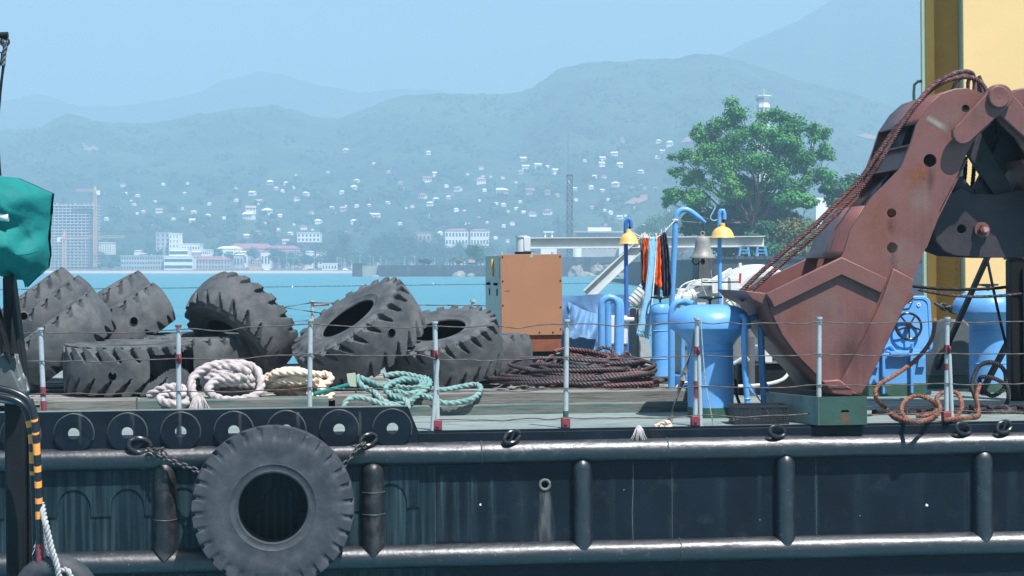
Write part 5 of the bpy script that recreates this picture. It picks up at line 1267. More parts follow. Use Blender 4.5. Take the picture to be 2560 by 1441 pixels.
# black steel A-frame bars, post and slack black wires
def bar_thing(name, label, cat, pts, r, mt='black', square=False):
    o_ = Vector(pts[0]); mb = MB()
    if square: mb.bar(Vector((0,0,0)), Vector(pts[1])-o_, r*2, r*2)
    else: mb.tube(spline(local(o_, *pts), .05), r, 9)
    return tag(mb.build(name, mt, None, M=SHIP @ T(o_)), label, cat)
bar_thing('black_strut', 'black steel strut sloping down left of the right vent', 'strut', [dk(2322, 968), at(2470, 640, 3.3)], .028, 'black', True)
bar_thing('black_wire', 'thin black wire sloping down right in front of the vent', 'wire', [at(2466,640,3.2), at(2500,800,3.1), at(2535,940,3.0)], .018)
bar_thing('black_strut', 'black inclined bar rising right past the right vent', 'strut', [dk(2452, 985), at(2560, 780, 3.3)], .03, 'black', True)
bar_thing('grey_strut', 'pale grey inclined bar beside the black post', 'strut', [dk(2524, 1000), at(2590, 760, 2.9)], .035, 'grey_metal', True)
p = dk(2552, 1003); t = sthing('black_post', 'thick black steel post at the right edge of the picture', 'post', (p[0], p[1], 0)); h_ = at(2552, 650, p[1])[2]
MB().box((-.11,0,0),(.12,.2,h_)).build('column', 'black', t, bevel=.02); MB().box((-.13,-.02,h_),(.14,.22,h_+.05)).build('cap', 'black_gloss', t, bevel=.02); MB().box((.02,-.05,.05),(.05,-.001,h_-.1)).build('rib', 'black_gloss', t)
bar_thing('black_hose', 'slack black hose crossing in front of the crane wall', 'hose', [at(2282,716,3.4), at(2340,722,3.3), at(2420,724,3.2), at(2500,720,3.1), at(2580,708,3.0)], .02)
mb = MB(); rope(mb, [at(2295,725,3.2), at(2350,735,3.1), at(2420,742,3.0), at(2500,740,2.9), at(2600,730,2.8)], .019, 6, .02, n=14, lob=.14); tag(mb.build('wire_rope', 'cable', None, M=SHIP), 'slack grey wire rope crossing over the right vent', 'wire rope')
mb = MB(); rope(mb, [at(2330,560,2.2), at(2350,585,1.9), at(2420,612,1.8), at(2500,638,1.8), at(2600,665,1.8)], .020, 6, .02, n=14, lob=.14); tag(mb.build('wire_rope', 'cable', None, M=SHIP), 'wire rope running down right across the dark grab frame', 'wire rope')
mb = MB(); rope(mb, [at(2372,536,1.0), at(2430,535,.98), at(2490,535,.98), at(2541,536,1.0)], .018, 6, .02, n=14, lob=.14); tag(mb.build('wire_rope', 'cable', None, M=SHIP), 'short level wire rope in front of the dark grab frame', 'wire rope')
# orange rusty wire rope loops on the right deck
mb = MB(); rope(mb, [at(2338,800,3.2), at(2328,850,2.4), at(2290,900,1.7), at(2235,940,1.2), at(2195,965,.95), at(2190,995,.85), dk(2215,1022,.03), dk(2245,1045,.03), dk(2290,1056,.03), dk(2330,1045,.04), dk(2345,1025,.04), at(2325,1000,.9), at(2290,990,1.0), at(2262,1005,.9), at(2255,1030,.6), at(2275,1052,.45), at(2310,1055,.4), at(2345,1035,.5), at(2350,1022,.55)], .0235, 6, .018, n=14, lob=.16)
tag(mb.build('wire_rope', 'cable_orange', None, M=SHIP), 'orange rusty wire rope curling down past the hatch into a loop', 'wire rope')
mb = MB(); rope(mb, [dk(2290,1040,.03), dk(2320,1038,.04), at(2350,1022,.6), at(2342,995,.7), at(2365,980,.75), at(2395,985,.75), at(2405,1015,.6), at(2392,1040,.5), dk(2365,1050,.03), dk(2400,1046,.03), dk(2440,1042,.03), dk(2447,1032,.03), at(2441,995,.9), at(2450,960,1.0)], .0235, 6, .018, n=14, lob=.16)
tag(mb.build('wire_rope', 'cable_orange', None, M=SHIP), 'second orange rusty wire rope loop behind the doubled rail post', 'wire rope')
mb = MB(); rope(mb, [at(2440,1000,1.0), at(2430,960,1.1), at(2450,915,1.2), at(2485,907,1.2), at(2512,930,1.2), at(2510,970,1.2), at(2480,990,1.2), at(2455,970,1.2), at(2450,945,1.2), at(2480,945,1.1), at(2515,965,1.1), at(2520,1000,1.1), dk(2500,1022,.03), dk(2440,1020,.03), dk(2380,1022,.03), dk(2300,1026,.03), dk(2200,1028,.03)], .024, 6, .02, n=12, lob=.14)
tag(mb.build('wire_rope', 'cable_black', None, M=SHIP), 'dark greasy wire rope looped in front of the right vent', 'wire rope')
random.seed(12)
for i, (x0, x1, y_) in enumerate([(2180,2600,1030),(2330,2600,1024),(2380,2600,1018)]):
    mb = MB(); rope(mb, [dk(x0+(x1-x0)*s/7, y_+random.uniform(-3,3), .03+.02*i) for s in range(8)], .024, 6, .025, n=10, lob=.14)
    tag(mb.build('wire_rope', 'cable_black', None, M=SHIP), ('front','middle','rear')[i] + ' dark wire rope lying along the right deck', 'wire rope')
# ------------------------------------------------------------------ generator
v_ = 8.2; k = mpp(v_); p0 = at(1253, 850, v_); p1 = at(1408, 850, v_); L = p1[0]-p0[0]; zt_ = at(1330, 636, v_)[2]; zb_ = at(1330, 838, v_)[2]
t = sthing('generator', 'boxy generator with a plain orange end panel and grey green side', 'generator', (p0[0], v_, 0), R(2.5)); D = 1.75
MB().box((0,.02,zb_),(L,D,zt_-.006)).build('housing', 'gen_side', t, bevel=.01)
pn = MB().box((.004,-.004,zb_-.004),(L-.004,.019,zt_)).build('end_panel', 'orange_panel', t, bevel=.004)
for x_, f_ in ((.03,.03),(L-.03,.03),(.03,.33),(L-.03,.33),(.03,.63),(L-.03,.66),(L*.62,.97),(L*.84,.97),(L-.03,.93)):
    MB().sphere((x_,-.006,zt_-(zt_-zb_)*f_),.012,8).build('bolt', 'black', pn)
MB().box((L*.5-.02,-.007,zt_-.05),(L*.5+.02,-.0045,zt_-.005)).build('label_tag', 'gen_side', pn)
MB().box((L*.06,-.006,zt_-(zt_-zb_)*.455),(L*.15,-.0045,zt_-(zt_-zb_)*.45)).build('scratch', 'dark_rust_and_shade', pn)
MB().box((.02,.03,zb_-.24),(L-.02,D-.02,zb_-.004)).build('skid', 'rust_orange', t); MB().box((.05,.08,.0),(L-.05,D-.1,zb_-.245)).build('base_frame', 'black', t)
q = plate('lifting_eye', 'gen_side', [(L-.12,zb_-.42),(L-.02,zb_-.42),(L-.02,zb_-.30),(L-.05,zb_-.26),(L-.09,zb_-.26),(L-.12,zb_-.30)], [circ(L-.07, zb_-.32, .028, 16)], -.03, -.01, t)
sd = MB().box((-.008,.12,zt_-.36),(-.001,D-.12,zt_-.06)).build('control_door', 'gen_side', t)
MB().box((-.014,.8,zt_-.30),(-.009,1.0,zt_-.10)).build('window', 'glassy', sd); MB().cyl((-.03,.7,zt_-.32),(-.03,.7,zt_-.06),.02,n=8).build('tube_light', 'lamp_yellow', sd)
for y_ in (.35, 1.2):
    MB().box((-.05,y_,zt_-.45),(-.001,y_+.12,zt_-.41)).build('latch', 'black', t); MB().box((-.012,y_,zt_-.60),(-.001,y_+.07,zt_-.50)).build('vent_slot', 'black', t)
for y_ in (.5, .8): MB().box((-.012,y_,zt_-1.18),(-.001,y_+.10,zt_-1.0)).build('vent_slot', 'black', t)
for x_ in (.05, .5, .8): MB().cyl((x_,.25,zt_-.01),(x_,.25,zt_+.03),.02,n=8).build('roof_bolt', 'gen_side', t)
MB().cyl((L*.45,.4,zt_-.01),(L*.45,.4,zt_+.04),.14,n=18).build('roof_cap', 'black', t)
# ------------------------------------------------------------------ blue tarpaulin over equipment
v_ = 9.0; p0 = at(1400, 890, v_); a = at(1400, 738, v_); c_ = at(1575, 900, v_); Lx = c_[0]-p0[0]; H = a[2]
t = sthing('covered_equipment', 'equipment under a blue tarpaulin with loose folds', 'tarpaulin', (p0[0], v_, 0)); N, Mm = 60, 40; vs = []
for i in range(N+1):
    x_ = Lx*i/N
    for j in range(Mm+1):
        s = j/Mm                        # 0 at back top, going over the front edge down to the hem
        if s < .30: y_, z_ = .9*(1-s/.30), H*(1-.02*abs(x_/Lx-.5))
        else: y_, z_ = -.04-.10*(s-.3), H*(1-(s-.3)/.7*.98)
        f_ = max(0, (s-.30)/.7)
        y_ += -.07*math.sin(x_*9+2.2*fbm(x_*1.4, 2.0)+s*5)*min(1, f_*3)*(1-.4*f_) + .07*fbm(x_*2.6, s*4, 3)*min(1, f_*4)
        z_ += .02*fbm(x_*2, s*6, 8) - (.03*math.sin(x_*4) if s < .3 else 0)
        vs.append((x_, y_, z_))
mb = MB(); mb.add(vs, [(i*(Mm+1)+j, i*(Mm+1)+j+1, (i+1)*(Mm+1)+j+1, (i+1)*(Mm+1)+j) for i in range(N) for j in range(Mm)]); mb.build('tarpaulin', 'tarp_blue', t, smooth=70)
vs2 = []                                # the hanging loose flap with its lit edge
fl = [at(1416,770,8.7), at(1424,800,8.6), at(1442,825,8.5), at(1462,845,8.4), at(1490,848,8.5), at(1502,840,8.6)]
fu = [at(1420,755,8.75), at(1440,765,8.75), at(1460,775,8.75), at(1475,780,8.75), at(1495,785,8.75), at(1510,790,8.75)]
o_ = Vector((p0[0], v_, 0)); ful = spline(local(o_, *fu), .02); fll = spline(local(o_, *fl), .02); n_ = 40; mb = MB(); vs = []
for i in range(n_+1):
    a_, b_ = ful[int(i/n_*(len(ful)-1))], fll[int(i/n_*(len(fll)-1))]
    for j in range(9): q = a_.lerp(b_, j/8); vs.append(q + Vector((0,-.09*math.sin(math.pi*j/8)*abs(math.sin(i*.33+.5)),0)))
mb.add(vs, [(i*9+j, i*9+j+1, (i+1)*9+j+1, (i+1)*9+j) for i in range(n_) for j in range(8)]); mb.build('loose_flap', 'tarp_blue', t, smooth=70)
MB().box((.04,.1,0),(Lx-.04,.85,H*.93)).build('covered_body', 'grey_dark', t)
# ------------------------------------------------------------------ curved grey fairlead plate post
v_ = 7.9; p0 = at(1562, 940, v_); k = mpp(v_); t = sthing('fairlead_post', 'weathered grey fairlead post with a pale curved edge plate', 'fairlead', (p0[0], v_, 0)); X = lambda px: (px-1562)*k; Z = lambda py: at(1590, py, v_)[2]
MB().prism([(X(1562),0),(X(1600),0),(X(1600),Z(772)),(X(1560),Z(772)),(X(1567),Z(830))], .1, .7).build('body', 'grey_metal', t, bevel=.01)
MB().prism([(X(1600),0),(X(1626),0),(X(1630),Z(870)),(X(1616),Z(820)),(X(1606),Z(772)),(X(1600),Z(771))], .05, .13).build('edge_plate', 'post_white', t, bevel=.006)
MB().box((X(1600),.04,0),(X(1627),.045,.14)).build('green_foot', 'green_paint', t)
t = sthing('winch_box', 'small white gearbox with bolts between the pipes and the fairlead', 'gearbox', (at(1540,900,7.2)[0],7.2,0)); z0_, z1_ = at(1545,862,7.2)[2], at(1545,790,7.2)[2]
MB().box((-.06,0,0),(.14,.3,z0_)).build('pedestal', 'grey_dark', t); MB().box((-.1,-.02,z0_),(.17,.3,z1_)).build('case', 'white_paint', t, bevel=.02); MB().cyl((.1,-.05,z1_-.05),(.25,-.05,z1_-.05),.03,n=10).build('shaft', 'white_paint', t)

# ================================================================== clamshell grab
VF, VK = .45, 1.95                       # front and back side plates
def uw(pts, v=VF): return [(lambda q: (q[0], q[2]))(at(px, py, v)) for px, py in pts]
uAx = at(2490, 400, VF)[0]
g0 = dk(2140, 1000)
grab = sthing('clamshell_grab', 'rusty red clamshell grab standing on the deck, jaws closed downward', 'grab', (0,0,0))
ARM = uw([(2500,262),(2478,246),(2456,235),(2436,226),(2418,222),(2390,224),(2355,236),(2324,264),(2303,295),(2293,309),(2279,354),(2255,418),(2182,493),(2142,552),(2126,576),(2112,625),(2101,648),(2160,690),(2230,730),(2270,735),(2283,694),(2324,597),(2352,521),(2390,448),(2418,382),(2440,345),(2475,312)])
HOLES = [(2414,272,10),(2325,402,17),(2229,533,12),(2231,620,14)]
hl = [circ(*uw([(x, y)])[0], r*mpp(VF)) for x, y, r in HOLES]
JAW = uw([(2101,646),(2290,735),(2251,780),(2206,874),(2168,957),(2147,992),(2078,984),(2057,956),(2039,935),(1994,890),(1956,838),(1932,789),(1926,768),(1914,737)])
RIM = uw([(2101,643),(2215,697),(2200,734),(2101,688),(1932,770),(1924,752),(1912,735)])
BAND = uw([(2230,671),(2284,700),(2252,780),(2207,874),(2169,957),(2148,992),(2080,984),(2112,930),(2160,840),(2204,745)])
def mir(pts): return [(2*uAx-x, z) for x, z in pts]
EDGE = [(2456,235),(2418,222),(2390,224),(2355,236),(2324,264),(2303,295),(2293,309)]
def sheet(mb, line, v0, v1, th=.03):
    P = uw(line); n_ = len(P); vs = [(x, v, z) for v in (v0, v1) for x, z in P]; fs = [(i, i+1, n_+i+1, n_+i) for i in range(n_-1)]
    mb.add(vs, fs); return mb
def solid(o, th): 
    s = o.modifiers.new('solid', 'SOLIDIFY'); s.thickness = th; s.offset = 0; return o
def jaw(side):
    f = (lambda q: q) if side == 0 else mir
    def mk(mb): 
        if side: mb.v = [(2*uAx-x, y, z) for x, y, z in mb.v]
        return mb
    for v in (VF, VK-.05):
        a = plate('arm_plate', 'rust_red', f(ARM), [f(h) for h in hl], v, v+.05, grab, bevel=.008)
        b = plate('jaw_plate', 'rust_red', f(JAW), [], v+.002, v+.052, grab, bevel=.006)
        if v == VF:
            plate('rim_stiffener', 'rust_red', f(RIM), [], v-.055, v+.001, b, bevel=.010)
            plate('edge_band', 'rust_red', f(BAND), [], v-.045, v+.0005, b, bevel=.012)
    # curved shell and cutting lip
    o = sheet(MB(), [(1914,737),(1926,768),(1932,789),(1956,838),(1994,890),(2039,935),(2078,984)], VF+.053, VK-.053); mk(o); solid(o.build('bowl_shell', 'rust_red', grab, smooth=60), .03)
    o = MB(); P = uw([(1916,733),(1862,727),(1880,748),(1925,770)]); mk(o.prism(P, VF+.02, VK-.02)).build('bowl_lip', 'rust_red', grab, bevel=.01)
    mk(MB().prism(uw([(2050,952),(2095,948),(2150,993),(2078,985)]), VF-.075, VK+.02)).build('toe_bar', 'rust_red', grab, bevel=.015)
    # head cover, stiffening webs and lower cover of the arm
    o = sheet(MB(), EDGE, VF+.051, VK-.051); mk(o); solid(o.build('head_cover', 'rust_red', grab, smooth=60), .025)
    o = sheet(MB(), [(2165,515),(2142,552),(2126,576),(2112,625),(2101,645)], VF+.051, VK-.051); mk(o); solid(o.build('arm_cover', 'rust_red', grab, smooth=30), .02)
    o = sheet(MB(), [(2296,366),(2274,424)], VF+.051, VK-.051); mk(o); solid(o.build('recessed_cover', 'rust_red', grab, smooth=0), .015)
    for a, b_ in (((2280,362),(2330,366)),((2256,420),(2310,430))):
        o = sheet(MB(), [a, b_], VF+.051, VK-.051); mk(o); solid(o.build('cross_web', 'rust_red', grab, smooth=0), .02)
    o = sheet(MB(), [(2330,300),(2318,370),(2296,430),(2225,500),(2170,570)], VF+.051, VK-.051); mk(o); solid(o.build('inner_web', 'dark_rust_and_shade', grab, smooth=0), .02)
    o = sheet(MB(), [(2420,400),(2385,470),(2345,550),(2318,620)], VF+.051, VK-.051); mk(o); solid(o.build('arm_cover', 'rust_red', grab, smooth=0), .02)
    # link bar to the head pin
    c0, c1 = uw([(2497,243)], VF-.1)[0], uw([(2403,336)], VF-.1)[0]; d_ = Vector((c1[0]-c0[0], c1[1]-c0[1])); L = d_.length; d_.normalize(); nn = Vector((-d_.y, d_.x)); r0, r1 = .135, .115
    ring = []
    for i in range(13): a = math.pi*i/12; ring.append((c0[0]+(-d_.x*math.sin(a)+nn.x*math.cos(a))*r0, c0[1]+(-d_.y*math.sin(a)+nn.y*math.cos(a))*r0))
    for i in range(7): a = math.pi*i/6; ring.append((c1[0]+(d_.x*math.sin(a)-nn.x*math.cos(a))*r1, c1[1]+(d_.y*math.sin(a)-nn.y*math.cos(a))*r1))
    off = -.09 if side == 0 else -.01
    plate('link_bar', 'rust_red', f(ring), [], VF+off-.075, VF+off-.002, grab, bevel=.014)
    plate('link_bar', 'rust_red', f(ring), [], VK+.01, VK+.07, grab, bevel=.014)
jaw(0); jaw(1)
for f in (lambda q: q, mir): plate('middle_web', 'dark_rust_and_shade', f(uw([(2440,260),(2390,250),(2340,275),(2310,320),(2275,420),(2200,500),(2140,590),(2130,650),(2260,700),(2300,600),(2380,440),(2430,345)])), [], 1.1, 1.13, grab)  # dark plate added so the arm holes look shaded inside
# painted scuff band, rust patch
P = uw([(2318,294),(2334,288),(2420,340),(2412,352)], VF); stain_patch('scuffed_band', 'stain_dust', grab, [((P[0][0]*(1-i/6)+P[3][0]*i/6*1.0, VF-.004, P[0][1]*(1-i/6)+P[3][1]*i/6), (.028, 0, .035), .9) for i in range(7)])
def gstain(px, py, rx, ry, mt, st, v=VF-.0035, n_=9):
    rows = []
    for i in range(n_+1):
        a = -1+2*i/n_; c = at(px, py+ry*a, v); rows.append((c, (rx*mpp(VF)*math.sqrt(max(.02, 1-a*a)), 0, 0), st*(1-a*a)))
    stain_patch('rust_stain', mt, grab, rows)
gstain(2300, 428, 26, 24, 'stain_rust', 1.0); gstain(2285, 445, 40, 34, 'stain_rust', .6, VF-.0045); gstain(2200, 560, 60, 90, 'stain_rust', .45); gstain(2260, 640, 50, 50, 'stain_dust', .28); gstain(2380, 300, 60, 40, 'stain_dust', .25); gstain(2300, 500, 40, 60, 'stain_dust', .28); gstain(2230, 560, 14, 30, 'stain_dark', .6, VF-.0052); gstain(2232, 655, 14, 34, 'stain_dark', .6); gstain(2325, 445, 18, 40, 'stain_dark', .5, VF-.0055)
gstain(2060, 800, 90, 90, 'stain_dust', .22, VF-.0008); gstain(2000, 800, 40, 60, 'stain_rust', .4, VF-.0012); gstain(2110, 900, 40, 60, 'stain_dark', .4, VF-.0016); gstain(2150, 850, 50, 110, 'stain_dark', .35, VF-.046); gstain(2230, 760, 30, 60, 'stain_dust', .3, VF-.0465)
# head pins
c = uw([(2497,243)], VF-.2)[0]; MB().lathe([(.001,.0),(.02,.004),(.045,.0),(.105,-.002),(.118,.012),(.118,.16)], 32, M=T((c[0],VF-.22,c[1])) @ Matrix.Rotation(R(-90),4,'X')).build('head_pin', 'rust_red', grab)
MB().cyl((c[0],VF-.06,c[1]),(c[0],VK+.1,c[1]),.09,n=20).build('head_shaft', 'dark_rust_and_shade', grab)
# lower sheave block, crossed arms and sheaves between the jaws, their shade put into a dark colour
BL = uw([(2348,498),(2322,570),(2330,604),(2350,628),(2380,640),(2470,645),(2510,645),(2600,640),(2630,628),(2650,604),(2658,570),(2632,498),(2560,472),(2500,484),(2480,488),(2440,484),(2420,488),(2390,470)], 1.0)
for v in (.85, 1.5): plate('block_plate', 'dark_rust_and_shade', BL, [circ(*uw([(2393,574)], 1.0)[0], .05)], v, v+.05, grab, bevel=.01)
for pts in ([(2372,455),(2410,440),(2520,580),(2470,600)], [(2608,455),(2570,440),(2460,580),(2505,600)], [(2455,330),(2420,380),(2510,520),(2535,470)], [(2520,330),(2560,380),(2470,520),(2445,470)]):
    plate('cross_arm', 'dark_rust_and_shade', uw(pts, .9), [], .95 if pts[0][0] in (2372, 2455) else 1.05, 1.03 if pts[0][0] in (2372, 2455) else 1.13, grab, bevel=.008)
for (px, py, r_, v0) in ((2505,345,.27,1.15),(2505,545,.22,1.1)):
    c = uw([(px,py)], v0)[0]; MB().lathe([(r_*.3,0),(r_*.9,.01),(r_,0),(r_*.93,.03),(r_*.93,.05),(r_,.08),(r_*.9,.07),(r_*.3,.08)], 40, M=T((c[0],v0,c[1])) @ Matrix.Rotation(R(-90),4,'X')).build('sheave', 'dark_rust_and_shade', grab)
c = uw([(2456,575)], .8)[0]; o = MB().cyl((c[0],.70,c[1]),(c[0],.86,c[1]),.055,n=6).build('hex_nut', 'rust_red', grab); MB().cyl((c[0],.68,c[1]),(c[0],.71,c[1]),.03,n=16).build('bolt_end', 'rust_band', o)
MB().cyl((c[0],.80,c[1]),(c[0],.849,c[1]),.085,n=24).build('washer', 'rust_red', grab)
# wire ropes over the grab
mb = MB(); rope(mb, [at(1852,752,1.0), at(1905,703,1.0), at(1965,650,1.0), at(2040,584,.95), at(2110,515,.95), at(2160,462,.95), at(2205,395,.9), at(2245,325,.9), at(2290,262,.9), at(2335,212,1.0), at(2385,184,1.0), at(2425,181,1.1), at(2436,203,1.2), at(2436,240,1.2)], .026, 6, .02, n=14, lob=.15)
tag(mb.build('hoist_rope', 'cable_red', None, M=SHIP), 'upper rusty hoist rope running over the back of the grab', 'wire rope')
mb = MB(); rope(mb, [at(1840,742,1.25), at(1892,690,1.25), at(1960,630,1.2), at(2035,565,1.2), at(2100,500,1.2), at(2148,452,1.2), at(2190,392,1.2), at(2232,330,1.2), at(2268,292,1.15), at(2310,240,1.15), at(2360,205,1.0), at(2415,193,1.0), at(2450,205,1.0), at(2470,235,1.0), at(2475,260,1.1)], .026, 6, .02, n=14, lob=.15)
tag(mb.build('hoist_rope', 'cable_red', None, M=SHIP), 'lower rusty hoist rope running over the back of the grab', 'wire rope')
for i, pts in enumerate(([(2380,230),(2395,200),(2425,190),(2450,215),(2455,240)], [(2420,232),(2422,200),(2440,200),(2448,235)], [(2447,190),(2458,215),(2462,238)])):
    mb = MB(); rope(mb, [at(x, y, 1.35+.1*i) for x, y in pts], .022, 6, .02, n=12, lob=.15)
    tag(mb.build('rope_loop', 'cable', None, M=SHIP), ('broad','upright','short')[i] + ' wire rope loop standing behind the grab head', 'wire rope')
for i, (x, y0_, x1, y1_) in enumerate(((2436,345,2428,492),(2414,392,2404,492))):
    mb = MB(); rope(mb, [at(x, y0_, 1.6), at((x+x1)/2+3, (y0_+y1_)/2, 1.6), at(x1, y1_, 1.6)], .026, 6, .03, n=10, lob=.12); tag(mb.build('hanging_rope', 'cable_black', None, M=SHIP), ('thicker','thinner')[i] + ' dark rope hanging through the gap in the grab', 'wire rope')
# ================================================================== crane column behind
v_ = 7.5; k = mpp(v_)
q = lambda px, v: at(px, 600, v)[0]
x0 = q(2412, v_); Hh = 9.0
t = sthing('crane_column', 'tall crane column with cream face, yellow recess and green edges', 'crane', (x0, v_, 0), R(-13.5))
CI = (SHIP @ T((x0, v_, 0)) @ Matrix.Rotation(R(-13.5), 4, 'Z')).inverted()
def lp(px, y, py=600):          # local point of the column seen at a pixel, on the plane y
    c_ = CI @ C0; d_ = (CI @ (C0 + ray(px, py))) - c_; return c_ + d_*((y-c_.y)/d_.y)
MB().box((0,0,0),(2.6,2.4,Hh)).build('cream_face', 'cream', t, smooth=0, bevel=.01)
MB().box((-.004,.008,0),(-.0005,.84,Hh)).build('green_corner', 'green_edge', t, smooth=0)
wb = MB().box((lp(2312,.84).x,.84,0),(-.0045,.89,Hh)).build('recess_web', 'yellow', t, smooth=0)
MB().box((lp(2318,.55).x,.55,0),(lp(2340,.55).x,.839,Hh)).build('flange', 'yellow', t, smooth=0)
MB().box((lp(2309,.545).x,.545,0),(lp(2318,.55).x-.002,.86,Hh)).build('flange_edge', 'green_edge', t, smooth=0)
for i in range(9): MB().sphere(lp(2390, .83, 640+i*17), .02, 8).build('rivet', 'yellow', wb)
c = lp(2330, .76, 690); MB().lathe([(.001,.0),(.05,.0),(.055,.02),(.09,.02),(.095,.05),(.13,.06)], 24, M=T(c) @ Matrix.Rotation(R(-90),4,'X')).build('inspection_cap', 'yellow', wb)
mb = MB(); mb.tube(spline([lp(2285,.6,262), lp(2285,.6,222), lp(2289,.6,207), lp(2302,.6,203), lp(2314,.6,204)], .05), .022, 8); mb.build('ladder_grip', 'green_paint', t)
# chain between hatch lid and crane
p = [at(2334,757,4.6), at(2350,766,4.6), at(2372,770,4.7), at(2395,784,4.8)]
def chain2(pts, label):
    path = spline(pts, .01); t = sthing('chain', label, 'chain', path[0]); L = .13; link = []
    for i in range(20):
        a = 2*math.pi*i/20; link.append(((L*.5-.035)*(1 if math.cos(a) > 0 else -1)+.036*math.cos(a), .036*math.sin(a), 0))
    me = MB().tube(link, .016, 8, closed=True).mesh('link', 'chain', 60); acc = 0; kk = 0; last = path[0]
    for i in range(1, len(path)):
        acc += (path[i]-path[i-1]).length
        if acc >= L*.62:
            acc = 0; d_ = (path[i]-last).normalized(); last = path[i]; x_, y_ = orth(d_)
            if kk % 2: x_, y_ = y_, -x_
            o = place('link', me, t); c_ = path[i]-path[0]; o.matrix_basis = Matrix(((d_.x,x_.x,y_.x,c_.x),(d_.y,x_.y,y_.y,c_.y),(d_.z,x_.z,y_.z,c_.z),(0,0,0,1))); kk += 1
chain2(p, 'heavy chain holding the raised blue hatch lid')

# ================================================================== rear deck: gooseneck, bell, lamps, laundry, boom, winch
v_ = 7.6
o_ = Vector((at(1680,900,v_)[0], v_, 0))
t = sthing('gooseneck_pipe', 'tall sky blue gooseneck pipe carrying the bell', 'pipe', o_)
pth = [Vector((0,0,0))] + local(o_, at(1680,760,v_), at(1683,680,v_), at(1687,600,v_), at(1690,548,v_), at(1697,530,v_), at(1710,524,v_), at(1724,528,v_), at(1745,543,v_), at(1764,557,v_))
sp_ = spline(pth, .04); n_ = len(sp_); MB().tube(sp_, [.042 if i < n_*.93 else .042*(1-(i/n_-.93)/.07*.75) for i in range(n_)], 14).build('pipe', 'blue', t, smooth=60)
MB().lathe([(.044,-.02),(.05,-.01),(.05,.015),(.044,.025)], 14, c=local(o_, at(1688,552,v_))[0]).build('tape_collar', 'rope_cream', t)
mb = MB(); mb.tube(local(o_, at(1688,552,v_-.05), at(1720,555,v_-.05), at(1752,557,v_-.05)), .006, 6); mb.build('stay_cord', 'rope_teal', t)
# bell
c = at(1757, 646, v_); k = mpp(v_); t = sthing('ship_bell', 'grey bronze ship bell hanging from the gooseneck', 'bell', c); h_ = 56*k
pr = [(32,0),(32,3),(28,8),(23,16),(20,28),(18.5,40),(17.5,50),(15,54),(8,56),(.05,57)]
MB().lathe([(r*k, z*k) for r, z in pr] , 44).build('body', 'bell', t, smooth=60); MB().lathe([(30*k,0.5*k),(26*k,8*k),(20*k,18*k),(17*k,40*k)], 40).build('inner_wall', 'dark_rust_and_shade', t)
mb = MB(); mb.torus((0,0,62*k),(0,1,0),5*k,1.8*k,20,8); mb.build('crown_loop', 'bell', t)
mb = MB(); mb.tube(local(c, at(1757,588,v_), at(1759,575,v_), at(1757,562,v_)), .008, 6); mb.build('hanging_hook', 'chain', t)
cl = MB().sphere((0,-.0,-9*k), 6*k, 14, sq=(1,1,1.25)).build('clapper', 'dark_rust_and_shade', t); MB().cyl((0,0,-4*k),(0,0,40*k),.008,n=6).build('rod', 'dark_rust_and_shade', cl)
mb = MB(); mb.tube(spline(local(c, at(1757,662,v_), at(1754,690,v_), at(1756,715,v_), at(1766,740,v_)), .03), .007, 6); mb.build('pull_cord', 'rope_grey', cl)
mb = MB(); mb.tube(spline(local(c, at(1770,648,v_+.05), at(1776,670,v_+.05), at(1781,706,v_+.05)), .03), .006, 6); mb.build('tie_cord', 'rope_grey', t)
# lamp posts
def deck_lamp(label, px, ytop, ybase, v, lamp_dx, mt, bulb_y, wpx):
    o_ = Vector((at(px, ybase, v)[0], v, 0)); k = mpp(v); t = sthing('deck_lamp', label, 'lamp', o_, group='deck lamps on blue poles'); Z = lambda y: at(px, y, v)[2]
    s = 1 if lamp_dx > 0 else -1
    MB().tube(spline([(0,0,0),(0,0,Z(640)),(0,0,Z(ytop+18)),(s*3*k,0,Z(ytop+5)),(s*8*k,0,Z(ytop)),(s*12*k,0,Z(ytop+6)),(s*13*k,0,Z(ytop+24))], .03), .030, 12).build('pole', mt, t, smooth=60)
    cx_ = lamp_dx*k; zt_ = Z(bulb_y); r = wpx/2*k
    sh = MB().lathe([(.012,zt_+23*k),(.035,zt_+22*k),(.038,zt_+14*k),(r*.30,zt_+13*k),(r*.55,zt_+10*k),(r*.76,zt_+4*k),(r*.90,zt_-4*k),(r*.97,zt_-12*k),(r*1.03,zt_-14*k),(r*.96,zt_-13*k),(r*.72,zt_+3*k)], 36, c=(cx_,-.05,0)).build('shade', 'lamp_yellow', t, smooth=50)
    MB().sphere((cx_,-.05,zt_-3*k), 7*k, 12).build('bulb', 'cloth_white', sh)
    mb = MB(); mb.tube(spline([(s*10*k,-.03,Z(ytop+26)),(cx_*.6+s*6*k,-.06,zt_+30*k),(cx_,-.05,zt_+25*k)], .02), .012, 8); mb.build('cable', 'black', t); return t
deck_lamp('yellow lamp on a dark blue pole left of the laundry', 1567, 547, 880, 7.3, 6, 'blue_dark', 596, 50)
deck_lamp('yellow lamp on a sky blue pole right of the bell', 1801, 525, 860, 7.0, 6, 'blue', 581, 60)
mb = MB(); c_ = at(1788,545,7.0); mb.tube(spline([at(1788,520,7.0), at(1780,535,7.0), at(1776,546,7.0), at(1785,552,7.0), at(1797,546,7.0), at(1798,524,7.0)], .02), .008, 7); tag(mb.build('wire_hook', 'cloth_blue', None, M=SHIP), 'thin pale blue wire hook hanging beside the right lamp pole', 'hook')
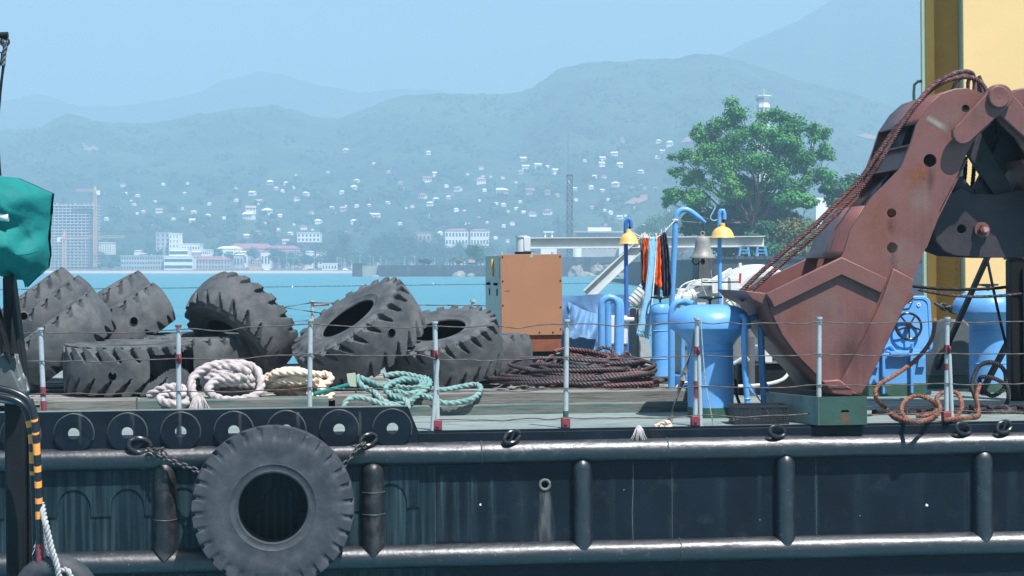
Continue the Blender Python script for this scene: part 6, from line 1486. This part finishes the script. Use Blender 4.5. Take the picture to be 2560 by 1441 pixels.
# clothes line and laundry
lv = 7.35; LINE = [at(1578,580,lv), at(1604,592,lv), at(1625,594,lv), at(1645,592,lv), at(1660,580,lv), at(1686,553,lv+.1)]
mb = MB(); mb.tube(spline(LINE, .03), .005, 6); tag(mb.build('clothes_line', 'cloth_white', None, M=SHIP), 'thin clothes line from the lamp to the gooseneck', 'clothes line')
def cloth(name, label, outline_top, outline_bot, mt, v=lv, waves=2.5, amp=.035, cat='clothing', extra=None, nx=18, ny=34, mid=None):
    """outline_top / outline_bot: (left, right) pixel points; mid optional bulge points at half height"""
    o_ = at(*outline_top[0], v); tl, tr = at(*outline_top[0], v), at(*outline_top[1], v); bl, br = at(*outline_bot[0], v), at(*outline_bot[1], v); vs = []
    if mid: ml, mr = at(*mid[0], v), at(*mid[1], v)
    for j in range(ny+1):
        s = j/ny
        if mid:
            a = tl*(1-s)*(1-s)+ (ml*2-(tl+bl)*.5)*2*s*(1-s)+bl*s*s; b_ = tr*(1-s)*(1-s)+(mr*2-(tr+br)*.5)*2*s*(1-s)+br*s*s
        else: a, b_ = tl.lerp(bl, s), tr.lerp(br, s)
        for i in range(nx+1):
            p = a.lerp(b_, i/nx); p = p + Vector((.008*fbm(s*4, i*.3, 7), -amp*(.35+.65*s)*math.sin(waves*2*math.pi*i/nx + 1.5*fbm(s*2, 3)) - amp*.6*fbm(i*.2, s*6, 4), .012*math.sin(i*1.7)*(s > .97)))
            vs.append(p-o_)
    mb = MB(); mb.add(vs, [(j*(nx+1)+i, j*(nx+1)+i+1, (j+1)*(nx+1)+i+1, (j+1)*(nx+1)+i) for j in range(ny) for i in range(nx)])
    t = sthing(name, label, cat, o_, group='laundry on the line'); o = mb.build('fabric', mt, t, smooth=80); s_ = o.modifiers.new('solid', 'SOLIDIFY'); s_.thickness = .006
    for x in (.15, .85):
        p = tl.lerp(tr, x)-o_; MB().bar(p+Vector((0,-.012,-.03)), p+Vector((.01*random.uniform(-2,2),-.012,.05)), .012, .012).build('peg', 'peg', t)
    if extra: extra(t, o_)
    return t
random.seed(6)
cloth('grey_shirt', 'grey and white shirt hanging at the left end of the line', [(1600,592),(1612,594)], [(1603,715),(1616,735)], 'cloth_grey', lv+.12, 1.5)
cloth('orange_trousers', 'narrow orange work trousers hanging left of the long towel', [(1608,593),(1622,594)], [(1606,700),(1617,712)], 'cloth_orange', lv+.03, 1.5)
cloth('orange_jacket', 'wide orange work jacket hanging right of the long towel', [(1640,592),(1656,590)], [(1631,704),(1661,730)], 'cloth_orange', lv+.02, 2.0, mid=[(1638,660),(1658,660)])
cloth('purple_cloth', 'thin purple grey cloth hanging behind the orange jacket', [(1638,592),(1650,591)], [(1632,738),(1650,742)], 'cloth_grey', lv+.16, 2.0)
cloth('navy_overall', 'crumpled navy overall hanging at the right end of the line', [(1652,584),(1664,578)], [(1658,745),(1676,738)], 'cloth_navy', lv+.0, 2.5, .05, mid=[(1656,650),(1674,650)])
def towel_marks(t, o_):
    k = mpp(lv-.14); c_ = at(1607, 833, lv-.14)-o_
    for rot in (0, 1):
        mb = MB(); r = 6.5*k; pts = [(c_[0]+r*math.sin(R(120*i+180*rot)), c_[1], c_[2]+r*math.cos(R(120*i+180*rot))) for i in range(3)]
        mb.tube(pts, .0045, 5, closed=True); mb.build('star_emblem', 'cloth_navy', t)
    mb = MB(); mb.tube(local(o_, at(1595,826,lv-.13), at(1628,840,lv-.13)), .004, 5); mb.build('hem_stripe', 'cloth_navy', t)
    mb = MB(); mb.tube(spline(local(o_, at(1642,594,lv-.04), at(1636,690,lv-.07), at(1628,780,lv-.09), at(1621,845,lv-.10)), .05), .008, 5); mb.build('white_edge', 'cloth_white', t)
cloth('long_towel', 'very long pale blue towel with a star emblem near its hem', [(1622,594),(1643,593)], [(1590,838),(1622,848)], 'cloth_blue', lv-.06, 1.0, .02, cat='towel', extra=towel_marks, ny=50, mid=[(1616,700),(1637,700)])
mb = MB(); mb.tube(spline([at(1676,585,lv), at(1671,573,lv), at(1675,560,lv), at(1680,575,lv)], .01), .004, 5); tag(mb.build('cord_bow', 'rope_teal', None, M=SHIP), 'small teal cord bow tied on the clothes line', 'cord')
# pale boom with column and strut
v_ = 12.0; k = mpp(v_); o_ = Vector((at(1306,900,v_)[0], v_, 0)); t = sthing('davit_boom', 'pale grey davit with long level beam and diagonal strut', 'davit', o_); Q = lambda px, py, vv=v_: at(px, py, vv)-o_
zt_ = Q(1306,594)[2]; MB().cyl((0,0,0),(0,0,zt_),.085,n=20).build('column', 'boom_paint', t); MB().cyl((0,0,zt_),(0,0,zt_+.03),.10,n=20).build('column_cap', 'boom_paint', t)
a, b_ = Q(1316,606), Q(1910,612); zA, zB = Q(1330,597)[2], Q(1330,620)[2]
bm_ = MB().box((.10,-.0,zB),(b_[0],.02,zA)).build('beam_web', 'boom_paint', t, smooth=0); MB().box((.10,-.07,zA),(b_[0],.09,zA+.016)).build('beam_flange', 'boom_paint', t, smooth=0); MB().box((.10,-.07,zB-.016),(b_[0],.09,zB)).build('beam_flange', 'boom_paint', t, smooth=0)
MB().box((.03,-.10,zB-.06),(.14,.12,zA+.03)).build('knuckle', 'boom_paint', t, bevel=.01)
p, q_ = Q(1468,738), Q(1622,592); MB().bar(p, q_, .17, .02, up=(0,1,0)).build('strut_web', 'boom_paint', t, smooth=0)
d_ = (q_-p).normalized(); nn = Vector((-d_.z,0,d_.x))
for s in (-1, 1): MB().bar(p+nn*s*.09, q_+nn*s*.09, .16, .014, up=nn).build('strut_flange', 'boom_paint', t, smooth=0)
# dark mooring bitt on the far side
v_ = 12.6; k = mpp(v_); o_ = Vector((at(1762,900,v_)[0], v_, 0)); t = sthing('dark_bitt', 'dark steel bitt tower on a flat base behind the bell', 'bitt', o_); Z = lambda py: at(1762, py, v_)[2]
MB().prism([(-36*k,0),(38*k,0),(38*k,Z(706)),(-36*k,Z(706))], -.3, .5).build('base', 'grey_dark', t, bevel=.02); MB().prism([(-22*k,Z(706)),(22*k,Z(706)),(18*k,Z(655)),(22*k,Z(640)),(-22*k,Z(640)),(-18*k,Z(655))], -.15, .35).build('tower', 'grey_dark', t, bevel=.02)
MB().box((-.16*0-36*k-.004,-.31,Z(742)),(-33*k,-.301,Z(706))).build('red_stripe', 'red', t)
mb = MB(); mb.torus((-26*k,-.2,Z(652)),(0,1,0),.06,.014,16,6,a0=0,a1=4); mb.build('hook', 'black', t)
# white winch with drum covers and motors
v_ = 9.6; k = mpp(v_); o_ = Vector((at(1860,900,v_)[0], v_, 0)); t = sthing('anchor_winch', 'white anchor winch with curved drum covers behind the vents', 'winch', o_); Q = lambda px, py, vv=v_: at(px, py, vv)-o_
def disc(px, py, rpx, y0, y1, name, mt='white_paint', a=60, parent=t):
    c_ = Q(px, py); return MB().cyl((c_[0],y0,c_[2]),(c_[0],y1,c_[2]),rpx*k,n=a).build(name, mt, parent, bevel=.012)
d1 = disc(1900, 770, 110, .1, .55, 'drum_cover'); disc(1920, 772, 98, -.10, .099, 'drum_flange', 'boom_paint'); disc(1920, 772, 84, -.115, -.101, 'drum_recess', 'grey_metal', parent=d1)
disc(1765, 748, 46, -.25, .3, 'small_drum_cover'); disc(1765, 748, 34, -.27, -.251, 'cover_ring', 'boom_paint')
for i in range(8): a_ = i*math.pi/4; c_ = Q(1765+40*math.cos(a_), 748+40*math.sin(a_)); MB().cyl((c_[0],-.275,c_[2]),(c_[0],-.251,c_[2]),.016,n=6).build('cover_bolt', 'white_paint', t)
for (x0_, y0_, x1_, y1_) in ((1695,722,1722,760),(1722,704,1800,716),(1826,694,1850,730),(1780,712,1812,735)):
    a_, b_ = Q(x0_, y1_, v_-.4), Q(x1_, y0_, v_-.4); MB().box((a_[0],a_[1],a_[2]),(b_[0],a_[1]+.2,b_[2])).build('casing_box', 'white_paint', t, bevel=.012)
c_ = Q(1870, 664); MB().cyl((c_[0]-.06,.3,c_[2]-.03),(c_[0]-.06,.3,c_[2]+.04),.025,n=8).build('vent_plug', 'white_paint', t)
for (px, py, a_, L, r) in ((1850,745,R(38),.42,.10),(1712,745,R(20),.34,.085)):
    c_ = Q(px, py, v_-.5); dx = Vector((math.cos(a_),0,math.sin(a_)))
    o = MB().cyl(c_-dx*L/2, c_+dx*L/2, r, n=18).build('motor', 'white_paint', t, bevel=.01)
    for i in range(5): MB().cyl(c_+dx*(-L*.35+i*L*.17), c_+dx*(-L*.35+i*L*.17+.02), r*1.13, n=18).build('cooling_fin', 'white_paint', o)
    MB().box((c_[0]-.06,c_[1]-r-.05,c_[2]-.05),(c_[0]+.06,c_[1]-r+.02,c_[2]+.05)).build('terminal_box', 'white_paint', o, bevel=.01)
p, q_ = Q(1700,752,v_-.3), Q(1830,676,v_-.3); MB().bar(p, q_, .10, .09).build('guard_bar', 'white_paint', t, bevel=.01)
for i, pts in enumerate(([(1690,745),(1705,715),(1740,702),(1780,708)], [(1700,752),(1715,722),(1750,700),(1800,702)], [(1840,722),(1880,716),(1910,718)], [(1720,730),(1722,712),(1738,700)])):
    mb = MB(); mb.tube(spline([Q(x, y, v_-.55) for x, y in pts], .03), .012, 7); mb.build('hydraulic_hose', 'white_paint', t)
MB().box((Q(1690,0)[0],-.2,0),(Q(1960,0)[0],.6,Q(1800,790)[2])).build('bed_frame', 'grey_metal', t)
lv_ = Q(1800, 706, v_-.7); MB().bar(lv_+Vector((-.28,0,0)), lv_+Vector((.22,0,0)), .02, .02).build('brake_lever', 'black', t); MB().bar(lv_+Vector((.30,0,-.02)), lv_+Vector((.31,0,.13)), .03, .03).build('red_handle', 'red', t); MB().bar(lv_+Vector((.2,0,0)), lv_+Vector((.31,0,0)), .02, .02).build('lever_end', 'black', t)
t = sthing('inclined_motor', 'white ribbed motor tilted on a grey arm left of the long towel', 'motor', at(1600,760,8.2)); 
for i in range(6): MB().cyl((-.10+i*.04,0,.02+i*.045),(-.075+i*.04,0,.048+i*.045),.10,n=14).build('cooling_fin', 'white_paint', t)
MB().cyl((-.12,0,0),(.13,0,.28),.085,n=16).build('body', 'white_paint', t); MB().bar((-.30,.02,-.30),(.10,.02,.02),.1,.07).build('arm', 'boom_paint', t); MB().box((.02,-.14,.02),(.10,-.06,.12)).build('terminal_box', 'white_paint', t)
# dark machinery mass and pale hose under the winch
t = sthing('hydraulic_unit', 'dark hydraulic unit with a white hose loop behind the grab', 'machine', (at(1935,980,4.4)[0], 4.4, 0)); 
MB().box((-.42,.2,0),(.62,.8,.40)).build('tank', 'black', t, bevel=.02); MB().box((-.1,.15,.40),(.55,.7,.62)).build('panel', 'white_paint', t, bevel=.02); MB().box((.02,.14,.44),(.30,.149,.56)).build('gauge_window', 'black', t)
MB().cyl((-.28,.1,.0),(-.28,.1,.75),.06,n=14).build('filter', 'grey_dark', t); MB().cyl((-.28,.1,.75),(-.28,.1,.85),.045,n=12).build('filter_cap', 'grey_metal', t)
mb = MB(); mb.tube(spline([(-.55,-.15,.42),(-.42,-.2,.50),(-.35,-.1,.46)], .03), .022, 8); mb.tube(spline([(-.5,-.2,.14),(-.2,-.25,.16),(.05,-.25,.22),(.18,-.2,.35)], .03), .022, 8); mb.build('white_hose', 'white_paint', t)
mb = MB(); mb.tube(spline([at(1838,950,1.8), at(1842,990,1.7), at(1862,1030,1.6), at(1900,1044,1.5)], .03), .018, 8); tag(mb.build('black_hose', 'black', None, M=SHIP), 'black hose curling down behind the sky blue bent pipe', 'hose')

# ================================================================== heaps of rope and wire on the load platform
def heap(name, label, mt, parts, r, lobes=3, cat='rope', n=14, lob=.22, pitch=None, step=None):
    t = sthing(name, label, cat, (0,0,0))
    for pts in parts:
        mb = MB(); rope(mb, pts, r, lobes, step or r*.5, n=n, lob=lob, pitch=pitch or r*7); mb.build('strand', mt, t, smooth=60)
    return t
def loops(cx, cy_, v0, a_px, h_px, nl, v_sp, seed, jig=6, start=0):
    """flattened random loops seen edge-on: px ellipse with depth"""
    random.seed(seed); pts = []
    for i in range(nl*9):
        th = start + 2*math.pi*i/9; s = i/(nl*9)
        pts.append(at(cx + a_px*(.62+.38*random.random())*math.cos(th)+random.gauss(0,jig), cy_ - h_px*s*.6 + h_px*.32*math.sin(th)*random.uniform(.5,1.1), v0 + v_sp*math.sin(th)+random.gauss(0,.03)))
    return pts
# white hawser: lumps with bights
heap('mooring_rope', 'thick dirty white mooring rope heaped in knots beside the rail post', 'rope_white', [
    loops(575, 975, 2.45, 72, 62, 5, .22, 1, 5), loops(590, 960, 2.55, 55, 60, 3, .18, 2, 5, 1.0),
    [at(372,990,2.25), at(400,975,2.2), at(430,968,2.15), at(462,975,2.1), at(452,990,2.05), at(420,985,2.1), at(400,998,2.05), at(430,1010,1.98), at(465,1008,1.98), at(478,985,2.1), at(480,950,2.2), at(505,925,2.3), at(540,912,2.35), at(590,908,2.4), at(635,920,2.4), at(652,950,2.35), at(645,985,2.2), at(600,1000,2.1), at(550,998,2.1), at(520,975,2.1), at(545,950,2.2), at(600,948,2.2)],
    [at(478,955,2.08), at(482,980,2.0), at(495,1005,1.92), at(498,1020,1.9)]], .045, 3, pitch=.30)
random.seed(3); tassel(496, 985, 1.90, .23, 60, 'fanned out frayed end of the dirty white mooring rope', 'rope_white', .045)
heap('mooring_rope', 'cream mooring rope heaped between two rail posts', 'rope_cream', [loops(735, 975, 2.55, 78, 50, 5, .22, 5, 6), loops(715, 962, 2.65, 55, 48, 3, .15, 6, 6, .6), [at(655,968,2.5), at(690,935,2.55), at(730,930,2.6), at(770,950,2.6), at(812,935,2.6), at(828,950,2.5), at(800,972,2.4), at(830,985,2.3), at(808,998,2.2), at(770,985,2.3)]], .036, 3, pitch=.24)
heap('mooring_rope', 'teal mooring rope draped in loops over the timber edge', 'rope_teal', [
    [at(893,940,2.4), at(905,965,2.3), at(935,980,2.2), at(955,1000,2.05), at(985,1012,2.0), at(1020,1005,2.0), at(1050,985,2.1), at(1075,960,2.3), at(1060,945,2.5), at(1020,945,2.6), at(985,955,2.6), at(950,965,2.5), at(925,955,2.4), at(900,945,2.35)],
    [at(858,1022,1.9), at(868,1002,1.95), at(890,994,2.0), at(925,1000,2.0), at(960,1012,1.95), at(1000,1020,1.9), at(1020,1018,1.9), at(1012,1000,2.0), at(980,990,2.15), at(965,970,2.3), at(1000,952,2.45), at(1045,952,2.4), at(1060,972,2.3), at(1020,985,2.2), at(985,975,2.3)],
    [at(1045,985,2.15), at(1075,995,2.05), at(1110,1008,1.95), at(1150,1006,1.95), at(1185,995,2.0), at(1202,975,2.2), at(1190,962,2.4), at(1150,968,2.4), at(1110,975,2.3), at(1070,972,2.3)],
    [at(960,940,2.6), at(1000,935,2.65), at(1040,942,2.55), at(1065,955,2.4), at(1040,970,2.3), at(1000,968,2.4), at(970,955,2.5)]], .030, 3, pitch=.22)
# green rod with a flag plate
mb_o = at(785, 985, 2.2); t = sthing('green_rod', 'teal painted rod with a small flat plate between the ropes', 'rod', mb_o)
MB().cyl((0,0,0), at(872,962,2.35)-mb_o, .022, n=10).build('rod', 'tarp_teal', t); c_ = at(880,950,2.35)-mb_o; MB().prism([(-.04,-.07),(.05,-.08),(.04,.08),(-.06,.07)], -.01, .01, fn=lambda x, y, z: (c_[0]+x, c_[1]+y, c_[2]+z)).build('flag_plate', 'green_edge', t); MB().cyl(c_+Vector((.02,0,-.06)), c_+Vector((.05,0,-.17)), .008, n=8).build('pin', 'dark_rust_and_shade', t)
# wire rope heap
random.seed(14); TBh = TB
def flat_loop(cx, v0, rx, ry, z0, turns, seed, wob=.02, climb=.035):
    random.seed(seed); pts = []; ox = oy = 0; fr = 1; tl = 0; ph = 0
    for i in range(turns*14):
        if i % 14 == 0: ox, oy, fr, tl, ph = random.gauss(0,.10), random.gauss(0,.10), random.uniform(.62,1.12), random.uniform(.0,.10), random.uniform(0,6.28)
        th = 2*math.pi*i/14+seed; q = fr*(1+.10*fbm(i*.17, seed))
        pts.append(Vector((cx+ox+rx*q*math.cos(th)+random.gauss(0,wob), v0+oy+ry*q*math.sin(th)+random.gauss(0,wob), z0+climb*.55*i/14+tl*(1+math.sin(th+ph))+abs(.03*fbm(i*.31, seed+3)))))
    return pts
uc = at(1440, 960, 3.6)[0]
heap('wire_rope_heap', 'big heap of dark rusty wire rope coiled on the boards', 'cable', [flat_loop(uc, 3.6, .95, .98, TBh+.02, 7, 1), flat_loop(uc-.06, 3.5, .78, .85, TBh+.05, 6, 2, .03), flat_loop(uc+.2, 3.8, .6, .9, TBh+.10, 4, 3, .03), flat_loop(uc+.05, 4.1, .55, .6, TBh+.12, 3, 4, .03)], .021, 5, 'wire rope', n=15, lob=.26, pitch=.22, step=.014)
heap('wire_rope_heap', 'reddish rusty wire rope turns at the right edge of the heap', 'cable_red', [flat_loop(uc+.30, 3.2, .72, .55, TBh+.02, 3, 7), flat_loop(uc+.15, 4.4, .5, .4, TBh+.14, 3, 9, .03)], .021, 5, 'wire rope', n=15, lob=.26, pitch=.22, step=.014)
heap('wire_rope_heap', 'loose standing loops of wire rope on top of the heap', 'cable', [
    [at(1405,900,4.6), at(1430,880,4.7), at(1455,875,4.7), at(1490,890,4.6), at(1540,915,4.4), at(1600,935,4.2), at(1640,950,3.8)],
    [at(1470,900,4.8), at(1500,872,4.8), at(1525,873,4.8), at(1542,895,4.7), at(1540,925,4.5)],
    [at(1552,930,4.4), at(1552,900,4.5), at(1565,882,4.6), at(1577,895,4.6), at(1572,915,4.5), at(1555,920,4.4)],
    [at(1420,895,4.2), at(1450,905,4.0), at(1490,925,3.8), at(1545,935,3.6), at(1590,930,3.7), at(1600,915,4.0)],
    [at(1425,930,3.5), at(1440,905,3.9), at(1470,900,4.0), at(1500,925,3.7), at(1530,940,3.5)]], .021, 5, 'wire rope', n=15, lob=.26, pitch=.22, step=.014)
# dark collapsed hose among the wires
mb = MB(); mb.tube(spline([at(1425,905,3.9), at(1450,912,3.7), at(1495,925,3.5)], .03), .055, 12); tag(mb.build('collapsed_hose', 'grey_dark', None, M=SHIP), 'thick grey collapsed hose lying on the wire rope heap', 'hose')

# ================================================================== edge of the neighbouring vessel at far left, nearer the camera
D = 13.5
def nf(px, py, d=D): return far(px, py, d)
base = nf(20, 1441)
t = thing('covered_searchlight', 'teal tarpaulin tied over deck gear at the left edge', 'tarpaulin', T(nf(20, 590)))
OUT = [(-150,470),(-60,446),(0,441),(45,445),(133,484),(131,520),(127,560),(122,600),(127,640),(122,668),(66,720),(60,700),(38,700),(0,690),(-60,700),(-150,680)]
from mathutils.geometry import delaunay_2d_cdt
INN = [(50,468,.36),(95,500,.28),(85,555,.20),(97,592,.16),(112,622,.26),(40,535,.44),(0,520,.34),(20,600,.42),(72,640,.40),(40,655,.26),(0,642,.42),(98,664,.24),(20,480,.40),(60,590,.30),(110,540,.10),(60,520,.40),(-50,520,.4),(-60,600,.42),(-90,650,.3),(28,560,.30),(78,610,.22),(108,585,.08),(52,620,.44),(14,670,.18),(64,690,.20)]
P2 = [(x, y, .05) for x, y in OUT] + INN
res = delaunay_2d_cdt([Vector((x, -y)) for x, y, _ in P2], [(i, (i+1) % len(OUT)) for i in range(len(OUT))], [], 1, 1e-4)
bm = bmesh.new(); o_ = nf(20, 590)
fv = [bm.verts.new(nf(p.x, -p.y, D) - o_ + Vector((0, -P2[res[3][i][0]][2]*.9, 0))) for i, p in enumerate(res[0])]
for f in res[2]: bm.faces.new([fv[i] for i in f])
bmesh.ops.subdivide_edges(bm, edges=bm.edges[:], cuts=3, use_grid_fill=True, smooth=.35)
bmesh.ops.triangulate(bm, faces=bm.faces[:])
for _ in range(5): bmesh.ops.smooth_vert(bm, verts=[v for v in bm.verts if not v.is_boundary], factor=.5, use_axis_x=True, use_axis_y=True, use_axis_z=True)
for v in bm.verts: v.co.y += .025*noise.noise(v.co*7) + .022*abs(noise.noise(v.co*15)) + .05*abs(noise.noise(Vector((v.co.x*4+v.co.z*3, v.co.z*2, 3)))); v.co.x += .006*noise.noise(v.co*14)
gm = bmesh.ops.duplicate(bm, geom=bm.verts[:]+bm.edges[:]+bm.faces[:])
for e in gm['geom']:
    if isinstance(e, bmesh.types.BMVert): e.co.y = -e.co.y
bmesh.ops.remove_doubles(bm, verts=bm.verts[:], dist=.004)
me = bpy.data.meshes.new('cover'); bm.to_mesh(me); bm.free(); me.materials.append(MATS['tarp_teal']); finish(me, 60); place('cover', me, t)
c_ = nf(20, 580)
z = c_ - nf(20,590)
mb = MB(); mb.tube(spline([nf(x, y)-nf(20,590)+Vector((0,-.30,0)) for x, y in ((-40,636),(0,634),(50,637),(90,638),(124,628))], .03), .006, 5); mb.build('seam', 'tarp_teal', t)
# dark posts of the neighbour
def npost(name, label, pts, r, mt, cat='post', d=D, extra=None):
    o_ = nf(*pts[-1], d); t = thing(name, label, cat, T(o_)); MB().tube(spline([nf(x, y, d)-o_ for x, y in pts], .04), r, 12).build('tube', mt, t, smooth=60)
    if extra: extra(t, o_)
    return t
o_ = nf(30, 1500); t = thing('bow_frame', 'black weathered steel frame of the neighbouring boat at the left edge', 'frame', T(o_)); q = lambda x, y, d=D: nf(x, y, d)-o_
MB().prism([(q(10,0)[0],q(0,1500)[2]),(q(60,0)[0],q(0,1500)[2]),(q(56,0)[0],q(0,940)[2]),(q(24,0)[0],q(0,690)[2]),(q(0,0)[0],q(0,690)[2])], .05, .20).build('black_column', 'black', t, bevel=.02)
MB().prism([(q(-60,0)[0],q(0,905)[2]),(q(18,0)[0],q(0,888)[2]),(q(40,0)[0],q(0,930)[2]),(q(64,0)[0],q(0,985)[2]),(q(40,0)[0],q(0,1010)[2]),(q(-60,0)[0],q(0,1000)[2])], -.08, .04).build('grey_cheek', 'grey_dark', t, bevel=.012)
MB().prism([(q(18,0)[0],q(0,888)[2]),(q(40,0)[0],q(0,884)[2]),(q(66,0)[0],q(0,980)[2]),(q(60,0)[0],q(0,990)[2])], -.05, .12).build('peeling_edge', 'peeling', t, bevel=.01)
for pts, mt in (([(-10,800),(14,880)], 'black'), ([(-40,640),(24,892)], 'black'), ([(22,690),(34,885)], 'black')):
    MB().tube([q(*p_, D-.1) for p_ in pts], .035, 10).build('strut', mt, t)
MB().prism([(q(60,0)[0],q(0,1500)[2]),(q(96,0)[0],q(0,1500)[2]),(q(78,0)[0],q(0,1050)[2]),(q(60,0)[0],q(0,1000)[2])], .1, .25).build('inner_plate', 'black', t, bevel=.01)
MB().tube([q(-20,540,D-.3), q(22,543,D-.3)], .032, 12).build('white_tube_end', 'white_paint', t)
# two bent grab tubes with orange and black hazard bands
for i, (dx, lab, pts) in enumerate([(0,'inner bent black tube with orange hazard bands at the left edge',[(-60,985),(0,992),(40,1002),(62,1020),(72,1050),(80,1100),(84,1200),(88,1300),(90,1420)]),(1,'outer bent black tube with orange hazard bands at the left edge',[(-60,968),(0,972),(45,985),(72,1005),(84,1040),(90,1100),(95,1200),(98,1300),(100,1420)])]):
    d = D-.25-.08*i; o_ = nf(*pts[-1], d); t = thing('bent_grab_tube', lab, 'tube', T(o_), 'hazard banded tubes of the neighbouring boat'); sp_ = spline([nf(x, y, d)-o_ for x, y in pts], .012)
    MB().tube(sp_, .024, 14).build('tube', 'black_gloss', t, smooth=60)
    for (ya, yb) in ((1046,1070),(1084,1112),(1128,1158),(1172,1188)) if i == 0 else ((1044,1056),(1076,1090),(1104,1136),(1160,1180),(1202,1224),(1242,1262),(1278,1302)):
        za, zb = nf(0, ya, d).z-o_.z, nf(0, yb, d).z-o_.z; seg = [p_ for p_ in sp_ if zb <= p_.z <= za and p_.x > (nf(55,0,d).x-o_.x)]
        if len(seg) >= 2:
            rr = MB(); rr.tube(seg, .0252, 14); k_ = len(rr.v)
            rr.v = [(x+.0, y, z_+ .25*y*(1 if (ya//7) % 2 else -1)) for x, y, z_ in rr.v]; rr.build('orange_band', 'hazard_orange', t, smooth=60)
    if i == 1: za = nf(0,1360,d).z-o_.z; seg = [p_ for p_ in sp_ if p_.z <= za]; MB().tube(seg, .026, 14).build('red_band', 'post_red', t)
mb = MB(); rope(mb, [nf(104,1260,13.2), nf(114,1310,13.1), nf(128,1370,13.1), nf(145,1425,13.1), nf(150,1480,13.1)], .020, 3, .008, n=12, pitch=.10); tag(mb.build('braided_line', 'rope_grey', None), 'braided grey rope running down beside the hazard tubes', 'rope')
mb = MB(); rope(mb, [nf(104,1300,13.25), nf(112,1360,13.2), nf(108,1410,13.2), nf(130,1430,13.15), nf(165,1425,13.1), nf(180,1445,13.1)], .018, 3, .008, n=12, pitch=.10); tag(mb.build('braided_line', 'rope_white', None), 'white rope tied round the small cracked tyre', 'rope')
random.seed(44); mb = MB()
for i in range(30):
    a = nf(106+random.uniform(-4,4), 1335+random.uniform(-25,20), 13.2); mb.tube([a, a+Vector((random.gauss(.01,.02),-.02,-.07)), a+Vector((random.gauss(.02,.04),-.03,-.15))], .003, 4)
tag(mb.build('frayed_rope', 'rope_white', None), 'frayed white strands hanging beside the red tube foot', 'rope')
o_ = nf(140, 1500, 13.2); t = thing('small_fender_tyre', 'small cracked tyre at the bottom left corner', 'tyre', T(o_)); MB().torus((0,0,0),(.15,1,0),.22,.09,40,16).build('casing', 'rubber_clean', t)
# rigging at the top left
o_ = nf(8, 90); t = thing('rigging_line', 'black rigging line with a spliced shackle at the top left edge', 'rigging', T(o_)); q = lambda x, y: nf(x, y)-o_
mb = MB(); mb.tube(spline([q(14,92), q(12,130), q(8,170), q(4,200), q(0,240), q(-6,330), q(0,440)], .03), .010, 8); mb.build('line', 'black', t)
mb = MB(); rope(mb, [q(6,100), q(14,112), q(10,135), q(8,165)], .016, 3, .01); mb.build('splice', 'grey_dark', t)
MB().cyl(q(-10,89), q(20,88), .022, n=12).build('shackle_pin', 'black', t); MB().torus(q(12,105),(0,1,0),.028,.009,16,8).build('shackle', 'dark_rust_and_shade', t)
mb = MB(); mb.tube(spline([q(-4,130), q(4,132), q(2,155), q(-6,180)], .02), .006, 6); mb.build('loose_end', 'black', t)
for o in [x for x in bpy.data.objects if x.name.startswith('c.') or x.name == 'c']: bpy.data.objects.remove(o)
